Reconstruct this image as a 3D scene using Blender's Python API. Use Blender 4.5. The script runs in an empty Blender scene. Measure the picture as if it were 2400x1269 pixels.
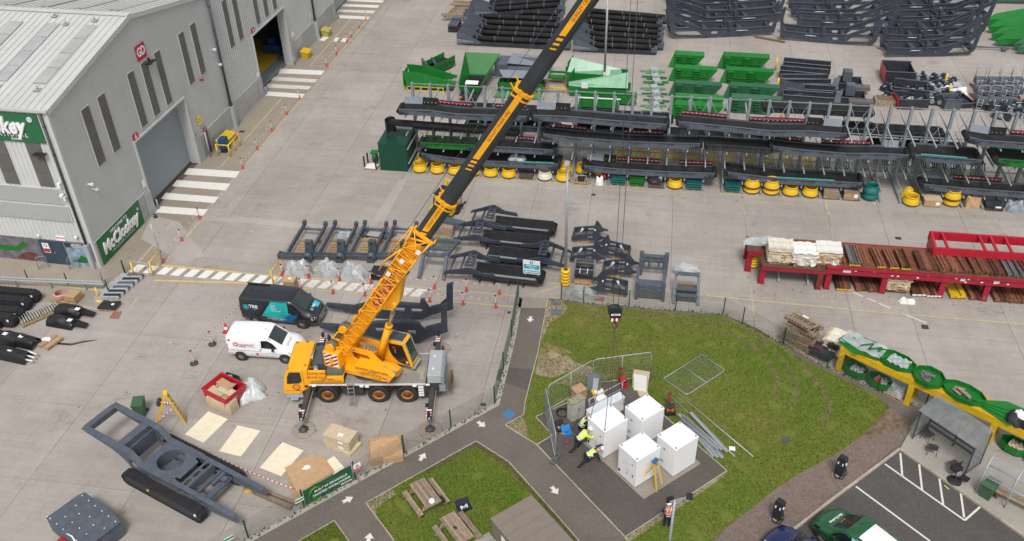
import bpy, bmesh, math, random
from math import sin, cos, pi, radians, sqrt, atan2
from mathutils import Vector, Matrix
from mathutils.geometry import tessellate_polygon
random.seed(7)
SC = bpy.context.scene
COL = SC.collection
# ------------------------------------------------------------------ camera
CH = 36.5; FPX = 2124.1; PITCH, YAW, ROLL = 0.626334, -0.172521, -0.024374
_cy, _sy = cos(YAW), sin(YAW)
FWD = Vector((_sy*cos(PITCH), _cy*cos(PITCH), -sin(PITCH)))
_r = Vector((_cy, -_sy, 0)); _u = _r.cross(FWD)
RGT = cos(ROLL)*_r + sin(ROLL)*_u
UPV = -sin(ROLL)*_r + cos(ROLL)*_u
CPOS = Vector((0, 0, CH))
cam = bpy.data.cameras.new('camera'); camo = bpy.data.objects.new('camera', cam); COL.objects.link(camo)
cam.sensor_width = 36; cam.lens = FPX/2400*36; cam.clip_end = 2000; cam.clip_start = .5
camo.matrix_world = Matrix(((RGT.x, UPV.x, -FWD.x, 0), (RGT.y, UPV.y, -FWD.y, 0), (RGT.z, UPV.z, -FWD.z, CH), (0, 0, 0, 1)))
SC.camera = camo
# ------------------------------------------------------------------ sky and sun (bright overcast)
SUN_EL, SUN_AZ = radians(56), radians(172)      # azimuth clockwise from +Y
wd = bpy.data.worlds.new('World'); SC.world = wd; wd.use_nodes = True
nt = wd.node_tree; bg = nt.nodes['Background']
sk = nt.nodes.new('ShaderNodeTexSky'); sk.sky_type = 'NISHITA'; sk.sun_disc = False
sk.sun_elevation = SUN_EL; sk.sun_rotation = SUN_AZ; sk.dust_density = 3.0; sk.air_density = 1.2
hs = nt.nodes.new('ShaderNodeHueSaturation'); hs.inputs['Saturation'].default_value = .22
nt.links.new(sk.outputs[0], hs.inputs['Color']); nt.links.new(hs.outputs[0], bg.inputs['Color'])
bg.inputs['Strength'].default_value = 0.115
sl = bpy.data.lights.new('sun', 'SUN'); sl.energy = 1.7; sl.angle = radians(15); sl.color = (1, .965, .92)
so = bpy.data.objects.new('sun', sl); COL.objects.link(so)
so.rotation_euler = Vector((-sin(SUN_AZ)*cos(SUN_EL), -cos(SUN_AZ)*cos(SUN_EL), -sin(SUN_EL))).to_track_quat('-Z', 'Y').to_euler()
so.location = (0, 0, 80)
SC.view_settings.view_transform = 'Standard'; SC.view_settings.look = 'None'
SC.view_settings.exposure = 0.38; SC.view_settings.gamma = 1; SC.view_settings.use_curve_mapping = False

# ------------------------------------------------------------------ layout helpers
def ray(px, py): return (px-1200)*RGT - (py-634.5)*UPV + FPX*FWD
def G(px, py, z=0.0):
    d = ray(px, py); t = (z-CH)/d.z
    return Vector((d.x*t, d.y*t, z))
def PYP(px, py, y):
    d = ray(px, py); t = y/d.y
    return Vector((d.x*t, y, CH+d.z*t))
def Gz(px, py, dz): p = G(px, py); p.z = dz; return p
def yawof(a, b): d = b-a; return atan2(d.y, d.x)

# ------------------------------------------------------------------ materials
MATS = {}
def P(name, rgb, rough=.6, metal=0.0, var=.12, sc=3.0, bump=0.0, bsc=40.0, spec=.5, dirt=0.0, dirtc=(.12, .1, .08), dsc=1.2, trans=0.0, alpha=1.0, coat=0.0, rnd=0.0):
    if name in MATS: return MATS[name]
    m = bpy.data.materials.new(name); m.use_nodes = True; n = m.node_tree.nodes; l = m.node_tree.links
    b = n['Principled BSDF']
    b.inputs['Roughness'].default_value = rough; b.inputs['Metallic'].default_value = metal
    b.inputs['Specular IOR Level'].default_value = spec
    b.inputs['Transmission Weight'].default_value = trans; b.inputs['Alpha'].default_value = alpha
    b.inputs['Coat Weight'].default_value = coat
    tc = n.new('ShaderNodeTexCoord'); oi = n.new('ShaderNodeObjectInfo')
    va = n.new('ShaderNodeVectorMath'); va.operation = 'ADD'
    cx = n.new('ShaderNodeMath'); cx.operation = 'MULTIPLY'; cx.inputs[1].default_value = 37.0
    l.new(oi.outputs['Random'], cx.inputs[0]); l.new(tc.outputs['Object'], va.inputs[0]); l.new(cx.outputs[0], va.inputs[1])
    nz = n.new('ShaderNodeTexNoise'); nz.inputs['Scale'].default_value = sc; nz.inputs['Detail'].default_value = 6; nz.inputs['Roughness'].default_value = .65
    l.new(va.outputs[0], nz.inputs['Vector'])
    rp = n.new('ShaderNodeValToRGB')
    c0 = [max(0, c*(1-var)) for c in rgb]; c1 = [min(1, c*(1+var)) for c in rgb]
    rp.color_ramp.elements[0].position = .3; rp.color_ramp.elements[1].position = .7
    rp.color_ramp.elements[0].color = (*c0, 1); rp.color_ramp.elements[1].color = (*c1, 1)
    l.new(nz.outputs['Fac'], rp.inputs[0]); out = rp.outputs[0]
    if rnd:
        hv = n.new('ShaderNodeHueSaturation'); mr = n.new('ShaderNodeMapRange')
        mr.inputs['To Min'].default_value = 1-rnd; mr.inputs['To Max'].default_value = 1+rnd
        l.new(oi.outputs['Random'], mr.inputs['Value']); l.new(mr.outputs[0], hv.inputs['Value']); l.new(out, hv.inputs['Color']); out = hv.outputs[0]
    if dirt:
        n2 = n.new('ShaderNodeTexNoise'); n2.inputs['Scale'].default_value = dsc; n2.inputs['Detail'].default_value = 8; n2.inputs['Roughness'].default_value = .7
        l.new(va.outputs[0], n2.inputs['Vector'])
        r2 = n.new('ShaderNodeValToRGB'); r2.color_ramp.elements[0].position = .48; r2.color_ramp.elements[1].position = .72
        r2.color_ramp.elements[1].color = (dirt, dirt, dirt, 1)
        l.new(n2.outputs['Fac'], r2.inputs[0])
        mx = n.new('ShaderNodeMixRGB'); mx.inputs[2].default_value = (*dirtc, 1)
        l.new(r2.outputs[0], mx.inputs[0]); l.new(out, mx.inputs[1]); out = mx.outputs[0]
    l.new(out, b.inputs['Base Color'])
    rr = n.new('ShaderNodeMapRange'); rr.inputs['To Min'].default_value = max(0, rough-.1); rr.inputs['To Max'].default_value = min(1, rough+.1)
    l.new(nz.outputs['Fac'], rr.inputs['Value']); l.new(rr.outputs[0], b.inputs['Roughness'])
    if bump:
        n3 = n.new('ShaderNodeTexNoise'); n3.inputs['Scale'].default_value = bsc; n3.inputs['Detail'].default_value = 4
        l.new(va.outputs[0], n3.inputs['Vector'])
        bp = n.new('ShaderNodeBump'); bp.inputs['Strength'].default_value = bump; bp.inputs['Distance'].default_value = .02
        l.new(n3.outputs['Fac'], bp.inputs['Height']); l.new(bp.outputs[0], b.inputs['Normal'])
    MATS[name] = m; return m

STEEL = P('slate_steel_paint', (.080, .095, .119), .5, spec=.32, var=.14, sc=1.5, dirt=.22, dirtc=(.2, .19, .18), dsc=3)
STEELB = P('dark_slate_paint', (.042, .050, .066), .5, spec=.3, var=.2, sc=1.5, dirt=.2, dirtc=(.13, .125, .12), dsc=3, rnd=.12)  # darker tone of the slate paint, for rear and mid-yard steelwork
STEELD = P('dark_steel_paint', (.030, .033, .042), .5, spec=.3, var=.2, dirt=.2, dirtc=(.12, .12, .12), dsc=3)
GALV = P('galvanised_steel', (.40, .43, .45), .45, .35, var=.15, sc=6)
GALVD = P('dull_galvanised_steel', (.26, .29, .31), .55, .2, var=.18, sc=4)
BELT = P('black_rubber_belt', (.016, .016, .017), .8, var=.4, sc=2, dirt=.3, dirtc=(.055, .05, .045), spec=.25)
RUBBER = P('black_rubber', (.018, .018, .02), .8, var=.3)
BLACK = P('black_plastic', (.02, .02, .023), .5, var=.2)
GREEN = P('bright_green_paint', (.010, .150, .022), .4, spec=.35, var=.12, sc=1.5, dirt=.12, dirtc=(.1, .2, .09), rnd=.12)
GREENL = P('pale_green_film_paint', (.13, .33, .19), .45, var=.12, sc=2)
GREEND = P('dark_green_paint', (.006, .058, .036), .45, var=.15)
GREENP = P('post_green_paint', (.004, .05, .02), .45)
YEL = P('machine_yellow_paint', (.62, .40, .012), .45, var=.15, dirt=.25, dirtc=(.25, .15, .03), dsc=2)
YELS = P('safety_yellow_paint', (.75, .46, .015), .45, var=.1)
CRY = P('crane_yellow_paint', (.86, .385, .010), .38, var=.07, sc=1.0, dirt=.10, dirtc=(.42, .22, .03), dsc=2.2)
BOOM = P('boom_grey_paint', (.036, .043, .045), .42, spec=.35, var=.2, sc=1, dirt=.15, dirtc=(.09, .09, .085))
RED = P('red_paint', (.42, .012, .028), .45, var=.15, dirt=.15, dirtc=(.16, .04, .03), rnd=.06)
REDB = P('bright_red_plastic', (.62, .035, .02), .45)
MAG = P('sign_red', (.46, .012, .045), .5, var=.05)
WHT = P('white_paint', (.80, .80, .80), .38, var=.03)
WPL = P('white_plastic', (.74, .74, .73), .5, var=.06)
LABEL = P('paper_label', (.78, .78, .77), .7, var=.05)
FILM = P('plastic_film', (.47, .50, .51), .2, var=.16, sc=4, bump=.5, bsc=8, alpha=.74, spec=.7)
CARD = P('cardboard', (.42, .27, .15), .8, var=.14, sc=5, rnd=.12)
CARDL = P('pale_cardboard', (.52, .42, .29), .8, var=.18, sc=7, rnd=.15)
WOOD = P('pallet_wood', (.34, .235, .13), .8, var=.28, sc=7, rnd=.2)
WOODG = P('weathered_wood', (.25, .19, .135), .85, var=.35, sc=6, rnd=.25)
WOODD = P('dark_wood', (.14, .095, .06), .85, var=.3, sc=6, rnd=.2)
PLY = P('pale_plywood', (.74, .66, .50), .7, var=.07, sc=3, dirt=.12, dirtc=(.45, .33, .2))
RUST = P('rusty_plate', (.20, .065, .035), .75, .2, var=.28, sc=2.5)
RUSTB = P('rusty_bar', (.17, .066, .036), .7, .2, var=.45, sc=5, rnd=.6)
BAR = P('mill_grey_bar', (.15, .14, .14), .6, .4, var=.35, sc=5, rnd=.35)
GLASS = P('dark_glass', (.012, .016, .018), .06, var=.1, spec=.7, coat=.4)
CHROME = P('chrome_steel', (.62, .62, .62), .18, .95, var=.06)
SILV = P('silver_alloy', (.45, .45, .46), .35, .7, var=.06)
AMBER = P('amber_lens', (.75, .2, .01), .25)
REDL = P('red_lens', (.4, .01, .01), .25)
BLUE = P('blue_paint', (.02, .12, .32), .45)
TEAL = P('teal_paint', (.008, .13, .12), .45, var=.15)
NAVY = P('navy_cloth', (.012, .015, .028), .85, var=.25, sc=14)
HIVY = P('hi_vis_yellow_cloth', (.62, .86, .03), .75, var=.1, sc=12)
HIVO = P('hi_vis_orange_cloth', (.85, .11, .02), .75, var=.1, sc=12)
REFL = P('reflective_tape', (.72, .74, .74), .35)
SKIN = P('skin', (.48, .26, .18), .55, var=.08)
TAPER = P('red_tape', (.62, .03, .03), .5); TAPEW = P('white_tape', (.8, .8, .8), .5)
GREYP = P('grey_box_paint', (.36, .38, .39), .45, var=.06, dirt=.12, dirtc=(.25, .24, .23))
DECK = P('grey_tread_deck', (.24, .235, .22), .65, var=.2, sc=4, bump=.4, bsc=60)

# ------------------------------------------------------------------ mesh builder
class MB:
    def __init__(s): s.v = []; s.f = []; s.mi = []; s.sm = []; s.M = None
    def add(s, vs, fs, m=0, smooth=False):
        o = len(s.v)
        if s.M is None: s.v += [tuple(v) for v in vs]
        else: s.v += [tuple(s.M @ Vector(v)) for v in vs]
        for f in fs: s.f.append([i+o for i in f]); s.mi.append(m); s.sm.append(smooth)
        return s
    def box(s, c, d, m=0, rz=0.0, R=None):
        x, y, z = d[0]/2, d[1]/2, d[2]/2
        vs = [Vector(p) for p in ((-x,-y,-z),(x,-y,-z),(x,y,-z),(-x,y,-z),(-x,-y,z),(x,-y,z),(x,y,z),(-x,y,z))]
        if R is None and rz: R = Matrix.Rotation(rz, 3, 'Z')
        c = Vector(c)
        vs = [(R @ v if R is not None else v)+c for v in vs]
        return s.add(vs, [(0,3,2,1),(4,5,6,7),(0,1,5,4),(1,2,6,5),(2,3,7,6),(3,0,4,7)], m)
    def bz(s, x0, x1, y0, y1, z0, z1, m=0): return s.box(((x0+x1)/2,(y0+y1)/2,(z0+z1)/2), (abs(x1-x0),abs(y1-y0),abs(z1-z0)), m)
    def bar(s, a, b, w, h=None, m=0, up=(0,0,1)):
        a, b = Vector(a), Vector(b); h = w if h is None else h
        d = b-a; L = d.length
        if L < 1e-6: return s
        d.normalize(); up = Vector(up)
        if abs(d.dot(up)) > .98: up = Vector((1,0,0)) if abs(d.x) < .9 else Vector((0,1,0))
        sx = d.cross(up).normalized(); uz = sx.cross(d)
        R = Matrix((d, sx, uz)).transposed()
        return s.box((a+b)/2, (L, w, h), m, R=R)
    def tube(s, pts, r, n=8, m=0, cap=True, r2=None, smooth=True):
        pts = [Vector(p) for p in pts]; k = len(pts); vs = []; fs = []
        rs = r if isinstance(r, (list, tuple)) else ([r]*k if r2 is None else [r+(r2-r)*i/(k-1) for i in range(k)])
        prev = None
        for i, p in enumerate(pts):
            d = (pts[min(i+1,k-1)]-pts[max(i-1,0)])
            d = d.normalized() if d.length > 1e-9 else Vector((0,0,1))
            if prev is None:
                a = Vector((0,0,1)) if abs(d.z) < .9 else Vector((1,0,0)); x = d.cross(a).normalized()
            else:
                x = prev-d*prev.dot(d); x = x.normalized() if x.length > 1e-6 else d.orthogonal().normalized()
            prev = x; y = d.cross(x)
            for j in range(n):
                t = 2*pi*j/n; vs.append(p+rs[i]*(cos(t)*x+sin(t)*y))
        for i in range(k-1):
            for j in range(n): fs.append((i*n+j, i*n+(j+1)%n, (i+1)*n+(j+1)%n, (i+1)*n+j))
        s.add(vs, fs, m, smooth)
        if cap:
            o = len(s.v)-len(vs)
            s.f.append([o+j for j in range(n)][::-1]); s.mi.append(m); s.sm.append(False)
            s.f.append([o+(k-1)*n+j for j in range(n)]); s.mi.append(m); s.sm.append(False)
        return s
    def cyl(s, a, b, r, n=12, m=0, r2=None): return s.tube([a,b], r, n, m, True, r2)
    def lathe(s, prof, n=16, c=(0,0,0), m=0, axis='z', closed=False, smooth=True):
        vs = []; fs = []; c = Vector(c); k = len(prof)
        for (r, z) in prof:
            for j in range(n):
                t = 2*pi*j/n
                p = (r*cos(t), r*sin(t), z)
                if axis == 'x': p = (z, r*cos(t), r*sin(t))
                elif axis == 'y': p = (r*sin(t), z, r*cos(t))
                vs.append(Vector(p)+c)
        for i in range(k if closed else k-1):
            for j in range(n): fs.append((i*n+j, i*n+(j+1)%n, ((i+1)%k)*n+(j+1)%n, ((i+1)%k)*n+j))
        return s.add(vs, fs, m, smooth)
    def plate(s, outer, holes=(), t=.02, o=(0,0,0), ax='xz', m=0, off=0.0):
        """flat plate from a 2D outline with holes; ax gives the plane, t the thickness along the third axis"""
        polys = [[Vector((p[0],p[1],0)) for p in outer]]+[[Vector((p[0],p[1],0)) for p in h] for h in holes]
        tris = tessellate_polygon(polys); flat = [p for q in polys for p in q]; n = len(flat)
        o = Vector(o)
        def T(p, w):
            if ax == 'xz': return Vector((p.x, w, p.y))+o
            if ax == 'yz': return Vector((w, p.x, p.y))+o
            return Vector((p.x, p.y, w))+o
        vs = [T(p, off-t/2) for p in flat]+[T(p, off+t/2) for p in flat]
        fs = [tuple(t_) for t_ in tris]+[tuple(i+n for i in reversed(t_)) for t_ in tris]
        k = 0
        for q in polys:
            L = len(q)
            for i in range(L): a, b = k+i, k+(i+1)%L; fs.append((a, b, b+n, a+n))
            k += L
        return s.add(vs, fs, m)
    def prism(s, pts, z0, z1, m=0):
        n = len(pts); vs = [(p[0],p[1],z0) for p in pts]+[(p[0],p[1],z1) for p in pts]
        return s.add(vs, [tuple(range(n))[::-1], tuple(range(n,2*n))]+[(i,(i+1)%n,(i+1)%n+n,i+n) for i in range(n)], m)
    def quad(s, a, b, c, d, m=0, smooth=False): return s.add([a,b,c,d], [(0,1,2,3)], m, smooth)
    def slab4(s, a, b, c, d, t, m=0):
        a, b, c, d = map(Vector, (a,b,c,d)); nrm = (b-a).cross(d-a).normalized()*t
        return s.add([a,b,c,d,a+nrm,b+nrm,c+nrm,d+nrm], [(3,2,1,0),(4,5,6,7),(0,1,5,4),(1,2,6,5),(2,3,7,6),(3,0,4,7)], m)
    def grid(s, fn, nu, nv, m=0, smooth=True):
        vs = [fn(i/nu, j/nv) for j in range(nv+1) for i in range(nu+1)]; w = nu+1
        return s.add(vs, [(j*w+i, j*w+i+1, (j+1)*w+i+1, (j+1)*w+i) for j in range(nv) for i in range(nu)], m, smooth)
    def mesh(s, name, mats):
        me = bpy.data.meshes.new(name); me.from_pydata(s.v, [], s.f)
        for m in (mats if isinstance(mats, (list, tuple)) else [mats]): me.materials.append(m)
        me.polygons.foreach_set('material_index', s.mi); me.polygons.foreach_set('use_smooth', s.sm)
        bm = bmesh.new(); bm.from_mesh(me); bmesh.ops.recalc_face_normals(bm, faces=bm.faces); bm.to_mesh(me); bm.free()
        me.update(); return me
    def build(s, name, mats, parent=None, loc=None, rz=0.0, M=None):
        o = bpy.data.objects.new(name, s.mesh(name, mats)); COL.objects.link(o)
        if parent is not None: o.parent = parent
        if M is not None: o.matrix_local = M
        elif loc is not None: o.location = loc; o.rotation_euler = (0,0,rz)
        return o
def tag(o, label=None, cat=None, group=None, kind=None):
    if label: o['label'] = label
    if cat: o['category'] = cat
    if group: o['group'] = group
    if kind: o['kind'] = kind
    return o
def thing(name, label, cat, loc=(0,0,0), rz=0.0, group=None):
    o = bpy.data.objects.new(name, None); COL.objects.link(o); o.empty_display_size = .2
    o.location = loc; o.rotation_euler = (0,0,rz); return tag(o, label, cat, group)
def kids(o):
    return [c for c in bpy.data.objects if c.parent == o]
KIDS = {}
def dup(root, loc, rz=None, label=None, group=None):
    if root not in KIDS: KIDS[root] = [(c, kids(c)) for c in kids(root)]
    r = root.copy(); COL.objects.link(r); r.location = loc
    if rz is not None: r.rotation_euler = (0,0,rz)
    if label: r['label'] = label
    if group: r['group'] = group
    for ch, gs in KIDS[root]:
        c = ch.copy(); COL.objects.link(c); c.parent = r
        for g in gs:
            d = g.copy(); COL.objects.link(d); d.parent = c
    return r
def piece(name, src, parent, loc, rz=0.0, scale=None):
    """another object on the same mesh"""
    o = bpy.data.objects.new(name, src.data if hasattr(src, 'data') else src); COL.objects.link(o); o.parent = parent
    o.location = loc; o.rotation_euler = (0,0,rz)
    if scale: o.scale = scale
    return o
def structure(o): o['kind'] = 'structure'; return o
def bevel(o, w=.02, seg=2):
    b = o.modifiers.new('bevel', 'BEVEL'); b.width = w; b.segments = seg; b.limit_method = 'ANGLE'; b.angle_limit = radians(35); return o
def lettering(body, size, mat, parent, M, depth=.004, bold=0.0, shear=0.0, align='CENTER', space=1.0, name='lettering', sx=1.0, line=1.0):
    cu = bpy.data.curves.new(name, 'FONT'); cu.body = body; cu.size = size; cu.extrude = depth; cu.offset = bold*size
    cu.shear = shear; cu.align_x = align; cu.align_y = 'CENTER'; cu.space_character = space; cu.resolution_u = 2; cu.space_line = line
    t = bpy.data.objects.new('tmp_text', cu)
    me = bpy.data.meshes.new_from_object(t); bpy.data.objects.remove(t); bpy.data.curves.remove(cu)
    me.name = name; me.materials.clear(); me.materials.append(mat)
    o = bpy.data.objects.new(name, me); COL.objects.link(o)
    if parent is not None: o.parent = parent
    o.matrix_local = M @ Matrix.Diagonal((sx,1,1,1)); return o
def frame(o, x, y):
    """matrix with origin o, text direction x and text up y"""
    x = Vector(x).normalized(); y = Vector(y); z = x.cross(y).normalized(); y = z.cross(x)
    return Matrix(((x.x,y.x,z.x,o[0]),(x.y,y.y,z.y,o[1]),(x.z,y.z,z.z,o[2]),(0,0,0,1)))
ORD = ['first','second','third','fourth','fifth','sixth','seventh','eighth','ninth','tenth','eleventh','twelfth','thirteenth','fourteenth','fifteenth','sixteenth','seventeenth','eighteenth','nineteenth','twentieth']
def circ(cx, cy, r, n=12, ry=None, a0=0.0): return [(cx+r*cos(a0+2*pi*i/n), cy+(ry or r)*sin(a0+2*pi*i/n)) for i in range(n)]
def slot(cx, cy, L, w, a=0.0, n=5):
    """rounded slot outline"""
    r = w/2; h = max(0, L/2-r); pts = []
    for i in range(n+1): t = -pi/2+pi*i/n; pts.append((h+r*cos(t), r*sin(t)))
    for i in range(n+1): t = pi/2+pi*i/n; pts.append((-h+r*cos(t), r*sin(t)))
    return [(cx+x*cos(a)-y*sin(a), cy+x*sin(a)+y*cos(a)) for x, y in pts]
def rrect(x0, x1, y0, y1, r=.05, n=3):
    pts = []
    for cx, cy, a in ((x1-r,y0+r,-pi/2),(x1-r,y1-r,0),(x0+r,y1-r,pi/2),(x0+r,y0+r,pi)):
        for i in range(n+1): t = a+pi/2*i/n; pts.append((cx+r*cos(t), cy+r*sin(t)))
    return pts
# ------------------------------------------------------------------ ground materials
def ground_mat(name,base,blot,rough,fine=.12,stain=0.0,streak=0.0,stainc=(.1,.085,.075),bump=.15,rnd=.05,bigsc=.16):
 m=bpy.data.materials.new(name);m.use_nodes=True;n=m.node_tree.nodes;l=m.node_tree.links;b=n['Principled BSDF']
 b.inputs['Roughness'].default_value=rough;b.inputs['Specular IOR Level'].default_value=.3
 ge=n.new('ShaderNodeNewGeometry');oi=n.new('ShaderNodeObjectInfo')
 def noise(sc,det=6,ro=.6,vec=None):
  q=n.new('ShaderNodeTexNoise');q.inputs['Scale'].default_value=sc;q.inputs['Detail'].default_value=det;q.inputs['Roughness'].default_value=ro
  l.new(vec or ge.outputs['Position'],q.inputs['Vector']);return q.outputs['Fac']
 def ramp(f,p0,p1,c0,c1):
  r=n.new('ShaderNodeValToRGB');r.color_ramp.elements[0].position=p0;r.color_ramp.elements[1].position=p1
  r.color_ramp.elements[0].color=(*c0,1);r.color_ramp.elements[1].color=(*c1,1);l.new(f,r.inputs[0]);return r.outputs[0]
 def mix(f,a,c,mode='MIX'):
  x=n.new('ShaderNodeMixRGB');x.blend_type=mode
  if isinstance(f,float):x.inputs[0].default_value=f
  else:l.new(f,x.inputs[0])
  l.new(a,x.inputs[1])
  if isinstance(c,tuple):x.inputs[2].default_value=(*c,1)
  else:l.new(c,x.inputs[2])
  return x.outputs[0]
 col=ramp(noise(bigsc,8,.68),.32,.68,base,blot)
 k=1-fine
 col=mix(1.0,col,ramp(noise(9,5,.75),.3,.7,(k,k,k),(1+fine,)*3),'MULTIPLY')
 col=mix(1.0,col,ramp(noise(1.1,6,.7),.3,.75,(.93,.925,.92),(1.06,1.06,1.06)),'MULTIPLY')
 if streak:
  mp=n.new('ShaderNodeMapping');mp.inputs['Scale'].default_value=(.10,2.2,1);mp.inputs['Rotation'].default_value=(0,0,.05)
  l.new(ge.outputs['Position'],mp.inputs['Vector'])
  col=mix(1.0,col,ramp(noise(1.0,7,.75,mp.outputs[0]),.45,.8,(1,1,1),(1-streak,)*3),'MULTIPLY')
  mq=n.new('ShaderNodeMapping');mq.inputs['Scale'].default_value=(2.6,.12,1);mq.inputs['Rotation'].default_value=(0,0,-.12)
  l.new(ge.outputs['Position'],mq.inputs['Vector'])
  col=mix(1.0,col,ramp(noise(1.0,7,.75,mq.outputs[0]),.5,.85,(1,1,1),(1-streak*.8,)*3),'MULTIPLY')
 if stain:
  v=noise(.42,3,.55);w=noise(2.4,6,.7)
  s1=ramp(v,.60,.72,(0,0,0),(1,1,1));s2=ramp(w,.42,.66,(0,0,0),(stain,)*3)
  fac=mix(1.0,s1,s2,'MULTIPLY');col=mix(fac,col,stainc)
  sp=ramp(noise(3.3,2,.5),.74,.78,(0,0,0),(stain*.8,)*3);col=mix(sp,col,stainc)
 if rnd:
  hv=n.new('ShaderNodeHueSaturation');mr=n.new('ShaderNodeMapRange');mr.inputs['To Min'].default_value=1-rnd;mr.inputs['To Max'].default_value=1+rnd
  l.new(oi.outputs['Random'],mr.inputs['Value']);l.new(mr.outputs[0],hv.inputs['Value']);l.new(col,hv.inputs['Color']);col=hv.outputs[0]
 l.new(col,b.inputs['Base Color'])
 if bump:
  bp=n.new('ShaderNodeBump');bp.inputs['Strength'].default_value=bump;bp.inputs['Distance'].default_value=.01
  l.new(noise(30,4),bp.inputs['Height']);l.new(bp.outputs[0],b.inputs['Normal'])
 MATS[name]=m;return m
CONC=ground_mat('yard_concrete',(.298,.266,.236),(.388,.356,.326),.85,.12,.75,.18,(.13,.11,.095))
CONCT=ground_mat('tan_concrete',(.245,.212,.168),(.315,.275,.225),.9,.14,.45,0)
CONCP=ground_mat('pavement_concrete',(.30,.28,.245),(.37,.345,.31),.9,.14,.35,0)
PATCH=ground_mat('pale_concrete_patch',(.322,.293,.266),(.392,.364,.338),.85,.08,.1,.05)
ASPH=ground_mat('path_asphalt',(.112,.096,.082),(.150,.130,.112),.9,.22,.2,0,(.05,.045,.04),.4)
ASPD=ground_mat('dark_asphalt',(.078,.067,.060),(.108,.094,.084),.9,.22,.3,0,(.04,.036,.034),.4)
ASPP=ground_mat('parking_asphalt',(.070,.063,.061),(.094,.086,.083),.9,.3,.25,0,(.036,.034,.034),.5)
GRAV=ground_mat('red_gravel',(.150,.112,.094),(.205,.158,.134),.95,.4,.15,0,(.07,.055,.045),.8)
SOIL=ground_mat('bare_soil',(.24,.185,.125),(.33,.26,.185),.95,.3,.3,0,(.11,.09,.06),.8,0,.6)
GRASSG=ground_mat('grass_ground',(.088,.142,.013),(.150,.150,.034),.95,.28,.6,0,(.12,.09,.04),.8,0,.15)
EDGE=ground_mat('edging_concrete',(.33,.285,.235),(.40,.35,.29),.9,.16,.3,0,rnd=.1)
DIRTG=ground_mat('base_ground',(.10,.09,.08),(.13,.115,.10),.95,.2)
def paint(name,rgb,wear,under=(.27,.245,.22)):
 m=bpy.data.materials.new(name);m.use_nodes=True;n=m.node_tree.nodes;l=m.node_tree.links;b=n['Principled BSDF'];b.inputs['Roughness'].default_value=.7
 ge=n.new('ShaderNodeNewGeometry');q=n.new('ShaderNodeTexNoise');q.inputs['Scale'].default_value=4.5;q.inputs['Detail'].default_value=9;q.inputs['Roughness'].default_value=.78
 l.new(ge.outputs['Position'],q.inputs['Vector']);r=n.new('ShaderNodeValToRGB')
 r.color_ramp.elements[0].position=wear-.06;r.color_ramp.elements[1].position=wear+.10
 r.color_ramp.elements[0].color=(*under,1);r.color_ramp.elements[1].color=(*rgb,1);l.new(q.outputs['Fac'],r.inputs[0])
 l.new(r.outputs[0],b.inputs['Base Color']);MATS[name]=m;return m
PWHITE=paint('white_road_paint',(.70,.69,.64),.36)
PWORN=paint('worn_white_road_paint',(.60,.58,.53),.37)
PYEL=paint('yellow_road_paint',(.62,.43,.12),.40)
PYELW=paint('faded_yellow_road_paint',(.48,.40,.22),.44)
PARROW=paint('white_arrow_paint',(.62,.60,.54),.32,(.1,.09,.08))
PBLUE=paint('blue_cover_paint',(.05,.16,.32),.3,(.08,.1,.14))
# ------------------------------------------------------------------ yard: base sheet, concrete slabs with open joints
mb=MB();mb.bz(-260,260,-60,420,-.5,-.08);structure(mb.build('ground',DIRTG))
yard=thing('yard','pale concrete yard of big cast slabs','yard');del yard['category'];yard['kind']='structure'
SX=[-49,-43,-37.0,-31,-25.1,-19.4,-13.5,-8.4,-4.1,2.1,7.4,13.5,17.25,23,29,35,41,47,54]
SY=[20,27.8,33.3,39.8,46.3,53.2,60.7,67.9,74.5,81,87.8,95,101.5,108,116,126]
for i in range(len(SX)-1):
 for j in range(len(SY)-1):
  x0,x1,y0,y1=SX[i],SX[i+1],SY[j],SY[j+1]
  if x1<=-36.9 and y0>=46:continue
  if x0>12 and y1<34:continue
  if x0>-6 and y1<34:continue
  cx,cy=(x0+x1)/2,(y0+y1)/2;g=.009
  b=MB();b.box((0,0,-.05),(x1-x0-2*g,y1-y0-2*g,.1));b.build('concrete_slab',CONC,yard,(cx,cy,0))
mb=MB();mb.bz(-260,-49,-60,46.2,-.1,-.004);mb.bz(-49,-31,-60,20,-.1,-.004);mb.bz(54,260,41,300,-.1,-.004);mb.bz(-36,54,126,300,-.1,-.004);mb.bz(-260,-120,46.2,300,-.1,-.004)
mb.build('far_concrete',CONC,yard)
LAYER=[0]
def sheet(name,pts,mat,z=.005,th=.03,parent=None,lab=None):
 b=MB();P3=[(p.x,p.y)if isinstance(p,Vector)else p for p in pts]
 b.plate(P3,(),th,(0,0,z-th/2),'xy');o=b.build(name,mat,parent)
 if parent is None:structure(o)
 if lab:o['label']=lab
 return o
def GP(*pts):return[G(*p)for p in pts]
W37=-37.25
WU=Vector((.02655573,.99964733,0));WA=Vector((-37.3009,46.313,0));WN=Vector((WU.y,-WU.x,0))
def wl(x,s,z=0):return WA+WN*x+WU*s+Vector((0,0,z))
sheet('walkway',[wl(-.1,0),wl(3.7,-1.2),wl(4.6,100),wl(-.1,100)],CONCT,.005)
sheet('pavement',[wl(-60,-.0),wl(-60,-6.2),wl(.9,-4.2),wl(2.5,-1.2),wl(3.7,-1.2),wl(0,0)],CONCT,.012)
sheet('concrete_patch',GP((357,505),(420,520),(480,600),(430,618),(330,560)),PATCH,.009)
sheet('concrete_patch',GP((450,515),(560,522),(640,528),(780,545),(1000,570),(1000,556),(780,530),(650,517),(560,508)),PATCH,.009)
sheet('concrete_patch',GP((935,420),(955,420),(900,520),(872,520)),PATCH,.009)
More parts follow.
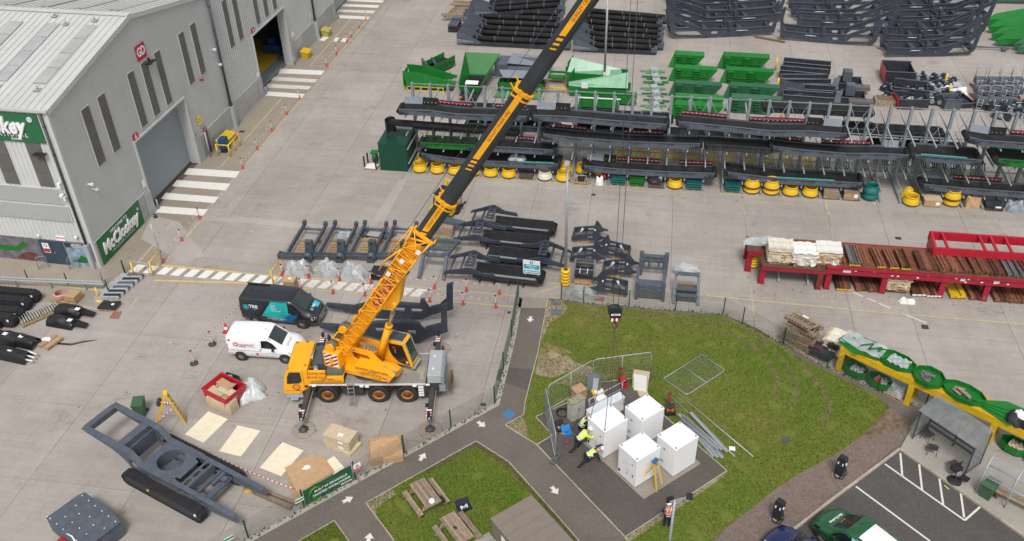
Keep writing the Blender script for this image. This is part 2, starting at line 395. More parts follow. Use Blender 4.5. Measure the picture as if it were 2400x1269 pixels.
cr=thing('door_crossing','white zebra stripes on the yard in front of the building doors',None);del cr['label'];cr['kind']='structure'
def gq(name,pts,mat,z=.012,parent=None):
 b=MB();b.add([(p.x,p.y,z)for p in GP(*pts)],[(0,1,2,3)]);return b.build(name,mat,parent)
s1=1.983
for q in([(875,783),(1115,798),(1095,828),(855,812)],[(822,838),(1070,855),(1050,887),(800,867)],[(770,897),(1017,917),(995,945),(748,926)],[(712,957),(967,975),(945,1005),(710,988)]):
 gq('stripe',[(a/s1,b/s1)for a,b in q],PWHITE,.012,cr)
for k,q in enumerate(([(512,320),(715,330),(700,350),(500,342)],[(480,358),(685,370),(670,385),(465,375)],[(450,390),(655,402),(640,418),(440,408)],[(425,425),(625,438),(610,458),(427,444)])):
 gq('stripe',[(400+a/s1,b/s1)for a,b in q],PWORN if k in(1,2)else PWHITE,.012,cr)
for k,q in enumerate(([(170,0),(608,8),(590,35),(150,15)],[(115,50),(553,65),(535,97),(100,78)],[(70,115),(507,130),(485,163),(50,145)],[(20,180),(440,203),(415,237),(25,215)])):
 gq('stripe',[(780+a/5.075,b/5.075)for a,b in q],PWORN if k==2 else PWHITE,.012,cr)
for q in([(37,450),(80,450),(45,500),(5,497)],[(125,455),(180,460),(150,505),(90,502)]):
 gq('stripe',[(780+a/5.075,b/5.075)for a,b in q],PWHITE,.012,cr)
gq('stripe',[(758,86),(771,88),(760,97),(747,95)],PWHITE,.012,cr)
def line(name,pts,w,mat,z=.010,parent=None):
 b=MB();pts=[p if isinstance(p,Vector)else G(*p)for p in pts]
 for a,c in zip(pts,pts[1:]):
  d=(c-a).normalized();n_=Vector((-d.y,d.x,0))*w/2;Z=Vector((0,0,z))
  b.add([a-n_+Z,c-n_+Z,c+n_+Z,a+n_+Z],[(0,1,2,3)])
 return b.build(name,mat,parent)
mk=thing('yard_markings',None,None);mk['kind']='structure'
for pts,w,m in(([(662,229),(518,391)],.12,PYELW),([(823,45),(728,154)],.12,PYELW),([(706,233),(573,391)],.16,PYELW),([(866,41),(771,157)],.16,PYELW),
([(407,520.5),(389,541)],.14,PYELW),([(366,568),(325,614)],.14,PYELW),([(469,518),(434,559)],.2,PYELW),([(401,599),(384,619)],.2,PYELW),
([(728,154),(771,157)],.1,PYELW),([(560,639.5),(700,650),(800,659),(960,672),(1090,683.5),(1219,694.6)],.14,PYELW),([(560,663.7),(720,678)],.15,PYEL),([(720,678),(940,697),(1207,720)],.13,PYELW),
([(380,622.5),(560,639.5)],.18,PYEL),([(362,658),(560,663.7)],.18,PYEL),([(320,641),(362,646)],.12,PYELW),
([(1290,665),(1650,693),(2054,732),(2300,752),(2400,760)],.14,PYELW),([(1640,691),(1654,694)],.12,PYELW),([(1250,690),(1325,668)],.16,PYELW),
([(975,406),(1110,415),(1245,428),(1330,437),(1480,448),(1640,462)],.10,PYELW),([(1688,455),(1740,458)],.10,PYELW),([(1740,458),(1741,465)],.14,PYELW),
([(1933,468),(1939,492)],.16,PYELW),([(1940,495),(1943,505)],.16,PYELW),([(1948,533),(1955,572)],.08,PYELW),([(1740,462),(1745,505)],.07,PYELW),([(1757,650),(1767,741)],.07,PYELW),([(1604,705),(1602,718)],.1,PYELW),([(1369,436),(1371,444)],.12,PYELW),
([(2357,540),(2380,582)],.12,PYELW),([(2000,686),(2022,696)],.12,PWORN),([(2032,700),(2053,708)],.12,PWORN),([(2060,711),(2086,723)],.12,PWORN),([(2113,735),(2172,758)],.12,PWORN),
([(303,724),(322,700)],.12,PYELW),([(195,719),(240,727)],.14,PYELW),([(0,655),(120,670),(245,682)],.18,PYELW),([(258,708),(302,652)],.18,PYELW)):
 line('marking_line',pts,w,m,.010+.0015*(hash(str(pts))%3),mk)
gq('red_square',[(264,733),(287,730),(278,749),(256,747)],P('worn_red_ground_paint',(.26,.12,.10),.8,var=.2),.011,mk)
gq('red_square',[(1392,695),(1418,697),(1416,707),(1391,705)],MATS['worn_red_ground_paint'],.011,mk)
pc=thing('pedestrian_crossing',None,None);pc['kind']='structure'
def crossing_edge(px):
 return 622.5+(px-380)*(694.6-622.5)/(1219-380),646+(px-362)*(720-646)/(1207.5-362)
x=319.0;k=0
for px in list(range(321,700,32))+list(range(700,1010,31)):
 yu,yl=crossing_edge(px)
 if k==1:pass
 m=PWHITE if k<11 else PWORN
 up,lo=G(px+12,yu+4),G(px-9,yl-4)
 d=Vector((.33,0,0));b=MB();z=.0125
 b.add([(lo.x-.33,lo.y,z),(lo.x+.33,lo.y,z),(up.x+.33,up.y,z),(up.x-.33,up.y,z)],[(0,1,2,3)]);b.build('stripe',m,pc);k+=1
 # ------------------------------------------------------------------ footpath, grass, kerbs
fence_base=[G(*p)for p in((1215,697),(1199,790),(1180,866),(1159.5,946),(1057,1002.6),(947.7,1062),(833.3,1124),(713.2,1190),(582.5,1262),(470,1325))]
fence_back=[G(*p)for p in((1315.4,703),(1367.6,710),(1474,720),(1583,728.5),(1694.5,737.7),(1739.5,760),(1834.6,810),(1938,863),(2055,917),(2165,960))]
low=[G(470,1700),G(2700,1700)]
sheet('footpath',fence_base+low+[G(2500,1300),G(2330,1200),G(2130,1005)]+fence_back[::-1]+[G(1283,700)],ASPH,.012,.05)
sheet('path_patch',GP((1168,868),(1182,862),(1246,866),(1236,915),(1162,890)),ASPD,.016,.01)
sheet('concrete_verge',fence_base+[p+Vector((.28,-.12,0))for p in fence_base[::-1]],CONCP,.018,.06)
sheet('path_apron',[G(1217,697),G(1284,700),G(1281,723),G(1214,722)],CONCT,.018,.03)
sheet('compound_pad',GP((1255.7,979),(1295,1023),(1258,1044),(1464.5,1260),(1703.5,1104.6),(1497,925),(1432,891),(1376,926)),ASPD,.052,.06)
upper_grass=[G(1284.5,703),G(1315,704)]+[p+Vector((0,-.25,0))for p in fence_back[:6]]+[p+Vector((-.15,-.3,0))for p in fence_back[6:9]]+GP((2085,955),(2079,975),(2025,1019),(1960,1065),(1872,1112),(1816,1149),(1746,1205),(1700,1237),(1640,1300),(1450,1300),(1464.5,1262),(1703.5,1106),(1497,924),(1432,890),(1376,925),(1255.7,978),(1295,1022),(1257,1043),(1184,998),(1227,974.4),(1231.5,940),(1259.4,833))
sheet('lawn',upper_grass,GRASSG,.034,.06,lab='wide mown lawn with wheel ruts behind the white cabinets')
low1=GP((858,1180.6),(1116,1035.7),(1192,1084),(1300,1204),(1370,1285),(1370,1400),(1000,1400),(924,1269))
sheet('lawn',low1,GRASSG,.034,.06,lab='lawn with the picnic tables')
low2=GP((640,1310),(702,1269),(784,1222),(817,1269),(850,1320),(700,1400))
sheet('lawn',low2,GRASSG,.034,.06,lab='small corner of lawn by the foot of the fence')
sheet('gravel_strip',GP((2085,960),(2128,985),(2136,1008),(2108,1045),(1953,1168),(1850,1245),(1780,1320),(1640,1330),(1700,1240),(1746,1205),(1816,1149),(1872,1112),(1960,1065),(2025,1019)),GRAV,.044,.06)
sheet('car_park',GP((2108.5,1056),(1955,1170),(1860,1245),(1750,1340),(1800,1500),(2600,1500),(2600,1400),(2396,1258),(2294,1186)),ASPP,.020,.04)
sheet('shelter_pavement',GP((2108.5,1054),(2136,1006),(2165,965),(2210,978),(2310,1040),(2520,1150),(2600,1390),(2396,1256),(2294,1184)),CONCP,.10,.14)
sheet('soil_patch',GP((1284,703),(1318,706),(1330,722),(1318,740),(1288,760),(1268,800)),SOIL,.039,.02)
sheet('soil_patch',GP((1262,832),(1290,826),(1330,836),(1350,850),(1395,865),(1385,885),(1330,875),(1290,888),(1255,880)),SOIL,.039,.02)
sheet('soil_patch',GP((1268,800),(1300,812),(1335,822),(1345,830),(1288,830),(1262,832)),P('worn_grass',(.20,.17,.07),.95,var=.4,sc=4),.0385,.02)
sheet('soil_patch',GP((1384,868),(1440,880),(1420,892),(1376,900),(1330,905),(1300,900),(1330,878)),MATS['worn_grass'],.0385,.02)
sheet('soil_patch',GP((1184,998),(1227,978),(1237,1008),(1232,1030)),SOIL,.039,.02)
sheet('soil_patch',GP((858,1181),(920,1148),(930,1160),(905,1175),(884,1192),(880,1210)),SOIL,.039,.02)
sheet('soil_patch',GP((2078,960),(2125,985),(2120,1000),(2040,1030),(2020,1022),(2050,995)),P('brown_debris',(.15,.108,.068),.95,var=.6,sc=4),.048,.02)
sheet('soil_patch',GP((1700,1110),(1712,1106),(1560,1215),(1470,1275),(1464,1264)),SOIL,.039,.02)
sheet('soil_patch',GP((1116,1036),(1192,1084),(1300,1204),(1370,1285),(1360,1285),(1290,1207),(1185,1093),(1116,1048),(1000,1112),(995,1104)),P('dark_soil',(.085,.065,.042),.95,var=.3,sc=6),.039,.02)
for nm,pts in(('rut',((1340,726),(1480,734),(1620,745),(1720,762),(1790,800),(1840,850),(1868,900),(1862,940),(1845,965))),('rut',((1380,742),(1500,748),(1600,757),(1690,775),(1760,810),(1800,845),(1822,890),(1815,930))),('rut',((1880,860),(1925,905),(1945,950),(1930,990))),('rut',((1700,745),(1770,775),(1840,820),(1895,870),(1915,910)))):
 P3=[G(*p)for p in pts];L=[];R_=[]
 for i,p in enumerate(P3):
  d=(P3[min(i+1,len(P3)-1)]-P3[max(0,i-1)]).normalized();n_=Vector((-d.y,d.x,0))*(.16+.08*random.random());L.append(p+n_);R_.append(p-n_)
 RUTZ=globals().get('RUTZ',0)+1;sheet('soil_rut',L+R_[::-1],P('rut_grass',(.135,.122,.042),.95,var=.35,sc=3,dirt=.6,dirtc=(.10,.13,.022),dsc=5),.0365+.0012*RUTZ,.006)
def edging(name,pts,w=.06,h=.05,base=.02,L=.92,lab=None):
 t=thing(name,None,None);t['kind']='structure'
 pts=[p if isinstance(p,Vector)else G(*p)for p in pts]
 b=MB();b.box((0,0,0),(L-.015,w,.14));me=b.mesh('edging_stone',EDGE)
 for a,c in zip(pts,pts[1:]):
  d=c-a;n_=max(1,round(d.length/L));st=d.length/n_;rz=atan2(d.y,d.x)
  for i in range(n_):
   p=a+d*((i+.5)/n_);piece('edging_stone',me,t,(p.x,p.y,base+h-.07+random.uniform(-.004,.004)),rz+random.uniform(-.01,.01),(st/L,1,1))
 return t
edging('path_edging',((1284.5,701),(1259.4,833),(1231.5,940),(1227,974.4),(1184,998),(1258,1044),(1464.5,1260),(1520,1320)))
edging('compound_edging',((1376,925),(1255.7,978.5),(1295,1022.5),(1258,1044)))
edging('compound_edging',((1464.5,1261),(1703.5,1105.5),(1497,924)))
edging('lawn_edging',((924,1269),(858,1180.6),(1116,1035.7),(1192,1084),(1300,1204),(1370,1285)))
edging('lawn_edging',((640,1310),(702,1269),(784,1222),(830,1287)))
edging('parking_kerb',((2108.5,1055),(1955,1169.5),(1860,1244),(1800,1300)),.13,.12,.02)
edging('parking_kerb',((2108.5,1055),(2294,1185),(2396,1257),(2500,1330)),.13,.12,.02)
pl=thing('parking_lines',None,None);pl['kind']='structure'
for a,b in(((883,825),(893,940)),((805,880),(1208,1165)),((1208,1165),(1290,1093)),((978,882),(993,1012)),((1080,955),(1100,1088)),((1188,1027),(1205,1150)),((658,993),(1060,1290))):
 line('parking_line',[(1700+a[0]/2.154,680+a[1]/2.154),(1700+b[0]/2.154,680+b[1]/2.154)],.10,PARROW,.0245+.001*(a[0]%3),pl)
pa=thing('path_arrows',None,None);pa['kind']='structure'
def arrow(px,py,ang,sc=.31):
 p=G(px,py);pts=[(-1,-.32),(-.05,-.32),(-.05,-.8),(1,0),(-.05,.8),(-.05,.32),(-1,.32),(-.8,0)]
 b=MB();b.add([(x_*sc,y_*sc,0)for x_,y_ in pts],[tuple(range(8))]);b.build('arrow',PARROW,pa,(p.x,p.y,.0185),ang)
arrow(1243,749,radians(-88));arrow(1128,995,radians(-20)-.25);arrow(990,1072,radians(75));arrow(815,1172,radians(42));arrow(865,1262,radians(95));arrow(1300,1150,radians(-50))
gq('access_cover',[(1193,958),(1209,972),(1192,984),(1177,973)],PBLUE,.0195,pa)
def cover(pts,mat,z,lab,cat='cover'):
 b=MB();P3=GP(*pts);b.plate([(p.x,p.y)for p in P3],(),.05,(0,0,z-.02),'xy');o=b.build('access_cover',mat);tag(o,lab,cat);return o
SLATE=P('slate_cover',(.10,.125,.155),.7,var=.2)
cover(((1293,727),(1316,727),(1314,741),(1291,740)),SLATE,.055,'blue grey square cover in bare soil by the path top')
cover([(1304+11*cos(2*pi*k/10),713+5*sin(2*pi*k/10))for k in range(10)],SLATE,.055,'round slate cover in the soil behind the square one')
cover([(1842+12*cos(2*pi*k/14),1033+8*sin(2*pi*k/14))for k in range(14)],P('iron_cover',(.09,.085,.085),.7,.2),.052,'round iron manhole cover sunk in the big lawn','manhole cover')
IRON=P('iron_grate',(.045,.04,.038),.8,var=.3)
def drain(px,py,w,l,lab):
 b=MB();w*=.55;l*=.55;b.bz(-w/2,w/2,-l/2,l/2,-.02,.012)
 for k in range(7):b.bz(-w*.44,w*.44,-l*.42+k*l*.14-.015,-l*.42+k*l*.14+.015,.012,.022)
 o=b.build('drain_grate',IRON,None,G(px,py),0);tag(o,lab,'drain');return o
drain(2168,767,.75,.75,'square iron drain grate on the concrete below the yellow line')
drain(2105,559,.75,.6,'square iron drain grate behind the bed of the red table')
drain(1391,457,.6,.5,'small dark drain grate in front of the racks')
drain(1133,949,.55,.4,'dark drain grate at the fence foot near the rear outrigger')
drain(1193,733,.4,.4,'rusty drain grate at the yard corner by the green fence')
drain(567,309,.9,.6,'dark drain grate on the tan walkway by the building wall')
# ------------------------------------------------------------------ warehouse
CLADW=P('wall_cladding',(.45,.465,.46),.5,var=.06,sc=.6,dirt=.16,dirtc=(.30,.30,.285),dsc=.5)
CLADF=P('front_cladding',(.54,.55,.545),.5,var=.05,sc=.6,dirt=.10,dirtc=(.3,.3,.29),dsc=.5)
ROOFW=P('roof_sheet',(.49,.495,.475),.55,var=.06,sc=.5,dirt=.3,dirtc=(.38,.38,.35),dsc=.8)
ROOFL=P('rooflight_sheet',(.36,.37,.365),.4,var=.12,sc=1.0,dirt=.3,dirtc=(.27,.27,.25))
GRP=P('dark_translucent_sheet',(.115,.108,.10),.35,var=.15,sc=1.5,dirt=.3,dirtc=(.18,.17,.16))
TRIM=P('wall_trim',(.45,.46,.455),.5,var=.05)
PLIN=ground_mat('plinth_concrete',(.34,.345,.33),(.42,.425,.41),.9,.1,.5,0,(.24,.24,.21),.2,.06,.5)
DKPIPE=P('dark_pipe',(.045,.05,.058),.5)
SIGNG=P('sign_green',(.018,.125,.048),.5,var=.06)
MURG=P('mural_grey',(.14,.13,.15),.6,var=.6,sc=1.6);MURB=P('mural_blue',(.22,.30,.40),.6,var=.5,sc=2.5)
DOORB=P('door_blue_grey',(.035,.06,.085),.45)
wh=thing('warehouse','big grey clad industrial building with numbered doors and pale ribbed roof','building',WA,atan2(-WU.x,WU.y))
WHM=Matrix.Translation(WA)@Matrix.Rotation(atan2(-WU.x,WU.y),4,'Z')
EAVE=12.0;RIDGE=14.15;GB=[0,21.75,42.5,63.3,84,105]
def top(s):
 for a,b in zip(GB,GB[1:]):
  if a<=s<=b:c=(a+b)/2;return EAVE+(RIDGE-EAVE)*(1-abs(s-c)/((b-a)/2))
 return EAVE
D4=(7.47,15.0,5.85);D3=(28.25,35.6,5.85);D2=(48.4,56.0,5.85)
PLH=2.0
def wall_strip(b,s0,s1,z0,z1f,pitch=.32,d=.035):
 n=max(1,round((s1-s0)/pitch));st=(s1-s0)/n
 for i in range(n):
  a=s0+i*st;e=a+st;k=a+st*.62
  za,zk,ze=z1f(a),z1f(k),z1f(e)
  b.add([(0,a,z0),(0,k,z0),(0,k,zk),(0,a,za)],[(0,1,2,3)])
  b.add([(0,k,z0),(d,k+st*.09,z0),(d,k+st*.09,zk),(0,k,zk)],[(0,1,2,3)])
  b.add([(d,k+st*.09,z0),(d,e-st*.09,z0),(d,e-st*.09,ze),(d,k+st*.09,zk)],[(0,1,2,3)])
  b.add([(d,e-st*.09,z0),(0,e,z0),(0,e,ze),(d,e-st*.09,ze)],[(0,1,2,3)])
for gi,(a,c)in enumerate(zip(GB,GB[1:])):
 b=MB();d=[D4,D3,D2,None,None][gi];pit,dep=((.34,.004)if gi==0 else(.34,.035))
 if d:
  wall_strip(b,a,d[0],PLH,top,pit,dep);wall_strip(b,d[0],d[1],d[2],top,pit,dep);wall_strip(b,d[1],c,PLH,top,pit,dep)
 else:wall_strip(b,a,c,PLH,top,pit,dep)
 b.build('wall',CLADW,wh)
 segs=[(a,d[0]),(d[1],c)]if d else[(a,c)]
 for s0,s1 in segs:
  n=max(1,round((s1-s0)/3.2));st=(s1-s0)/n
  for i in range(n):
   q=MB();q.bz(-.2,.09,s0+i*st+.015,s0+(i+1)*st-.015,-.02,PLH*.5-.01);q.build('plinth_panel',PLIN,wh)
   q=MB();q.bz(-.2,.09,s0+i*st+.015,s0+(i+1)*st-.015,PLH*.5+.01,PLH);q.build('plinth_panel',PLIN,wh)
 m=(a+c)/2;q=MB();q.bar((.05,a,EAVE-.1),(.05,m,RIDGE-.1),.14,.34);q.bar((.05,m,RIDGE-.1),(.05,c,EAVE-.1),.14,.34);q.build('verge_trim',ROOFW,wh)
 X0=-46
 for side in(0,1):
  s0,s1=(a,m)if side==0 else(m,c)
  z0,z1=(EAVE,RIDGE)if side==0 else(RIDGE,EAVE)
  nsh=46
  base=MB()
  base.add([(X0,s0,z0+.02),(.1,s0,z0+.02),(.1,s1,z1+.02),(X0,s1,z1+.02)],[(0,1,2,3)])
  base.build('roof',ROOFW,wh)
  rb=MB()
  for i in range(int(-X0/.5)+1):
   x=.05-i*.5;rb.bar((x,s0,z0+.045),(x,s1,z1+.045),.06,.05)
  o=rb.build('roof_rib',ROOFW,wh);o['kind']='stuff'
  rl=[-1.5-2.87*i for i in range(9)]
  for x in rl:
   t0,t1=.235,.86
   if side:t0,t1=.14,.73
   for j in range(4):
    u0=t0+(t1-t0)*j/4+.002;u1=t0+(t1-t0)*(j+1)/4-.002
    q=MB();q.slab4((x-.95,s0+(s1-s0)*u0,z0+(z1-z0)*u0+.075),(x,s0+(s1-s0)*u0,z0+(z1-z0)*u0+.075),(x,s0+(s1-s0)*u1,z0+(z1-z0)*u1+.075),(x-.95,s0+(s1-s0)*u1,z0+(z1-z0)*u1+.075),.02);q.build('rooflight',ROOFL,wh)
 q=MB();q.bar((X0,m,RIDGE+.07),(.12,m,RIDGE+.07),.5,.06);q.build('ridge_cap',ROOFW,wh)
 if gi:q=MB();q.bz(X0,.05,a-.25,a+.25,EAVE-.05,EAVE+.08);q.build('valley_gutter',GREYP,wh)
for i,(x,yy)in enumerate(((-3.9,9.3),(-2.0,9.9),(-1.7,1.9),(-4.6,2.0),(-5.3,10.2),(-7.5,2.1))):
 z=top(yy);q=MB();q.bz(x-.2,x+.2,yy-.2,yy+.2,z+.06,z+.12);q.cyl((x,yy,z+.1),(x,yy,z+.4),.05,8);q.build('roof_anchor',GALV,wh)
b=MB()
n=130
for i in range(n):
 x0=-.12-i*.34;d_=.04
 b.add([(x0,0,2),(x0-.2,0,2),(x0-.2,0,EAVE),(x0,0,EAVE)],[(0,1,2,3)]);b.add([(x0-.2,0,2),(x0-.22,-d_,2),(x0-.22,-d_,EAVE),(x0-.2,0,EAVE)],[(0,1,2,3)])
 b.add([(x0-.22,-d_,2),(x0-.32,-d_,2),(x0-.32,-d_,EAVE),(x0-.22,-d_,EAVE)],[(0,1,2,3)]);b.add([(x0-.32,-d_,2),(x0-.34,0,2),(x0-.34,0,EAVE),(x0-.32,-d_,EAVE)],[(0,1,2,3)])
b.build('wall',CLADF,wh)
q=MB();q.bz(-46,-.1,-.06,.2,-.02,1.98);q.build('base_wall',MURG,wh)
q=MB();q.bz(-.13,.02,-.08,.1,-.02,12.0);q.build('corner_trim',CLADF,wh)
q=MB();q.bz(-46,.1,-.22,.0,11.93,12.08);q.build('eaves_gutter',ROOFW,wh)
q=MB();q.bz(-9,-.75,-.12,-.02,9.72,11.75);q.build('fascia_sign',SIGNG,wh)
lettering('McCloskey',1.55,WHT,wh,frame((-4.6,-.19,10.85),(1,0,0),(0,0,1)),.07,.03,.22,sx=.78)
lettering('®',.5,WHT,wh,frame((-1.32,-.15,11.35),(1,0,0),(0,0,1)),.02,.01)
lettering('INTERNATIONAL',.36,WHT,wh,frame((-3.8,-.14,10.2),(1,0,0),(0,0,1)),.01,.01,space=1.5)
lettering('BUSINESS',.2,WHT,wh,frame((-2.7,-.14,9.92),(1,0,0),(0,0,1)),.006,.005)
for x in(-2.35,-4.9,-7.4,-9.9):
 for j in range(3):
  q=MB();q.bz(x,x+1.05,-.075,-.02,6.42+j*1.1,6.42+(j+1)*1.1-.03);q.build('window',GRP,wh)
for z0,z1,x1 in((5.1,6.3,-1.05),(3.72,4.95,-.85)):
 q=MB();q.bz(-7.2,x1,-.09,-.03,z0,z1);f=q.build('louvre_panel',CLADF,wh)
 q=MB()
 for k in range(14):q.box(((-7.2+x1)/2,-.115,z0+.07+k*(z1-z0-.1)/13),(-7.2*-1+x1-.2,.06,.035))
 o=q.build('louvre_blade',TRIM,f);o['kind']='stuff'
q=MB();q.bz(-4.2,-2.35,-.12,-.05,0,1.95);dr=q.build('door',DOORB,wh)
q=MB();q.bz(-3.29,-3.27,-.125,-.118,0,1.95);q.build('door_gap',BLACK,dr)
q=MB();q.bz(-3.2,-3.12,-.16,-.12,.9,1.05);q.build('handle',SILV,dr)
q=MB();q.bz(-3.95,-3.45,-.135,-.122,.95,1.75);q.build('door_notice',LABEL,dr)
q=MB();q.bz(-3.93,-3.47,-.14,-.136,1.0,1.3);q.build('door_notice',MAG,dr)
q=MB();q.cyl((-3.7,-.139,1.56),(-3.7,-.145,1.56),.13,14);q.cyl((-3.7,-.1405,1.56),(-3.7,-.1468,1.56),.085,14,1);q.build('door_notice',[REDL,LABEL],dr)
q=MB();q.bz(-2.2,-.45,-.09,-.06,0,1.95);q.build('mural',MURB,wh)
q=MB();q.bz(-2.2,-.45,-.094,-.0905,1.55,1.95);q.build('mural',P('mural_dark',(.03,.035,.05),.6),wh)
for tx,z,m in(('DELIVERING',1.85,WHT),('PERFORMANCE',1.73,WHT),('WORLDWIDE',1.61,WHT)):lettering(tx,.14,m,wh,frame((-1.25,-.097,z),(1,0,0),(0,0,1)),.002,.012)
q=MB();q.plate([(-2.0,.35),(-1.5,.55),(-1.2,.95),(-.6,.75),(-.55,.45),(-1.0,.3)],(),.004,(0,-.094,0),'xz');q.build('mural',GREEN,wh)
q=MB();q.plate([(-9,.9),(-7.6,1.25),(-6.2,1.15),(-5.4,1.7),(-5.2,1.4),(-6.0,.8),(-7.2,.75)],(),.006,(0,-.066,0),'xz');q.build('mural',GREEN,wh)
q=MB();q.plate([(-6.5,.2),(-5.6,.75),(-4.9,.8),(-4.4,.3),(-5,.05)],(),.006,(0,-.068,0),'xz');q.build('mural',P('mural_brown',(.12,.045,.04),.6,var=.5),wh)
q=MB();q.bz(-2.65,-2.0,-.09,-.02,2.05,2.42);nb=q.build('notice_board',LABEL,wh)
q=MB();q.bz(-2.62,-2.03,-.095,-.0905,2.25,2.34);q.build('notice_stripe',P('orange_red_print',(.55,.12,.05),.6),nb)
def pipe(x,y,z0,z1,nm='drainpipe',m=DKPIPE,r=.08):q=MB();q.tube([(x,y,z0),(x,y,z1)],r,8);[q.tube([(x,y,z-.03),(x,y,z+.03)],r*1.25,8)for z in(3,5,7,9,11)if z0<z<z1];return q.build(nm,m,wh)
pipe(-.42,-.16,2.0,11.9);q=MB();q.box((-.42,-.2,1.0),(.3,.3,2.0));q.build('pipe_guard',GREYP,wh)
for s in(21.75,42.5):pipe(.17,s,2.05,12.0,r=.1);q=MB();q.box((.25,s,1.0),(.3,.34,2.05));q.build('pipe_guard',GREYP,wh);q=MB();q.box((.18,s,2.2),(.22,.26,.35));q.build('pipe_hopper',DKPIPE,wh)
for s0,s1,z1 in((3.02,3.92,10.55),(4.98,5.86,10.55),(8.86,9.7,10.55),(10.74,11.62,10.55),(12.68,13.5,10.55),(16.45,17.3,10.55),(18.4,19.24,10.55),(24.1,24.9,10.5),(25.92,26.74,10.5),(29.7,30.42,10.5),(31.66,32.4,10.5),(33.6,34.4,10.5),(37.4,38.2,10.5),(39.3,40.1,10.5),(45,45.8,10.5),(47,47.8,10.5)):
 f=MB();f.bz(.0,.05,s0-.05,s0,6.3,z1+.05);f.bz(.0,.05,s1,s1+.05,6.3,z1+.05);f.bz(0,.05,s0,s1,z1,z1+.05);f.bz(0,.05,s0,s1,6.3,6.35);w_=f.build('window_frame',TRIM,wh)
 for j in range(4):
  st=(z1-6.35)/4;q=MB();q.bz(.036,.044,s0,s1,6.35+j*st+.015,6.35+(j+1)*st-.015)
  for k in range(4):q.bz(.044,.056,s0+.1+k*.2,s0+.15+k*.2,6.35+j*st+.015,6.35+(j+1)*st-.015)
  q.build('window_pane',GRP,w_)
SHUT=P('roller_shutter',(.27,.31,.32),.45,.15,var=.06,dirt=.18,dirtc=(.2,.22,.22))
def doorway(d,shut):
 s0,s1,z1=d;dep=.75
 for x in(s0,s1):
  q=MB();q.bz(-dep,.14,x-(.14 if x==s0 else 0),x+(.14 if x==s1 else 0),0,z1+.14);q.build('door_jamb',TRIM,wh)
 q=MB();q.bz(-dep,.14,s0,s1,z1,z1+.14);q.build('door_head',TRIM,wh)
 q=MB();q.bz(.142,.20,s1+.0,s1+.9,0,2.4);q.bz(.142,.2,s0-.8,s0-.0,0,1.9);q.build('door_guard',PLIN,wh)
 if shut:
  q=MB();n=46
  for k in range(n):
   z=z1*k/n;h=z1/n
   q.add([(-dep,s0,z),(-dep,s1,z),(-dep+.035,s1,z+h*.5),(-dep+.035,s0,z+h*.5),(-dep,s1,z+h),(-dep,s0,z+h)],[(0,1,2,3),(3,2,4,5)])
  q.build('roller_door',SHUT,wh)
  q=MB();q.bz(-dep-.05,-dep+.06,s0,s1,0,.14);q.build('door_bottom_rail',P('rail_brown',(.12,.1,.08),.7),wh)
doorway(D4,True);doorway(D3,False);doorway(D2,True)
DIM=P('hall_wall',(.10,.10,.10),.8);FLY=P('hall_floor_yellow',(.70,.46,.03),.6,var=.2);FLG=P('hall_floor_grey',(.26,.28,.28),.6,var=.2,sc=1)
q=MB();q.bz(-25,-.75,D3[0]-8,D3[1]+10,.004,.012);q.build('hall_floor',FLG,wh)
q=MB();q.bz(-8,-2.2,D3[0]+1.5,D3[1]+6,.013,.018);q.bz(-16,-14,D3[0]-4,D3[1]+6,.013,.018);q.build('hall_floor_zone',FLY,wh)
q=MB();q.bz(-7,-5,D3[0]+2.5,D3[1]-1.2,.019,.023);q.build('hall_floor_zone',P('hall_floor_blue',(.08,.11,.14),.6),wh)
q=MB();q.bz(-25.2,-25,D3[0]-8,D3[1]+12,0,11);q.bz(-25,-.8,D3[0]-8.2,D3[0]-8,0,11);q.bz(-25,-.8,D3[1]+12,D3[1]+12.2,0,11);q.build('hall_wall',DIM,wh)
q=MB()
for k in range(4):
 for j in range(3):q.bz(-13.2,-12.0,D3[0]+1+k*2.6,D3[0]+3.2+k*2.6,.6+j*1.1,1.15+j*1.1,(k+j)%3)
for k in range(6):q.bz(-13.3,-13.2,D3[0]+.8+k*2.3,D3[0]+.9+k*2.3,0,4);q.bz(-12,-11.9,D3[0]+.8+k*2.3,D3[0]+.9+k*2.3,0,4)
q.build('hall_racking',[CARD,STEEL,WOODD],wh)
q=MB();q.bz(-4.0,-2.0,37.6,39.2,.3,1.1);q.bz(-3.4,-2.6,38,39,1.1,1.7);[q.cyl((-2,y,.3),(-1.8,y,.3),.3,12)for y in(37.8,39.0)];o=q.build('workshop_truck',P('deep_blue_paint',(.015,.06,.17),.5));o.matrix_world=WHM;tag(o,'low blue workshop machine parked inside the open red numbered door','machine')
def wsign(s0,s1,z0,z1,mat,name='wall_sign',x=.06):
 q=MB();q.bz(x-.03,x,s0,s1,z0,z1);return q.build(name,mat,wh)
def wtext(tx,size,s,z,mat=WHT,x=.064,d=.003,bold=.012,shear=0,sx=1,space=1):return lettering(tx,size,mat,wh,frame((x,s,z),(0,1,0),(0,0,1)),d,bold,shear,sx=sx,space=space)
wsign(10.55,11.8,10.8,11.9,MAG);wtext('GD',.9,11.18,11.35,bold=.03,sx=.82)
wsign(7.46,8.14,5.88,6.44,MAG);wtext('4',.55,7.8,6.16,bold=.02)
wsign(28.36,28.98,5.93,6.5,MAG);wtext('3',.52,28.67,6.2,bold=.02)
wsign(.24,5.85,-.0,2.02,SIGNG,'welcome_sign',.115)
wtext('WELCOME TO',.36,3.0,1.72,x=.119,bold=.004,sx=.95)
wtext('McCloskey',1.22,2.95,1.0,x=.15,d=.03,bold=.034,shear=.16,sx=.84)
wtext('®',.3,5.5,1.42,x=.12);wtext('INTERNATIONAL',.27,3.05,.34,x=.119,bold=.006,space=1.55)
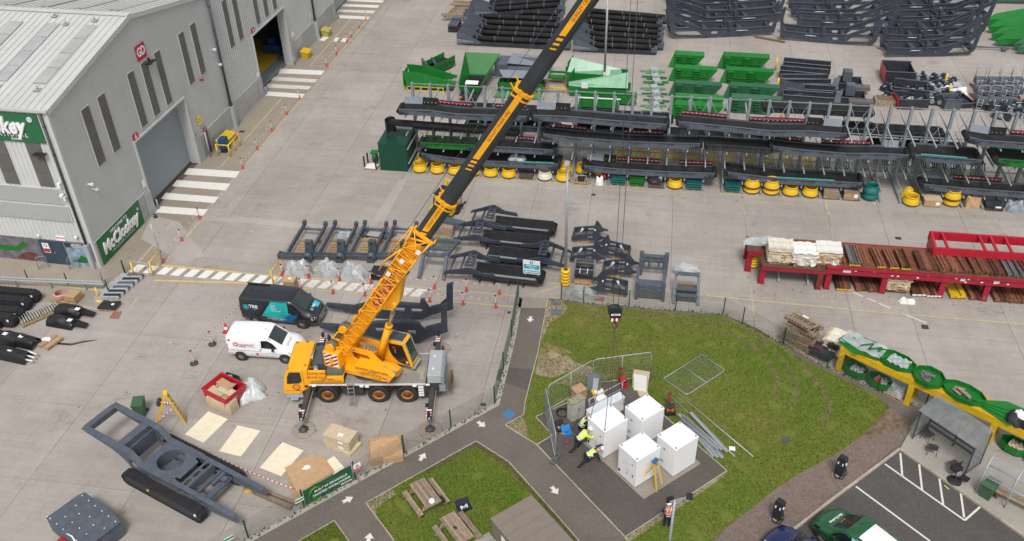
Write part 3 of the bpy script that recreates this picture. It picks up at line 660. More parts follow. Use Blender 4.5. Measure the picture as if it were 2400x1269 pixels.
YS=P('yellow_notice',(.80,.62,.03),.5);wsign(16.2,16.7,2.9,3.6,YS,'notice',.10);wtext('FIRE',.12,16.45,3.35,BLACK,.104);wtext('ACTION',.1,16.45,3.15,BLACK,.104)
wsign(6.9,7.3,2.35,2.95,LABEL,'notice',.1);wsign(27.6,28.1,2.1,2.5,LABEL,'notice',.1);wsign(36.6,37.1,2.5,2.9,LABEL,'notice');wsign(41.6,41.8,2.6,3.1,LABEL,'notice')
q=MB();q.bz(.05,.4,11.3,12.3,10.25,10.33);q.bz(.05,.12,11.7,11.9,10.2,10.6);q.build('floodlight',BLACK,wh)
q=MB();q.bz(-1.75,-.95,-.5,-.1,8.95,9.03);q.build('floodlight',BLACK,wh)
for x,y,z,m in((.2,1.45,5.9,WPL),(.2,1.75,5.35,WPL),(.12,18.1,6.1,REDL),(.1,21.1,7.5,WPL),(.1,21.5,6.0,WPL)):
 q=MB();q.cyl((0.0,y,z),(x+.12,y,z-.05),.07,8);q.box((x+.1,y,z),(.2,.16,.16));q.build('wall_camera',m,wh)
q=MB();q.bz(-.9,-.7,-.3,-.06,6.5,6.85);q.build('junction_box',WPL,wh)
q=MB();q.cyl((-.85,-.4,5.95),(-.85,-.05,5.95),.12,10);q.box((-.7,-.25,5.7),(.15,.15,.3));q.build('wall_camera',WPL,wh)
q=MB();q.cyl((-1.0,-.28,2.55),(-1.0,-.05,2.55),.1,10);q.build('bulkhead_lamp',WPL,wh)
q=MB();q.cyl((-3.9,-.2,2.2),(-3.9,-.2,2.5),.06,8);q.build('bulkhead_lamp',WPL,wh)
for k in range(3):
 q=MB();y=16.55+k*.22;q.tube([(.2,y,.1),(.2,y,2.4),(.12,y,2.5)],.035,6);q.build('service_pipe',P('pipe_maroon',(.16,.02,.02),.5),wh)
q=MB();q.tube([(.45,16.2,0),(.45,16.2,2.3)],.06,8);q.build('service_pipe',GREYP,wh)
# ------------------------------------------------------------------ mobile crane
CO=Vector((-17.282,36.712,0));CYAW=radians(8.3)
crane=thing('mobile_crane','yellow three axle mobile crane standing on its outriggers with boom raised','crane',CO,CYAW)
def CP(mb,name,mats,par=None):return mb.build(name,mats,par or crane)
DRK=P('chassis_dark',(.03,.032,.034),.6,var=.2,dirt=.3,dirtc=(.12,.11,.1))
RIMO=P('rim_orange',(.42,.165,.012),.5,var=.12,dirt=.25,dirtc=(.15,.08,.03));HUB=P('hub_brown',(.13,.04,.025),.6,var=.3)
TEXTR=P('red_vinyl',(.35,.015,.015),.5);TEXTB=P('brown_vinyl',(.11,.04,.01),.5)
tyre=MB();tyre.lathe([(.36,-.17),(.56,-.2),(.61,-.15),(.62,-.05),(.62,.05),(.61,.15),(.56,.2),(.36,.17)],36,axis='y',closed=True)
tm=tyre.mesh('tyre',P('tyre_rubber',(.022,.021,.02),.85,var=.25,dirt=.3,dirtc=(.06,.055,.05)))
rim=MB();rim.lathe([(.375,-.17),(.36,-.15),(.33,-.06),(.22,-.05),(.22,-.10),(0,-.10)],28,axis='y');rim.lathe([(.19,-.10),(.17,-.2),(.1,-.21),(0,-.21)],18,axis='y',m=1)
for k in range(10):t=k*pi/5;rim.box((.27*cos(t),-.065,.27*sin(t)),(.07,.03,.05),2)
rm=rim.mesh('rim',[RIMO,HUB,DRK])
for x in(.05,2.98,4.61):
 for s in(-1,1):
  w_=piece('wheel',tm,crane,(x,s*1.06,.62),0 if s<0 else pi);r_=bpy.data.objects.new('rim',rm);COL.objects.link(r_);r_.parent=w_
b=MB();b.bz(-1.0,6.6,-.45,.45,.55,1.2);b.bz(.9,2.1,-1.0,1.0,.5,1.25);b.bz(-1.3,-.6,-1.15,1.15,.55,1.35);b.bz(5.6,6.55,-1.15,1.15,.55,1.4);b.bz(-.6,5.7,-1.2,1.2,1.28,1.4);b.bz(5.25,5.75,-1.2,-1.0,.5,1.4);CP(b,'chassis',DRK)
b=MB()
for x in(.05,2.98,4.61):
 for s in(-1,1):
  pts=[(x+.76*cos(t),.62+.76*sin(t))for t in[pi*(.12+.76*k/10)for k in range(11)]]
  for p,q in zip(pts,pts[1:]):b.bar((p[0],s*.98,p[1]),(q[0],s*.98,q[1]),.5,.03)
CP(b,'mudguard',DRK)['kind']='stuff'
b=MB();b.bz(1.15,5.72,-1.27,1.27,1.41,1.50);CP(b,'deck',DECK)
b=MB();b.bz(-.85,5.72,-1.30,-1.272,1.40,1.53);b.bz(-.85,5.72,1.272,1.30,1.40,1.53);CP(b,'deck_rail',P('rail_white',(.62,.62,.6),.5,dirt=.2))['kind']='stuff'
b=MB();b.bz(5.35,5.6,-.95,.2,1.505,1.52);b.prism([(4.3+.25*cos(t)+(.0 if cos(t)<0 else 1.0),-.1+.25*sin(t))for t in[2*pi*k/20 for k in range(20)]],1.502,1.516);CP(b,'anti_slip_mat',P('grip_mat',(.34,.30,.22),.85,var=.15))['kind']='stuff'
for z in(.62,.82,1.02,1.22):b=MB();b.bz(5.3,5.6,-1.36,-1.2,z,z+.05);CP(b,'step',WPL)
for x,z in((5.0,1.33),(2.3,1.3),(2.0,1.33),(-.7,1.38),(5.75,1.42)):b=MB();b.bz(x,x+.22,-1.36,-1.28,z,z+.09);CP(b,'lashing_plate',WPL)
for x in(2.5,3.75,.95):b=MB();b.bz(x,x+.1,-1.335,-1.305,1.28,1.34);CP(b,'marker_lamp',REDL)
b=MB();a0,a1=Vector((1.33,-1.34,1.62)),Vector((1.33,-1.62,.12))
for dx in(0,.34):b.bar(a0+Vector((dx,0,0)),a1+Vector((dx,0,0)),.035,.05)
for k in range(6):p=a0.lerp(a1,(k+.35)/6);b.bar(p,p+Vector((.34,0,0)),.06,.03)
CP(b,'access_ladder',SILV)
b=MB();prof=[(-2.42,.75),(-2.36,1.25),(-2.22,2.0),(-1.98,2.55),(-.84,2.55),(-.80,1.4),(-.95,1.15),(-1.2,.98),(-1.35,.9),(-1.4,.72)]
b.plate(prof,(),2.5,(0,0,0),'xz');cabm=CP(b,'driving_cab',CRY);bevel(cabm,.05,3)
for s in(-1,1):
 q=MB();q.plate([(-2.12,1.52),(-2.03,2.05),(-1.88,2.38),(-1.26,2.38),(-1.24,1.72),(-1.42,1.56)],(),.02,(0,s*1.256,0),'xz');CP(q,'side_window',GLASS,cabm)
 q=MB();q.plate([(-2.05,1.78),(-2.0,2.0),(-1.9,2.1),(-1.8,1.8),(-1.83,1.6)],(),.012,(0,s*1.27,0),'xz');CP(q,'mirror',BLACK,cabm)
q=MB();q.quad((-2.41,-1.1,1.3),(-2.41,1.1,1.3),(-2.05,1.05,2.42),(-2.05,-1.05,2.42));q.quad((-2.36,-1.1,1.32),(-2.36,1.1,1.32),(-2.02,1.05,2.44),(-2.02,-1.05,2.44));CP(q,'windscreen',GLASS,cabm)
q=MB();q.plate([(-1.16,.98),(-1.14,2.5),(-1.12,2.5),(-1.14,.98)],(),.006,(0,-1.254,0),'xz');q.plate([(-2.3,.98),(-1.3,.98),(-1.3,1.0),(-2.3,1.0)],(),.006,(0,-1.254,0),'xz');CP(q,'door_seam',P('seam_dark',(.16,.07,.005),.6),cabm)['kind']='stuff'
q=MB();q.bz(-2.3,-1.35,-1.2,1.2,.42,.8);CP(q,'bumper',P('bumper_grey',(.36,.4,.4),.5,dirt=.3),cabm)
q=MB();q.bz(-2.1,-1.65,-1.33,-1.1,.32,.38);CP(q,'cab_step',GALV,cabm)
q=MB();q.lathe([(.0,-.012),(.1,-.01),(.1,.01),(0,.012)],16,(-1.03,-1.26,1.33),axis='y');CP(q,'fuel_cap',BLACK,cabm)
lettering('Q',.62,TEXTR,cabm,frame((-1.62,-1.262,1.25),(1,0,0),(0,0,1)),.002,0);lettering('tc',.2,TEXTR,cabm,frame((-1.62,-1.262,1.27),(1,0,0),(0,0,1)),.002,0)
q=MB();q.lathe([(.0,.14),(.05,.12),(.07,0),(0,0)],10,(-1.95,-1.12,2.55));CP(q,'beacon',AMBER,cabm)
q=MB();q.box((-1.0,-.85,2.58),(.08,.05,.06));q.box((-1.25,1.15,2.58),(.08,.05,.06));q.box((-1.85,1.1,2.58),(.1,.06,.05));CP(q,'roof_lug',DRK,cabm)['kind']='stuff'
q=MB();q.tube([(-.78,-.1,2.2),(-.78,-.1,2.45),(-.78,.75,2.45),(-.78,.75,2.2)],.06,8);CP(q,'intake_duct',SILV,cabm)
b=MB();b.bz(-.74,.5,-.45,1.15,1.42,2.3);CP(b,'engine_cover',P('cover_dark_grey',(.075,.08,.082),.55,var=.12))
b=MB();b.bz(-.74,1.15,-1.22,1.15,1.40,1.62);b.bz(.05,.55,-1.0,-.3,1.62,1.95);CP(b,'engine_bay',DRK)
b=MB();b.tube([(-.48,-.78,1.62),(-.48,-.78,2.34)],.15,16);b.tube([(-.48,-.78,2.34),(-.48,-.78,2.42)],.11,14);b.tube([(-.48,-.72,2.28),(-.75,-.80,2.36),(-.95,-.86,2.28)],.06,10,1);CP(b,'exhaust_silencer',[CHROME,P('exhaust_brown',(.14,.06,.03),.5)])
b=MB();b.tube([(.05,1.2,2.2),(.05,1.2,2.95),(-.02,1.2,3.05)],.07,10);CP(b,'air_intake',BLACK)
b=MB();b.bz(-.8,.16,-1.28,-1.14,1.58,2.45);b.bz(.16,1.14,-1.28,-1.14,1.58,1.99);b.bz(.16,1.14,-1.14,-.7,1.93,1.99);CP(b,'side_panel',CRY)
b=MB();b.bz(.16,1.1,-1.1,-.5,1.99,2.2);CP(b,'battery_box',P('box_green_grey',(.09,.11,.10),.6))
def ct(tx,sz,x,z,y=-1.284,m=TEXTB,par=None,sx=1,bold=.012,M=None):return lettering(tx,sz,m,par or crane,(M or Matrix())@frame((x,y,z),(1,0,0),(0,0,1)),.002,bold,sx=sx)
ct('CRANE HIRE',.19,-.33,2.3,m=TEXTR);ct('&',.1,-.33,2.16,m=TEXTR);ct('CRANE SALES',.19,-.33,2.02,m=TEXTR)
ct('T: 02877788870',.13,.2,1.86);ct('M: 07886428610   M: 07734231850',.12,.18,1.74);ct('WWW.QUIGLEYCRANESERVICES.COM',.115,.18,1.63)
b=MB();b.bz(5.84,6.62,-1.2,1.0,1.46,2.04);o=CP(b,'stowage_box',GREYP);bevel(o,.03,2)
for y in(-.62,.45):q=MB();q.bz(6.1,6.2,y-.08,y+.08,2.04,2.055);CP(q,'box_latch',WPL)
b=MB();b.bz(6.62,6.75,-1.2,1.0,1.4,1.95)
for k in range(8):b.bar((6.78,-1.2+k*.3,1.35),(6.78,-1.2+k*.3,1.95),.03)
b.bar((6.78,-1.2,1.9),(6.78,1.0,1.9),.04);b.bar((6.78,-1.2,1.5),(6.78,1.0,1.5),.04);b.bz(6.5,6.85,-1.32,-1.24,.95,1.4);CP(b,'tail_rack',GALVD)['kind']='stuff'
b=MB();b.bar((6.5,-1.34,1.0),(6.85,-1.34,1.4),.03);b.bar((6.5,-1.34,1.4),(6.85,-1.34,1.0),.03);CP(b,'rack_brace',GALV)['kind']='stuff'
b=MB();b.box((7.05,-.9,1.2),(.18,.42,.9));b.box((7.15,-.55,1.35),(.18,.35,.75));CP(b,'support_pad_stack',WOODD)['kind']='stuff'
for y in(-1.0,.9):q=MB();q.bz(6.6,6.72,y-.15,y+.15,.8,.95);CP(q,'tail_lamp',REDL)
for x in(-.97,6.08):
 for s in(-1,1):
  b=MB();b.bar((x,s*.9,.92),(x,s*3.42,.92),.26,.32);b.bar((x+.2,s*1.1,.85),(x+.2,s*3.2,.85),.03,.05,1);o=CP(b,'outrigger_beam',[P('beam_dark',(.045,.05,.055),.5,dirt=.2),P('stripe_pink',(.5,.28,.26),.5)])
  q=MB()
  for k in range(5):q.box((x-.02,s*(2.94+k*.1),.92),(.275,.1,.325),k%2)
  CP(q,'warning_marker',[WHT,TEXTR],o)
  q=MB();q.cyl((x,s*3.39,1.05),(x,s*3.39,.2),.06,12,1);q.box((x,s*3.39,1.2),(.16,.16,.34));q.box((x-.18,s*2.6,1.12),(.16,.2,.14));q.box((x-.18,s*2.6,1.0),(.1,.12,.12),2);CP(q,'jack',[BLACK,CHROME,WPL],o)
  q=MB();q.lathe([(.28,.06),(.3,.06),(.3,.12),(.12,.2),(.1,.24),(0,.24)],4,(x,s*3.39,0));q.bz(x-.23,x+.23,s*3.39-.23,s*3.39+.23,.05,.10);CP(q,'foot',P('foot_dark',(.05,.055,.05),.6,var=.2),o)
for(x,s,m,lab)in((-.97,-1,P('pad_tan',(.28,.24,.2),.8,var=.2),'round tan outrigger mat under the crane front foot'),(6.08,-1,P('pad_pink',(.32,.23,.19),.8,var=.2),'round pinkish outrigger mat under the rear foot by the fence'),(6.08,1,MATS['pad_pink'],'round outrigger mat under the crane rear far foot'),(-.97,1,MATS['pad_tan'],'round outrigger mat under the crane front far foot')):
 b=MB();b.lathe([(0,0),(.62,0),(.65,.02),(.65,.045),(.6,.05),(0,.05)],32);b.tube([(.6,.05,.05),(.7,.1,.06),(.72,0,.06),(.66,-.08,.05)],.015,6)
 o=b.build('outrigger_mat',m,None,Vector((CO.x+cos(CYAW)*x-sin(CYAW)*s*3.39,CO.y+sin(CYAW)*x+cos(CYAW)*s*3.39,.002)));tag(o,lab,'mat')
UM=Matrix.Translation((2.4,0,0))@Matrix.Rotation(radians(-18.72),4,'Z')
def U():b=MB();b.M=UM;return b
b=U();b.lathe([(1.0,1.4),(1.0,1.62),(.85,1.62),(.85,1.85),(0,1.85)],32);CP(b,'slew_ring',DRK)
b=U();b.bz(-1.9,1.2,-.95,.95,1.72,1.98);b.prism([(.2,.3),(1.6,.3),(2.0,.1),(2.0,-.3),(1.6,-.55),(.2,-.5)],1.75,2.1);CP(b,'turntable',CRY)
b=U();b.prism([(.45,.2),(1.5,.2),(1.8,.05),(1.8,-.25),(1.5,-.45),(.45,-.4)],2.101,2.115);CP(b,'walkway_mat',P('grip_mat2',(.33,.28,.19),.85,var=.15))
side=[(-1.95,3.0),(-1.5,3.35),(-.6,3.38),(.55,3.3),(1.15,2.7),(1.15,2.0),(-1.5,1.98)];hole=[(-.75,3.05),(.3,3.0),(.6,2.65),(-.2,2.35),(-.6,2.6)]
for v in(-.46,.46):b=U();b.plate(side,[hole],.09,(0,v,0),'xz');CP(b,'boom_bracket',CRY)
b=U();b.tube([(-1.5,-.6,2.64),(-1.5,.6,2.64)],.16,14);b.tube([(.65,-.5,2.35),(.65,.5,2.35)],.13,12)
for k in range(5):b.bar((-.5+k*.2,-.4,2.0),(-.3+k*.2,.4,2.9-.1*k),.05)
CP(b,'pivot_shaft',CRY)
b=U();b.bz(-2.15,-1.15,-1.22,1.22,2.12,3.25);o=CP(b,'counterweight',CRY);bevel(o,.06,2)
b=U();x0,x1,z0,z1=-2.05,-1.22,2.3,3.2;b.bz(x0,x1,-1.233,-1.221,z0,z1,0)
for k in range(-1,5):
 a=z0+k*.26;pts=[]
 def cl(x,z):return(min(max(x,x0),x1),min(max(z,z0),z1))
 lo,hi=a,a+.13;P0=[(x0,lo),(x1,lo+.5),(x1,hi+.5),(x0,hi)]
 def clip(poly,f):
  out=[]
  for i in range(len(poly)):
   p,q=poly[i],poly[(i+1)%len(poly)];fp,fq=f(p),f(q)
   if fp>=0:out.append(p)
   if fp*fq<0:t=fp/(fp-fq);out.append((p[0]+(q[0]-p[0])*t,p[1]+(q[1]-p[1])*t))
  return out
 P1=clip(clip(P0,lambda p:p[1]-z0),lambda p:z1-p[1])
 if len(P1)>2:b.plate(P1,(),.004,(0,-1.236,0),'xz',1)
CP(b,'chevron_board',[WHT,TEXTR],o)
b=U();b.bz(-1.75,-1.5,-1.26,-1.236,2.45,2.85);CP(b,'board_bracket',CRY,o)
for v,r in((-.75,.27),(.85,.3)):
 b=U();b.tube([(-1.75,v-.28,3.42),(-1.75,v+.28,3.42)],r,18);b.tube([(-1.75,v-.22,3.42),(-1.75,v+.22,3.42)],r*1.12,18,1);b.tube([(-1.75,v-.34,3.42),(-1.75,v+.34,3.42)],.1,10,0);b.box((-1.75,v-.33,3.3),(.5,.06,.5));b.box((-1.75,v+.33,3.3),(.5,.06,.5));CP(b,'winch',[CRY,P('rope_drum',(.16,.12,.07),.7)])
b=U();b.bz(-2.05,-1.3,-.25,.45,3.25,3.42);b.bz(-1.95,-1.4,-.15,.35,3.425,3.45,1);CP(b,'hydraulic_cooler',[CRY,P('grille_brown',(.07,.05,.03),.7)])
for u,v in((-2.1,-.5),(-2.1,.55),(-1.3,1.15)):b=U();b.tube([(u,v,3.2),(u,v,3.62)],.03,8);b.lathe([(.05,3.58),(.07,3.62),(.06,3.72),(0,3.74)],10,(u,v,0),1);CP(b,'work_lamp',[BLACK,AMBER if u==-1.3 else BLACK])
b=U();b.plate([(-.22,2.0),(1.85,2.0),(2.22,2.55),(1.75,2.78),(-.22,2.72)],(),.75,(0,-.84,0),'xz');sc_=CP(b,'side_cabinet',CRY);bevel(sc_,.035,2)
for tx,sz,x,z,m in(('QUIGLEY CRANE HIRE',.2,.85,2.60,TEXTR),('T: 02877788870',.085,.85,2.47,TEXTB),('M: 07886428610    M: 07734231850',.085,.82,2.37,TEXTB),('CONTRACT LIFTS AVAILABLE',.135,.85,2.25,TEXTB),('CPCS',.1,.25,2.14,TEXTB),('LIFTING SAFELY',.1,1.1,2.1,TEXTB)):
 lettering(tx,sz,m,sc_,UM@frame((x,-1.219,z),(1,0,0),(0,0,1)),.002,.014)
b=U();b.lathe([(0,-.006),(.1,-.006),(.1,.006),(0,.006)],16,(1.7,-1.218,2.12),axis='y');b.bz(1.63,1.77,-1.228,-1.222,2.1,2.15,1);CP(b,'round_badge',[MAG,WHT],sc_)
b=U();b.lathe([(0,-.006),(.09,-.006),(.09,.006),(0,.006)],16,(-.55,-.512,3.1),axis='y');b.bz(-.61,-.49,-.522,-.516,3.08,3.12,1);CP(b,'round_badge',[MAG,WHT])
b=U();b.box((2.15,-.95,2.62),(.16,.12,.2));b.lathe([(.03,0),(.05,.04),(.05,.09),(0,.1)],10,(1.55,-.9,2.78),0);CP(b,'cabinet_fitting',[SILV],sc_)
ocp=[(.85,2.0),(2.55,2.0),(2.62,2.15),(2.2,3.62),(2.1,3.68),(.95,3.68),(.85,3.55)]
b=U();b.plate(ocp,(),.86,(0,.8,0),'xz');oc=CP(b,'operator_cab',CRY);bevel(oc,.05,3)
b=U();b.plate([(1.22,3.48),(2.08,3.5),(2.45,2.12),(2.2,2.1),(1.72,2.22),(1.38,2.6),(1.22,3.0)],(),.015,(0,.365,0),'xz');CP(b,'side_window',GLASS,oc)
b=U();b.slab4((2.59,.45,2.32),(2.59,1.15,2.32),(2.235,1.15,3.56),(2.235,.45,3.56),-.02);CP(b,'front_window',P('green_glass',(.03,.05,.045),.08,var=.1,spec=.7,coat=.3),oc)
b=U();b.bz(1.15,2.05,.45,1.16,3.683,3.70);CP(b,'roof_window',P('roof_glass',(.05,.06,.065),.1,var=.3,spec=.7),oc)
b=U()
for v in(.42,1.18):b.tube([(2.66,v,2.1),(2.27,v,3.6),(2.15,v,3.74),(1.2,v,3.74)],.022,6)
CP(b,'guard_rail',GALV,oc)
b=U();b.bz(2.5,2.72,.35,1.25,1.93,2.0);CP(b,'cab_footplate',GALV,oc)
b=U();b.box((1.6,.352,3.0),(.06,.01,.3));b.box((1.52,.352,3.25),(.12,.01,.06));CP(b,'operator_sleeve',P('orange_sleeve',(.6,.12,.03),.7),oc)
b=U();b.box((2.28,.354,2.3),(.14,.006,.2));CP(b,'window_notice',P('notice_green',(.5,.6,.45),.6),oc)
# ---- boom
BA=radians(57.4)
BM=UM@Matrix(((cos(BA),0,-sin(BA),-1.5),(0,1,0,0),(sin(BA),0,cos(BA),2.64),(0,0,0,1)))
def B():b=MB();b.M=BM;return b
def boomsec(b,t0,t1,w,h,m=0):
 ring=[(-.5,.46),(-.44,.5),(.44,.5),(.5,.46),(.5,-.12),(.44,-.32),(.3,-.45),(.1,-.5),(-.1,-.5),(-.3,-.45),(-.44,-.32),(-.5,-.12)]
 vs=[(t,y*w,z*h)for t in(t0,t1)for y,z in ring];n=len(ring)
 b.add(vs,[(i,(i+1)%n,(i+1)%n+n,i+n)for i in range(n)]+[tuple(range(n))[::-1],tuple(range(n,2*n))],m)
b=B();boomsec(b,-.35,10.26,.72,.86);b.bz(-.2,.6,-.42,.42,-.5,.3);b.plate([(4.7,-.4),(7.6,-.4),(6.0,-.98),(5.2,-1.0)],(),.5,(0,0,0),'xz');b.tube([(5.6,-.36,-.85),(5.6,.36,-.85)],.15,12);bs=CP(b,'boom_base_section',CRY)
for i,(t0,t1,w,h)in enumerate(((10.2,13.4,.70,.86),(13.3,20.75,.63,.78),(20.7,29.0,.56,.70))):
 b=B();boomsec(b,t0,t1,w,h);se=CP(b,'boom_section',BOOM)
 y=-w/2-.004;L0=t0+(.95 if i==0 else 3.15);L1=t1-.08 if i<2 else t0+5.6
 b=B();s_=h*.21;lo=-h*.13
 b.plate([(L0+.14,lo),(L0,s_),(L1,s_),(L1,lo)],(),.004,(0,y,0),'xz')
 for k in range(3):q0=L0-.26-k*.24;b.plate([(q0+.12,lo),(q0,s_),(q0+.14-.03*k,s_),(q0+.26-.03*k,lo)],(),.004,(0,y,0),'xz')
 CP(b,'name_stripe',P('stripe_yellow',(.82,.38,.01),.5),se)
 lettering('QUIGLEY CRANE HIRE',.185,TEXTR,se,BM@frame(((L0+.22+L1)/2+(.0 if i<2 else .45),y-.004,(lo+s_)/2),(1,0,0),(0,0,1)),.001,.014,sx=.93 if i==0 else 1.05)
 if i<2:
  b=B();b2=(w+.10,h+.12);t=t1
  for k in range(14):
   pass
  boomsec(b,t-.16,t+.02,w+.10,h+.12);boomsec(b,t-.42,t-.34,w+.05,h+.06);o=CP(b,'boom_collar',CRY,se)
  b=B()
  for k in range(9):a_=-2.6+k*.65;b.box((t+.03,(w/2+.06)*sin(a_),(h/2+.07)*cos(a_)),(.1,.09,.09))
  b.bar((t-.1,-w/2-.05,h/2),(t+.1,-w/2-.1,h/2+.28),.05);b.bar((t-.1,w/2,h/2),(t+.1,w/2,h/2+.3),.05);CP(b,'rope_guide',CRY,se)['kind']='stuff'
lettering('QUIGLEY',.62,TEXTR,bs,BM@frame((6.4,-.364,-.02),(1,0,0),(0,0,1)),.003,.03,sx=1.25)
lettering('QUIGLEY',.62,P('pink_outline',(.75,.45,.4),.5),bs,BM@frame((6.4,-.362,-.02),(1,0,0),(0,0,1)),.001,.06,sx=1.25)
b=U();p0,p1=Vector((.65,0,2.35)),Vector((2.23,0,6.9));b.tube([p0,p0.lerp(p1,.60)],.19,18);b.tube([p0.lerp(p1,.58),p0.lerp(p1,.62)],.21,18);b.tube([p0.lerp(p1,.6),p1],.12,16,1);CP(b,'luffing_cylinder',[CRY,CHROME])
def jib(b,t0,t1,y0,y1,z0,z1,n,r=.032,rb=.02):
 C4=[(y0,z0),(y1,z0),(y1,z1),(y0,z1)]
 for y,z in C4:b.tube([(t0,y,z),(t1,y,z)],r,6)
 for k in range(n):
  a,c=t0+(t1-t0)*k/n,t0+(t1-t0)*(k+1)/n
  for i in range(4):
   p,q=C4[i],C4[(i+1)%4]
   if k%2:p,q=q,p
   b.tube([(a,*p),(c,*q)],rb,5,cap=False);b.tube([(a,*C4[i]),(a,*C4[(i+1)%4])],rb*.9,5,cap=False)
b=B();jib(b,.9,7.6,-.98,-.44,-.34,.40,11)
for y,z in((-.98,-.34),(-.98,.40),(-.44,-.34),(-.44,.40)):b.tube([(.9,y,z),(.1,-.6,-.05)],.03,6)
CP(b,'stowed_jib',CRY)['kind']='stuff'
b=B();jib(b,7.6,10.0,-1.02,-.44,-.42,.46,6,.036,.026)
for(y,z)in((-1.02,-.42),(-1.02,.46)):b.tube([(10.0,y,z),(11.1,-.5,z*1.35)],.04,6)
b.tube([(10.0,-1.02,-.42),(11.0,-.5,.5)],.03,6);b.tube([(10.0,-1.02,.46),(11.0,-.5,-.5)],.03,6)
b.tube([(10.3,-.45,.55),(10.9,-.45,-.62)],.06,8);b.tube([(11.0,-.48,.68),(10.2,.5,.72)],.05,6);b.tube([(11.05,-.48,-.66),(10.6,.5,-.62)],.05,6)
b.tube([(9.9,-1.0,.46),(8.3,-.75,.86),(7.6,-.8,.80)],.045,6);b.tube([(8.6,-.98,.4),(8.2,-.75,.86)],.03,6);b.tube([(10.9,-.5,.7),(8.6,-.6,.86)],.035,6)
b.box((10.9,-.45,0),(.14,.16,1.3));b.box((10.3,.0,.56),(.5,.8,.1));b.box((7.0,-.72,.44),(.25,.1,.12));b.box((4.2,-.72,.44),(.2,.1,.12));b.box((2.2,-.72,.44),(.2,.1,.12));b.box((5.8,-.5,.5),(.25,.12,.1));b.box((3.3,-.5,.5),(.25,.12,.1));b.box((5.6,-.8,-.4),(.9,.12,.12))
CP(b,'jib_head',CRY)['kind']='stuff'
for t,y,z in((9.3,-1.05,.1),(10.4,-1.02,-.3),(8.0,-1.03,.3)):b=B();b.box((t,y,z),(.3,.02,.22));CP(b,'notice_plate',LABEL)
b=B();b.tube([(10.6,-.3,-.1),(10.9,-.1,-.3),(10.7,.2,-.3)],.04,6);CP(b,'boom_head_hose',P('hose_brown',(.16,.04,.02),.6))
ROPE=P('wire_rope',(.05,.05,.05),.5)
b=B();b.box((29.1,0,-.1),(.7,.6,.9));b.tube([(29.1,-.2,.55),(29.1,.2,.55)],.3,16);b.tube([(29.3,-.2,-.35),(29.3,.2,-.35)],.25,16);CP(b,'boom_head',CRY)
b=MB();b.tube([UM@Vector((-1.75,.75,3.75)),BM@Vector((29.0,.05,.85))],.013,6);CP(b,'hoist_rope',ROPE)
LOAD=Vector((-1.0,34.5,0))
TIP=Vector((LOAD.x,LOAD.y,27.4))
hk=thing('hook_block','black crane hook block with red and white chevrons hanging on two ropes','hook',(LOAD.x,LOAD.y,8.3),radians(10))
b=MB();b.plate([(-.26,1.05),(-.3,.75),(-.22,.42),(.22,.42),(.3,.75),(.26,1.05),(.12,1.25),(-.12,1.25)],(),.34,(0,0,0),'xz');o=b.build('hook_cheek',P('hook_black',(.02,.02,.02),.4),hk);bevel(o,.03,2)
b=MB()
for k in range(4):b.box((-.16+k*.11,-.178,.52),(.1,.012,.18),k%2)
b.bz(-.22,.22,-.182,-.17,.78,.88,0);b.build('chevron_plate',[WHT,TEXTR],hk)
lettering('LIEBHERR',.075,BLACK,hk,frame((0,-.186,.83),(1,0,0),(0,0,1)),.002,.01)
b=MB();b.tube([(-.12,-.12,1.0),(-.12,.12,1.0)],.26,18);b.tube([(.12,-.12,1.0),(.12,.12,1.0)],.2,18);b.build('sheave',STEELD,hk)
b=MB();b.cyl((0,0,.45),(0,0,.2),.07,10);b.tube([(0,0,.2),(.10,0,.1),(.12,0,-.02),(.03,0,-.12),(-.09,0,-.06),(-.12,0,.03)],[.06,.06,.065,.06,.045,.02],8);b.build('hook',P('hook_rust',(.11,.05,.03),.6),hk)
b=MB()
for dx in(-.13,.13):b.tube([(dx,0,1.05),(dx,0,TIP.z-8.3)],.013,6)
b.build('hoist_rope',ROPE,hk)
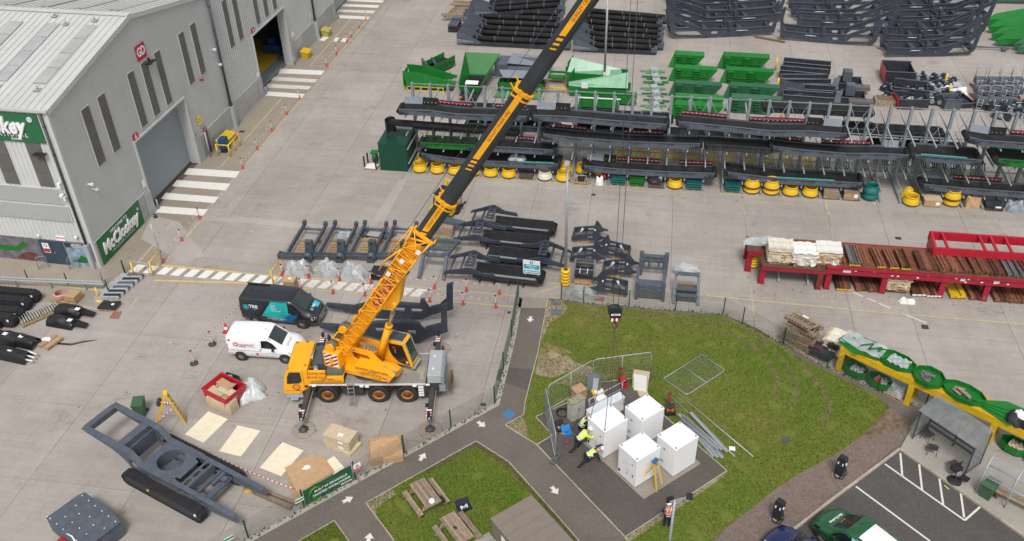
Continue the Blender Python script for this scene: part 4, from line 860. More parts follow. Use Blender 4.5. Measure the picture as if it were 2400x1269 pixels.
# ------------------------------------------------------------------ vehicles
VBLACK=P('van_black',(.016,.019,.024),.22,var=.08,coat=.5);VWHITE=P('van_white',(.78,.79,.80),.28,var=.02,coat=.4)
VGREEN=P('van_green',(.012,.085,.03),.3,var=.06,coat=.4);VBLUE=P('car_blue',(.010,.016,.075),.2,var=.06,coat=.6)
TRIMB=P('black_trim',(.022,.022,.024),.5);DGL=P('windscreen_glass',(.022,.032,.032),.05,var=.35,sc=1.4,spec=.8,coat=.5)
TEALV=P('teal_vinyl',(.02,.36,.36),.3,var=.35,sc=1.2);BLUEV=P('blue_vinyl',(.01,.10,.28),.3,var=.2);CYANV=P('cyan_vinyl',(.05,.42,.55),.3,var=.1)
LAMPG=P('headlamp',(.5,.52,.54),.1,var=.2,coat=.5)
class Body:
 def __init__(s,st):s.st=st
 def at(s,x):
  st=s.st
  if x<=st[0][0]:return st[0][1:]
  for a,c in zip(st,st[1:]):
   if a[0]<=x<=c[0]:
    t=(x-a[0])/(c[0]-a[0]);return[p+(q-p)*t for p,q in zip(a[1:],c[1:])]
  return st[-1][1:]
 def ring(s,x):
  zb,zw,zt,wl_,wb,wr=s.at(x);zt2=max(zt,zw+.05)
  h=[(0,zb),(wl_*.88,zb),(wl_,zb+.14),(wl_*1.005,(zb+zw)/2+.1),(wb,zw),(wr+(wb-wr)*.45,zw+(zt2-.09-zw)*.55),(wr,zt2-.09),(wr-.035,zt2-.035),(wr-.13,zt2-.005),(wr*.4,zt2+.012),(0,zt2+.015)]
  return h
 def side(s,x,z):
  h=s.ring(x);pts=h[2:8]
  for a,c in zip(pts,pts[1:]):
   if a[1]<=z<=c[1]:t=(z-a[1])/max(1e-6,c[1]-a[1]);return a[0]+(c[0]-a[0])*t
  return pts[-1][0]
 def topz(s,x,y):
  h=s.ring(x)[::-1];y=abs(y)
  for a,c in zip(h,h[1:]):
   if a[0]<=y<=c[0]:t=(y-a[0])/max(1e-6,c[0]-a[0]);return a[1]+(c[1]-a[1])*t
  return h[4][1]
 def mesh(s,name,mat,parent,sub=14):
  xs=[]
  for a,c in zip(s.st,s.st[1:]):
   k=max(1,int((c[0]-a[0])/.16));xs+=[a[0]+(c[0]-a[0])*i/k for i in range(k)]
  xs.append(s.st[-1][0]);b=MB();vs=[];n=None
  for x in xs:
   h=s.ring(x);full=h+[(-y,z)for y,z in h[-2:0:-1]];n=len(full);vs+=[(x,y,z)for y,z in full]
  fs=[(i*n+j,i*n+(j+1)%n,(i+1)*n+(j+1)%n,(i+1)*n+j)for i in range(len(xs)-1)for j in range(n)]
  b.add(vs,fs,0,True);b.add(vs[:n],[tuple(range(n))],0);b.add(vs[-n:],[tuple(range(n))],0)
  return b.build(name,mat,parent)
 def sidepatch(s,name,lower,upper,mat,parent,sgn=-1,off=.008,nx=8,nz=3):
  def ip(L,t):
   k=t*(len(L)-1);i=min(int(k),len(L)-2);f=k-i;return(L[i][0]+(L[i+1][0]-L[i][0])*f,L[i][1]+(L[i+1][1]-L[i][1])*f)
  def fn(u,v):
   a,c=ip(lower,u),ip(upper,u);x,z=a[0]+(c[0]-a[0])*v,a[1]+(c[1]-a[1])*v
   return(x,sgn*(s.side(x,z)+off),z)
  b=MB();b.grid(fn,nx,nz);return b.build(name,mat,parent)
 def toppatch(s,name,xa,xb,wa,wb_,mat,parent,off=.008,y0=-1,y1=1,nx=6,ny=8):
  def fn(u,v):
   x=xa+(xb-xa)*u;w=wa+(wb_-wa)*u;y=(y0+(y1-y0)*v)*w;return(x,y,s.topz(x,y)+off)
  b=MB();b.grid(fn,nx,ny);return b.build(name,mat,parent)
def wheelset(parent,xs,half,R,rimm):
 t=MB();t.lathe([(R*.62,-.1),(R*.9,-.11),(R,-.08),(R,.08),(R*.9,.11),(R*.62,.1)],28,axis='y',closed=True);tm_=t.mesh('tyre',MATS['tyre_rubber'])
 r=MB();r.lathe([(R*.66,-.1),(R*.62,-.07),(R*.5,-.02)],24,axis='y');r.lathe([(R*.6,-.015),(0,-.01)],20,axis='y',m=1)
 for k in range(10):a=k*pi/5;r.bar((R*.08*cos(a),-.085,R*.08*sin(a)),(R*.63*cos(a),-.07,R*.63*sin(a)),.05,.02)
 r.lathe([(R*.14,-.09),(0,-.1)],12,axis='y');rm_=r.mesh('rim',[rimm,BLACK])
 ar=MB();ar.lathe([(R*1.18,-.012),(0,-.012)],28,axis='y');am=ar.mesh('wheel_arch',TRIMB)
 for x in xs:
  for s in(-1,1):
   w_=piece('wheel',tm_,parent,(x,s*(half-.065),R),0 if s<0 else pi);o=bpy.data.objects.new('rim',rm_);COL.objects.link(o);o.parent=w_
   piece('wheel_arch',am,parent,(x,s*half,R+.03),0 if s<0 else pi)
def vtext(tx,sz,m,par,x,z,y,sgn=-1,bold=.012,sx=1,**k):
 return lettering(tx,sz,m,par,frame((x,sgn*y,z),(1,0,0)if sgn<0 else(-1,0,0),(0,0,1)),.002,bold,sx=sx,**k)
 # --- black panel van
v1=thing('parked_van','black panel van with teal panels and white lettering beside the crossing','van',(-22.35,42.72,0),radians(-1.0))
bd=Body([(-2.56,.42,1.1,1.86,.84,.9,.76),(-2.48,.32,1.1,1.95,.94,.95,.83),(-1.0,.28,1.08,1.985,.965,.97,.86),(.55,.28,1.06,1.98,.97,.97,.86),(.95,.28,1.05,1.93,.97,.965,.83),(1.85,.28,1.02,1.24,.965,.93,.80),(2.2,.28,.94,1.10,.95,.88,.76),(2.42,.3,.78,.95,.91,.8,.68),(2.54,.36,.62,.76,.84,.7,.58)])
o1=bd.mesh('body',VBLACK,v1);wheelset(v1,(-1.6,1.52),.965,.345,SILV)
bd.toppatch('windscreen',1.0,1.80,.78,.80,DGL,v1)
for s in(-1,1):
 bd.sidepatch('side_window',[(.72,1.12),(1.2,1.10),(1.62,1.10)],[(.70,1.74),(1.02,1.74),(1.32,1.50)],GLASS,v1,s)
 q=MB();q.box((1.42,s*1.06,1.12),(.12,.2,.22));q.build('mirror',TRIMB,v1)
bd.sidepatch('livery_panel',[(-1.1,.75),(.1,.62),(1.0,.72)],[(-.35,1.88),(.1,1.88),(.66,1.88)],TEALV,v1,-1,.005,12,6)
bd.sidepatch('livery_panel',[(.1,.42),(.8,.45)],[(.75,1.05),(1.5,1.05)],BLUEV,v1,-1,.007,6,4)
vtext('TRE',.34,WHT,v1,-1.55,1.42,.972,bold=.03);vtext('ENERGY',.07,CYANV,v1,-1.5,1.2,.99)
for rr,mm,dy in((.2,CYANV,.955),(.16,VBLACK,.957),(.1,CYANV,.959)):q=MB();q.lathe([(rr,0),(0,0)],20,(-2.05,-dy-.03,1.38),axis='y');q.build('logo_ring',mm,v1)
for k,tx in enumerate(('• SOLAR','• WIND','• BATTERY','• EV CHARGERS')):vtext(tx,.095,WHT,v1,-.42,1.62-k*.13,.965-.0+.012-(.035*max(0,3-k)/3 if True else 0),align='LEFT')
vtext('RENEWABLE ENERGY SPECIALISTS',.085,WHT,v1,-.1,.62,.985);vtext('T: 028 8775 0000   E: INFO@TRE',.06,WHT,v1,-.1,.52,.985);vtext('WWW.TRE.EU',.07,BLUEV,v1,-1.75,.8,.985);vtext('SOLAR  WIND  BATTERY',.06,BLUEV,v1,1.55,.72,.985)
bd.toppatch('livery_panel',1.95,2.3,.7,.66,CYANV,v1,.006,.05,.8)
lettering('TRE',.22,WHT,v1,frame((2.08,.0,1.185),(0,1,-.0),(-1,0,.33)),.002,.02);q=MB();q.lathe([(.11,0),(0,0)],16);q.build('logo_ring',CYANV,v1,M=frame((2.08,-.36,1.175),(0,1,0),(-1,0,.33)))
q=MB();q.bz(2.46,2.57,-.5,.5,.72,.76);q.bz(2.47,2.585,-.55,.55,.6,.64);q.bz(2.5,2.6,-.3,.3,.42,.54);q.build('grille',SILV,v1)
for s in(-1,1):bd.sidepatch('headlamp',[(2.2,.74),(2.46,.7)],[(2.2,.92),(2.44,.84)],LAMPG,v1,s,.012,3,2)
q=MB()
for k in range(8):q.bz(-2.0+k*.33,-1.8+k*.33,-.03,.03,2.0,2.006)
q.build('roof_rib',TRIMB,v1)['kind']='stuff'
q=MB();q.bz(-2.5,-1.0,.6,.68,1.97,2.05);q.build('roof_bar',TRIMB,v1)
q=MB();q.tube([(.75,-.1,1.99),(.55,-.1,2.2)],.008,5);q.build('aerial',BLACK,v1)
# --- white small van
v2=thing('parked_van','small white van with red round logo parked beside the crane cab','van',(-22.15,39.28,0),radians(2.2))
def smallvan(root,paintm,trim=True):
 bd=Body([(-2.2,.42,1.05,1.66,.80,.84,.70),(-2.12,.34,1.05,1.77,.89,.90,.77),(-.9,.30,1.03,1.82,.92,.92,.80),(.15,.30,1.02,1.81,.925,.92,.80),(.45,.30,1.02,1.75,.925,.92,.77),(1.28,.30,1.0,1.14,.92,.89,.76),(1.75,.30,.92,1.01,.91,.84,.70),(2.02,.32,.78,.90,.86,.74,.6),(2.2,.36,.6,.72,.76,.6,.48)])
 bd.mesh('body',paintm,root);wheelset(root,(-1.38,1.4),.918,.325,SILV)
 bd.toppatch('windscreen',.48,1.22,.73,.77,DGL,root)
 for s in(-1,1):
  bd.sidepatch('side_window',[(.02,1.1),(.6,1.07),(1.02,1.06)],[(.04,1.6),(.42,1.6),(.72,1.4)],GLASS,root,s)
  q=MB();q.box((.78,s*1.02,1.1),(.1,.2,.18));q.build('mirror',TRIMB,root)
  bd.sidepatch('headlamp',[(1.72,.74),(2.0,.7)],[(1.6,.92),(1.96,.82)],LAMPG if trim else GLASS,root,s,.012,3,2)
  bd.sidepatch('rear_lamp',[(-2.16,.75),(-2.1,.75)],[(-2.17,1.25),(-2.1,1.25)],REDL,root,s,.012,2,2)
  if trim:bd.sidepatch('side_trim',[(-.75,.42),(.75,.42)],[(-.75,.52),(.75,.52)],TRIMB,root,s,.02,4,1)
  bd.sidepatch('sill',[(-2.15,.34),(-1.8,.34)],[(-2.15,.55),(-1.75,.5)],TRIMB,root,s,.014,3,1)
  q=MB();q.box((-.02,s*.945,1.0),(.14,.02,.03));q.build('handle',TRIMB,root)
  bd.sidepatch('door_seam',[(-.06,.5),(-.045,.5)],[(-.06,1.7),(-.045,1.7)],P('seam_grey',(.3,.3,.3),.6)if trim else BLACK,root,s,.004,1,6)
 q=MB();q.tube([(.3,-.05,1.83),(.12,-.15,2.05)],.008,5);q.build('aerial',BLACK,root)
 return bd
bd=smallvan(v2,VWHITE)
REDV=P('dull_red_vinyl',(.42,.05,.06),.5);GRYV=P('grey_vinyl',(.28,.27,.28),.5)
for rr,mm,dy in((.16,REDV,.925),(.12,VWHITE,.928)):q=MB();q.lathe([(rr,0),(0,0)],20,(-1.55,-dy-.002,1.28),axis='y');q.build('logo_ring',mm,v2)
lettering('Q',.3,REDV,v2,frame((-1.55,-.934,1.27),(1,0,0),(0,0,1)),.002,0)
vtext('QUIGLEY',.21,REDV,v2,-.85,1.27,.930,bold=.006,sx=1.1);vtext('CRANE HIRE',.06,WHT,v2,-1.15,1.13,.945);q=MB();q.bz(-1.36,-.94,-.936,-.93,1.09,1.17);q.build('logo_bar',REDV,v2);vtext('CONTRACT LIFTING',.055,GRYV,v2,-.55,1.12,.935)
vtext('CONTRACT LIFTS  CRANE HIRE  CRANE SALES  AVAILABLE',.075,GRYV,v2,-1.0,.84,.932);vtext('T: 02877788870',.06,GRYV,v2,-1.3,.72,.93);vtext('WWW.QUIGLEYCRANESERVICES.COM',.07,GRYV,v2,.62,.72,.935)
for x,z in((-.28,.64),(-1.98,1.5)):q=MB();q.lathe([(.085,0),(0,0)],16,(x,-.945 if z<1 else-.83,z),axis='y');q.build('round_badge',REDV,v2)
lettering('QUIGLEY',.2,REDV,v2,frame((1.5,-.1,1.095),(0,1,0),(-1,0,.2)),.002,.006)
# --- green van and blue car in the car park
d_=(G(1700+1060/2.154,680+1290/2.154)-G(1700+658/2.154,680+993/2.154)).normalized();PYAW=atan2(-d_.y,-d_.x)
v3p=G(1905,1240)
v3=thing('parked_van','green van with white roof sheet and lettering over the windscreen','van',G(1886,1232)+d_*2.35+Vector((.6,.35,0)),PYAW)
bd=smallvan(v3,VGREEN,False)
bd.toppatch('roof_panel',-2.05,-.15,.76,.79,WPL,v3,.012)
lettering('McCloskey',.2,WHT,v3,frame((1.45,0,1.12),(0,1,0),(-1,0,.22)),.002,.02)
for s in(-1,1):
 bd.sidepatch('livery_panel',[(-1.9,.5),(.0,.5)],[(-1.9,1.72),(.25,1.72)],P('print_pale_blue',(.35,.55,.68),.4,var=.4,sc=2.5),v3,s,.006,8,4)
 bd.sidepatch('livery_panel',[(-.2,.95),(.3,.7)],[(-.2,1.15),(.35,.88)],YELS,v3,s,.01,4,1)
 bd.sidepatch('livery_panel',[(-.9,.8),(-.3,1.3)],[(-.9,.9),(-.3,1.45)],YELS,v3,s,.01,4,1)
q=MB();q.bz(.95,1.1,-.2,.15,1.30,1.305);q.build('dash_cloth',P('dash_yellow',(.5,.45,.05),.7),v3)
v4=thing('parked_car','dark blue car nosed up to the gravel beside the green van','car',G(1797,1283)+d_*1.75+Vector((.5,.2,0)),PYAW)
bd=Body([(-2.2,.4,.85,1.0,.78,.78,.6),(-2.0,.3,.9,1.12,.87,.85,.62),(-1.3,.26,.94,1.38,.9,.88,.6),(-.5,.25,.94,1.48,.91,.89,.62),(.2,.25,.93,1.46,.91,.89,.62),(.55,.25,.92,1.38,.91,.88,.6),(1.15,.25,.88,1.0,.9,.86,.66),(1.7,.26,.8,.9,.88,.78,.6),(2.05,.3,.68,.78,.8,.66,.5),(2.2,.36,.55,.66,.7,.55,.4)])
bd.mesh('body',VBLUE,v4);wheelset(v4,(-1.35,1.35),.895,.325,SILV)
bd.toppatch('windscreen',.5,1.12,.57,.66,DGL,v4)
bd.toppatch('rear_window',-1.95,-1.35,.56,.55,DGL,v4)
bd.toppatch('roof_window',-.9,.2,.5,.5,GLASS,v4)
for s in(-1,1):
 bd.sidepatch('side_window',[(-1.2,.99),(0,.98),(.9,.96)],[(-1.1,1.30),(-.2,1.36),(.5,1.25)],GLASS,v4,s);q=MB();q.box((.6,s*.98,1.0),(.14,.16,.12));q.build('mirror',VBLUE,v4)
 bd.sidepatch('headlamp',[(1.75,.66),(2.02,.6)],[(1.65,.8),(2.0,.7)],LAMPG,v4,s,.012,3,2)
# ------------------------------------------------------------------ fences
def mesh_panel(b,L,h,st=.06,m=0):
 n=int(L/st)
 for i in range(n+1):b.bar((i*L/n,0,.06),(i*L/n,0,h),.0055,.0055,m)
 for k in range(8):z=.06+(h-.06)*k/7;b.bar((0,0,z),(L,0,z),.007,.007,m)
FWIRE=P('fence_wire_green_grey',(.07,.105,.08),.5)
def fence(name,lab,pts,h=1.28,off=.0,wire=FWIRE,grp=None):
 t=thing(name,lab,'fence',pts[0])
 b=MB();b.bz(-.03,.03,-.03,.03,-.05,h+.03);b.bz(-.036,.036,-.036,.036,h+.03,h+.045);pm=b.mesh('post',GREENP)
 base=pts[0]
 for p in pts:piece('post',pm,t,p-base)
 for a,c in zip(pts,pts[1:]):
  L=(c-a).length;b=MB();mesh_panel(b,L,h);o=b.build('mesh_panel',wire,t,a-base,yawof(a,c));o['kind']='stuff'
 return t
f1=fence('mesh_fence','green post and wire mesh fence along the footpath beside the crane',[p+Vector((0,0,.02))for p in fence_base])
f2=fence('mesh_fence','green post and wire mesh fence along the back edge of the big lawn',[p+Vector((0,0,.02))for p in fence_back])
a,c=fence_base[7]+Vector((0,-.04,0)),fence_base[6]+Vector((0,-.04,0));L=(c-a).length
bn=thing('fence_banner','dark green banner with white slogan tied to the path fence','banner',a,yawof(a,c))
b=MB();b.grid(lambda u,v:(.12+u*(L-.24),-.02+.02*sin(u*21)*sin(v*3+1),.12+v*1.12),24,6);b.build('sheet',P('banner_green',(.012,.10,.038),.6,var=.5,sc=1.6),bn)
lettering('BUILT IN GRANVILLE.',.2,WHT,bn,frame((L*.55,-.05,.78),(1,0,0),(0,0,1)),.002,.02,.1);lettering('TRUSTED WORLDWIDE.',.2,WHT,bn,frame((L*.55,-.05,.5),(1,0,0),(0,0,1)),.002,.02,.1);lettering('McCloskey',.15,WHT,bn,frame((L*.83,-.05,.27),(1,0,0),(0,0,1)),.002,.02,.1)
b=MB();pts=[(.35+.36*cos(t),.62+.46*sin(t))for t in[.6+k*.32 for k in range(16)]]
for p,q in zip(pts,pts[1:]):b.bar((p[0]+.4,-.045,p[1]),(q[0]+.4,-.045,q[1]),.004,.16,0,(0,1,0))
b.build('emblem',P('banner_lime',(.10,.22,.02),.6),bn)
def fsign(i,t,lab,w=.42,h=.5,top=(LABEL,),kind=0):
 a,c=fence_base[i],fence_base[i+1];p=a.lerp(c,t)+Vector((.02,-.05,0));rz=yawof(a,c)+pi
 s=thing('fence_notice',lab,'sign',p,rz)
 b=MB();b.bz(-w/2,w/2,-.01,.01,.62,.62+h);b.build('plate',top[0],s)
 return s
s_=fsign(5,.93,'small white and red warning notice on the fence by the cardboard',.42,.5)
b=MB();b.bz(-.2,.2,-.016,-.011,.64,.8);b.build('red_band',MAG,s_);b=MB();b.plate([(-.12,.88),(.12,.88),(0,1.06)],[[(-.06,.91),(.06,.91),(0,1.0)]],.005,(0,-.014,0),'xz');b.build('symbol',BLACK,s_);lettering('DANGER',.07,WHT,s_,frame((0,-.018,.72),(1,0,0),(0,0,1)),.001,.01)
for i,t,lb in((7,.05,'small green and white notice on the fence at the banner end'),(8,.35,'small green and white notice on the fence near the picture foot')):
 s_=fsign(i,t,lb,.46,.24);b=MB();b.bz(-.22,.22,-.016,-.011,.70,.83);b.build('green_band',P('notice_green2',(.02,.28,.14),.5),s_)
 # ------------------------------------------------------------------ walkway posts and chains
POSTR=P('post_red',(.55,.035,.02),.5,dirt=.15);POSTW=P('post_white',(.72,.70,.68),.5)
def flexi():
 t=thing('delineator_post',None,'post',(0,0,0))
 b=MB();b.lathe([(.13,0),(.14,.02),(.08,.06),(.055,.14),(.05,.42)],12);b.build('base',POSTR,t)
 b=MB()
 for k in range(4):b.lathe([(.048,.42+k*.13),(.046,.50+k*.13)],10,m=0);b.lathe([(.046,.50+k*.13),(.045,.55+k*.13)],10,m=1)
 b.lathe([(.05,.94),(.055,.96),(.05,1.02),(0,1.03)],10,m=2);b.build('tube',[POSTW,POSTR,BLACK],t);return t
fx0=flexi();used=[]
wallp=[(384,616),(426,565),(468,514),(569,396),(603,351.5),(638,308.6),(672,270),(702.6,232),(765.6,157),(789,129.6),(813.5,101),(824,89),(842,67),(858,48)]
upp=[(500+a_/2.643,580+b_/2.643)for a_,b_ in((430,178),(592,188),(783,205),(977,222),(1173,237),(1370,255),(1569,272),(1772,290))]
lop=[(500+a_/2.643,580+b_/2.643)for a_,b_ in((545,268),(742,285),(940,300),(1135,318),(1341,337),(1547,355),(1750,373))]
allp=[]
for nm,L,desc in(('wall',wallp,'%s red and white post counted from the yellow swing gate along the building'),('up',upp,'%s red and white post from the left in the back row of the crossing'),('lo',lop,'%s red and white post from the left in the front row of the crossing')):
 row=[]
 for k,p in enumerate(L):
  g_=G(*p);lb=desc%ORD[k]
  o=dup(fx0,g_,0,lb,'red and white walkway posts')if used else fx0
  if not used:o.location=g_;o['label']=lb;o['group']='red and white walkway posts'
  used.append(o);row.append(g_)
 allp.append(row)
def chain(a,c,lab,z=.93,sag=.32):
 b=MB();n=18;pts=[]
 for i in range(n+1):u=i/n;p=a.lerp(c,u);p.z=z-sag*4*u*(1-u);pts.append(p)
 for i in range(n):b.tube([pts[i],pts[i+1]],.011,5,(i//2)%2,cap=False)
 o=b.build('barrier_chain',[POSTW,POSTR]);tag(o,lab,'chain','plastic chains between the walkway posts')
nms=('along the building','in the back row of the crossing','in the front row of the crossing')
for r_,row in enumerate(allp):
 for k,(p,q)in enumerate(zip(row,row[1:])):
  if r_==0 and k in(2,7):continue
  chain(p,q,'sagging plastic chain hung after the %s post %s'%(ORD[k],nms[r_]))
  # ------------------------------------------------------------------ gates, bollards, crash barrier
def swing_gate(lab,pa_,pb_,h=1.1):
 a,c=G(*pa_),G(*pb_);t=thing('swing_gate',lab,'gate',a,yawof(a,c));L=(c-a).length
 b=MB();b.tube([(0,0,0),(0,0,h+.1)],.05,10);b.build('post',YELS,t)
 b=MB();b.tube([(.08,0,.25),(.08,0,h),(L,0,h),(L,0,.25),(.08,0,.25)],.03,8);b.build('frame',YELS,t)
 b=MB()
 for k in range(1,6):b.bar((.08+(L-.08)*k/6,0,.27),(.08+(L-.08)*k/6,0,h),.012)
 b.build('infill_bar',YELS,t)['kind']='stuff'
 b=MB();b.tube([(L,0,h),(L,0,-.0)],.04,8);b.build('closing_post',YELS,t)
swing_gate('yellow swing gate at the building end of the crossing',(359,647),(380,616))
swing_gate('yellow swing gate at the far end of the white stripes by the cardboard box',(642,671),(662,641),1.2)
def bollard(px,py,lab,h=1.0,m=YELS,r=.06,foot=True,top=None):
 b=MB();b.tube([(0,0,0),(0,0,h)],r,12,0 if not top else 0)
 if foot:b.lathe([(0,.03),(.24,.03),(.26,.0)],16)
 if top:b.tube([(0,0,h),(0,0,h+top)],r*1.01,12,1)
 o=b.build('bollard',[m,BLACK],None,G(px,py));tag(o,lab,'bollard')
bollard(315,645,'yellow round post with flat foot at the crossing corner',1.05)
bollard(233,703,'yellow round post at the end of the crash barrier',1.0)
bollard(68,661,'black short post at the far left on the pavement',1.0,BLACK,.04,False);bollard(160,668,'black short post in the middle of the pavement edge',1.0,BLACK,.04,False)
bollard(256,687,'black short post nearest the barrier end',1.1,BLACK,.045,False);bollard(294,641,'black short post by the rail at the crossing',1.1,BLACK,.045,False)
bollard(372,490,'grey steel bollard at the near corner of the shuttered door',.85,GALVD,.07,False);bollard(624,222,'grey steel bollard at the near corner of the open door',.8,GALVD,.07,False);bollard(691,152,'grey steel bollard at the far corner of the open door',.8,GALVD,.07,False);bollard(793,43,'grey steel bollard at the farthest door',.8,GALVD,.07,False)
bollard(245,672,'bare grey lamp stub post beside the black post',2.0,GALVD,.045,False)
b=MB();b.tube([(0,0,0),(0,0,2.2),(-.05,0,2.4),(-.04,.0,3.3)],.06,10);o=b.build('steel_post',GALV,None,G(382,618));tag(o,'tall bare grey steel post beside the yellow swing gate','post')
t=thing('crash_barrier','galvanised crash barrier in front of the building pavement','barrier',G(0,673));a,c=G(-120,668),G(250,684);t.location=a;t.rotation_euler=(0,0,yawof(a,c));L=(c-a).length
b=MB();prof=[(.55,0),(.58,-.05),(.66,-.06),(.70,0),(.74,0),(.78,-.06),(.86,-.05),(.88,0)]
for(z0,y0),(z1,y1)in zip(prof,prof[1:]):b.quad((0,y0,z0),(L,y0,z0),(L,y1,z1),(0,y1,z1))
b.build('rail',GALV,t)
for k in range(5):b=MB();b.bz(k*L/4.6,k*L/4.6+.08,.02,.14,0,.8);b.build('post',GALVD,t)
t=thing('handrail','low grey handrail between black post and yellow gate','rail',G(290,636));a,c=G(290,636),G(352,646);t.rotation_euler=(0,0,yawof(a,c));L=(c-a).length
b=MB();b.tube([(0,0,0),(0,0,1.0),(L,0,1.0)],.025,8);b.build('rail',GALV,t);b=MB();b.tube([(L,0,0),(L,0,1.0)],.025,8);b.build('post',GALV,t)
for k,px in enumerate((92,165)):
 a=G(px,632);t=thing('cycle_hoop','thin grey barrier hoop %s the painted entrance doors'%('left of','right of')[k],'hoop',a,.5)
 b=MB();b.tube([(0,0,0),(0,0,.9),(.05,0,1),(.6,0,1),(.65,0,.9),(.65,0,0)],.025,8);b.build('hoop',GALVD,t);b=MB()
 for q in range(1,6):b.bar((q*.11,0,.1),(q*.11,0,1),.012)
 b.bar((0,0,.1),(.65,0,.1),.015);b.build('bar',GALVD,t)['kind']='stuff'
 # ------------------------------------------------------------------ lamp columns
def lamp(px,py,toppx,toppy,lab,r=.1,guard=None,head=True):
 p=G(px,py);t=thing('lamp_column',lab,'lamp post',p)
 d=ray(toppx,toppy);k=p.xy.length/Vector((d.x,d.y)).length;h=CH+d.z*k
 b=MB();b.tube([(0,0,0),(0,0,1.2)],r*1.3,12);b.tube([(0,0,1.2),(0,0,h)],r,12,r2=r*.7);b.build('column',GALV,t)
 if head:b=MB();b.bar((0,-.1,h),(0,-.7,h+.08),.3,.1);b.build('lantern',GREYP,t)
 if guard:
  b=MB()
  for k in range(5):b.lathe([(.16,.06+k*.25),(.30,.07+k*.25),(.32,.12+k*.25),(.32,.22+k*.25),(.30,.27+k*.25),(.16,.28+k*.25)],20,m=0)
  for k in range(4):b.lathe([(.285,.275+k*.25),(.285,.31+k*.25)],20,m=1)
  b.build('impact_guard',[YELS,BLACK],t)
 return t
lamp(1325,668,1327,378,'grey lamp column with yellow impact guard on the lawn corner',.1,True)
t2_=lamp(1416,196,1424,-30,'tall grey lamp column standing among green hoppers',.11,None)
b=MB();b.lathe([(.15,0),(.42,.02),(.45,.1),(.4,.2),(.15,.22)],20);b.build('collar',YELS,t2_,(0,0,.3))
p=G(1232,667);t=thing('pedestrian_sign','blue and white pedestrian route sign on two grey legs','sign',p,radians(-4))
for x in(0,.85):b=MB();b.tube([(x,0,0),(x,0,1.5)],.03,8);b.build('leg',GALVD,t)
b=MB();b.bz(-.15,1.0,-.05,-.02,.95,2.05);b.build('panel',WPL,t)
b=MB();b.bz(-.10,.95,-.056,-.051,1.36,1.72);b.bz(-.10,.95,-.056,-.051,1.02,1.24);b.lathe([(.13,-.056),(0,-.056)],18,(.42,0,1.88),axis='y');b.build('blue_band',P('sign_blue',(.02,.32,.46),.5),t)
lettering('Pedestrian',.17,WHT,t,frame((.42,-.06,1.62),(1,0,0),(0,0,1)),.002,.012);lettering('route',.17,WHT,t,frame((.42,-.06,1.45),(1,0,0),(0,0,1)),.002,.012)
b=MB();b.plate([(-.06,1.13),(.1,1.22),(.1,1.16),(.9,1.16),(.9,1.1),(.1,1.1),(.1,1.04)],(),.004,(0,-.06,0),'xz');b.build('arrow',WHT,t)
b=MB();b.lathe([(.03,-.061),(0,-.061)],8,(.42,0,1.95),axis='y');b.plate([(.37,1.8),(.41,1.86),(.40,1.92),(.44,1.92),(.45,1.86),(.47,1.8),(.44,1.8),(.42,1.85),(.40,1.8)],(),.004,(0,-.06,0),'xz');b.build('walking_figure',WHT,t)
# ------------------------------------------------------------------ cantilever rack
RX0,RST,RN=-19.05,1.462,34
RK=thing('cantilever_rack','long galvanised double sided cantilever rack loaded with conveyors','rack',(RX0,65.0,0))
b=MB();b.bz(-.06,.06,-.10,.10,0,6.5);b.bz(-.10,.10,-.12,-.10,0,6.5);b.bz(-.10,.10,.10,.12,0,6.5);cm=b.mesh('column',GALVD)
b=MB();b.bz(-.05,.05,-3.1,-.11,.0,.16);b.bz(-.08,.08,-3.1,-.11,.16,.18);fm=b.mesh('foot',GALVD)
b=MB();b.bz(-.05,.05,.11,3.1,0,.16);fbm=b.mesh('foot',GALVD)
b=MB();b.plate([(0,-.09),(-2.8,.02),(-2.8,.1),(0,.1)],(),.09,(0,-.11,0),'yz');am=b.mesh('arm',GALV)
b=MB();b.plate([(0,-.09),(2.8,.02),(2.8,.1),(0,.1)],(),.09,(0,.11,0),'yz');abm=b.mesh('arm',GALV)
for i in range(RN):
 x=i*RST;piece('column',cm,RK,(x,0,0));piece('foot',fm,RK,(x,0,0));piece('foot',fbm,RK,(x,0,0))
 for z in(.82,2.1,3.35,4.85):piece('arm',am,RK,(x,0,z-.1))
 for z in(2.1,3.35,4.85):piece('arm',abm,RK,(x,0,z-.1))
 if i<RN-1:
  for z in(1.5,4.1,6.42):
   q=MB();q.bar((x+.06,0,z),(x+RST-.06,0,z),.05,.06);q.build('tie_rail',GALVD,RK)
  if i%4 in(0,3):
   for z0,z1 in((.3,2.9),(3.3,6.3)):
    q=MB();q.bar((x+.05,.03,z0),(x+RST-.05,.03,z1),.012,.04);q.build('cross_brace',GALV,RK);q=MB();q.bar((x+.05,-.03,z1),(x+RST-.05,-.03,z0),.012,.04);q.build('cross_brace',GALV,RK)
REDR=P('red_rubber_strip',(.24,.02,.04),.6);PLATEG=P('bolted_plate',(.24,.27,.31),.45,.1,var=.1);TEALE=P('teal_edge',(.04,.36,.30),.5)
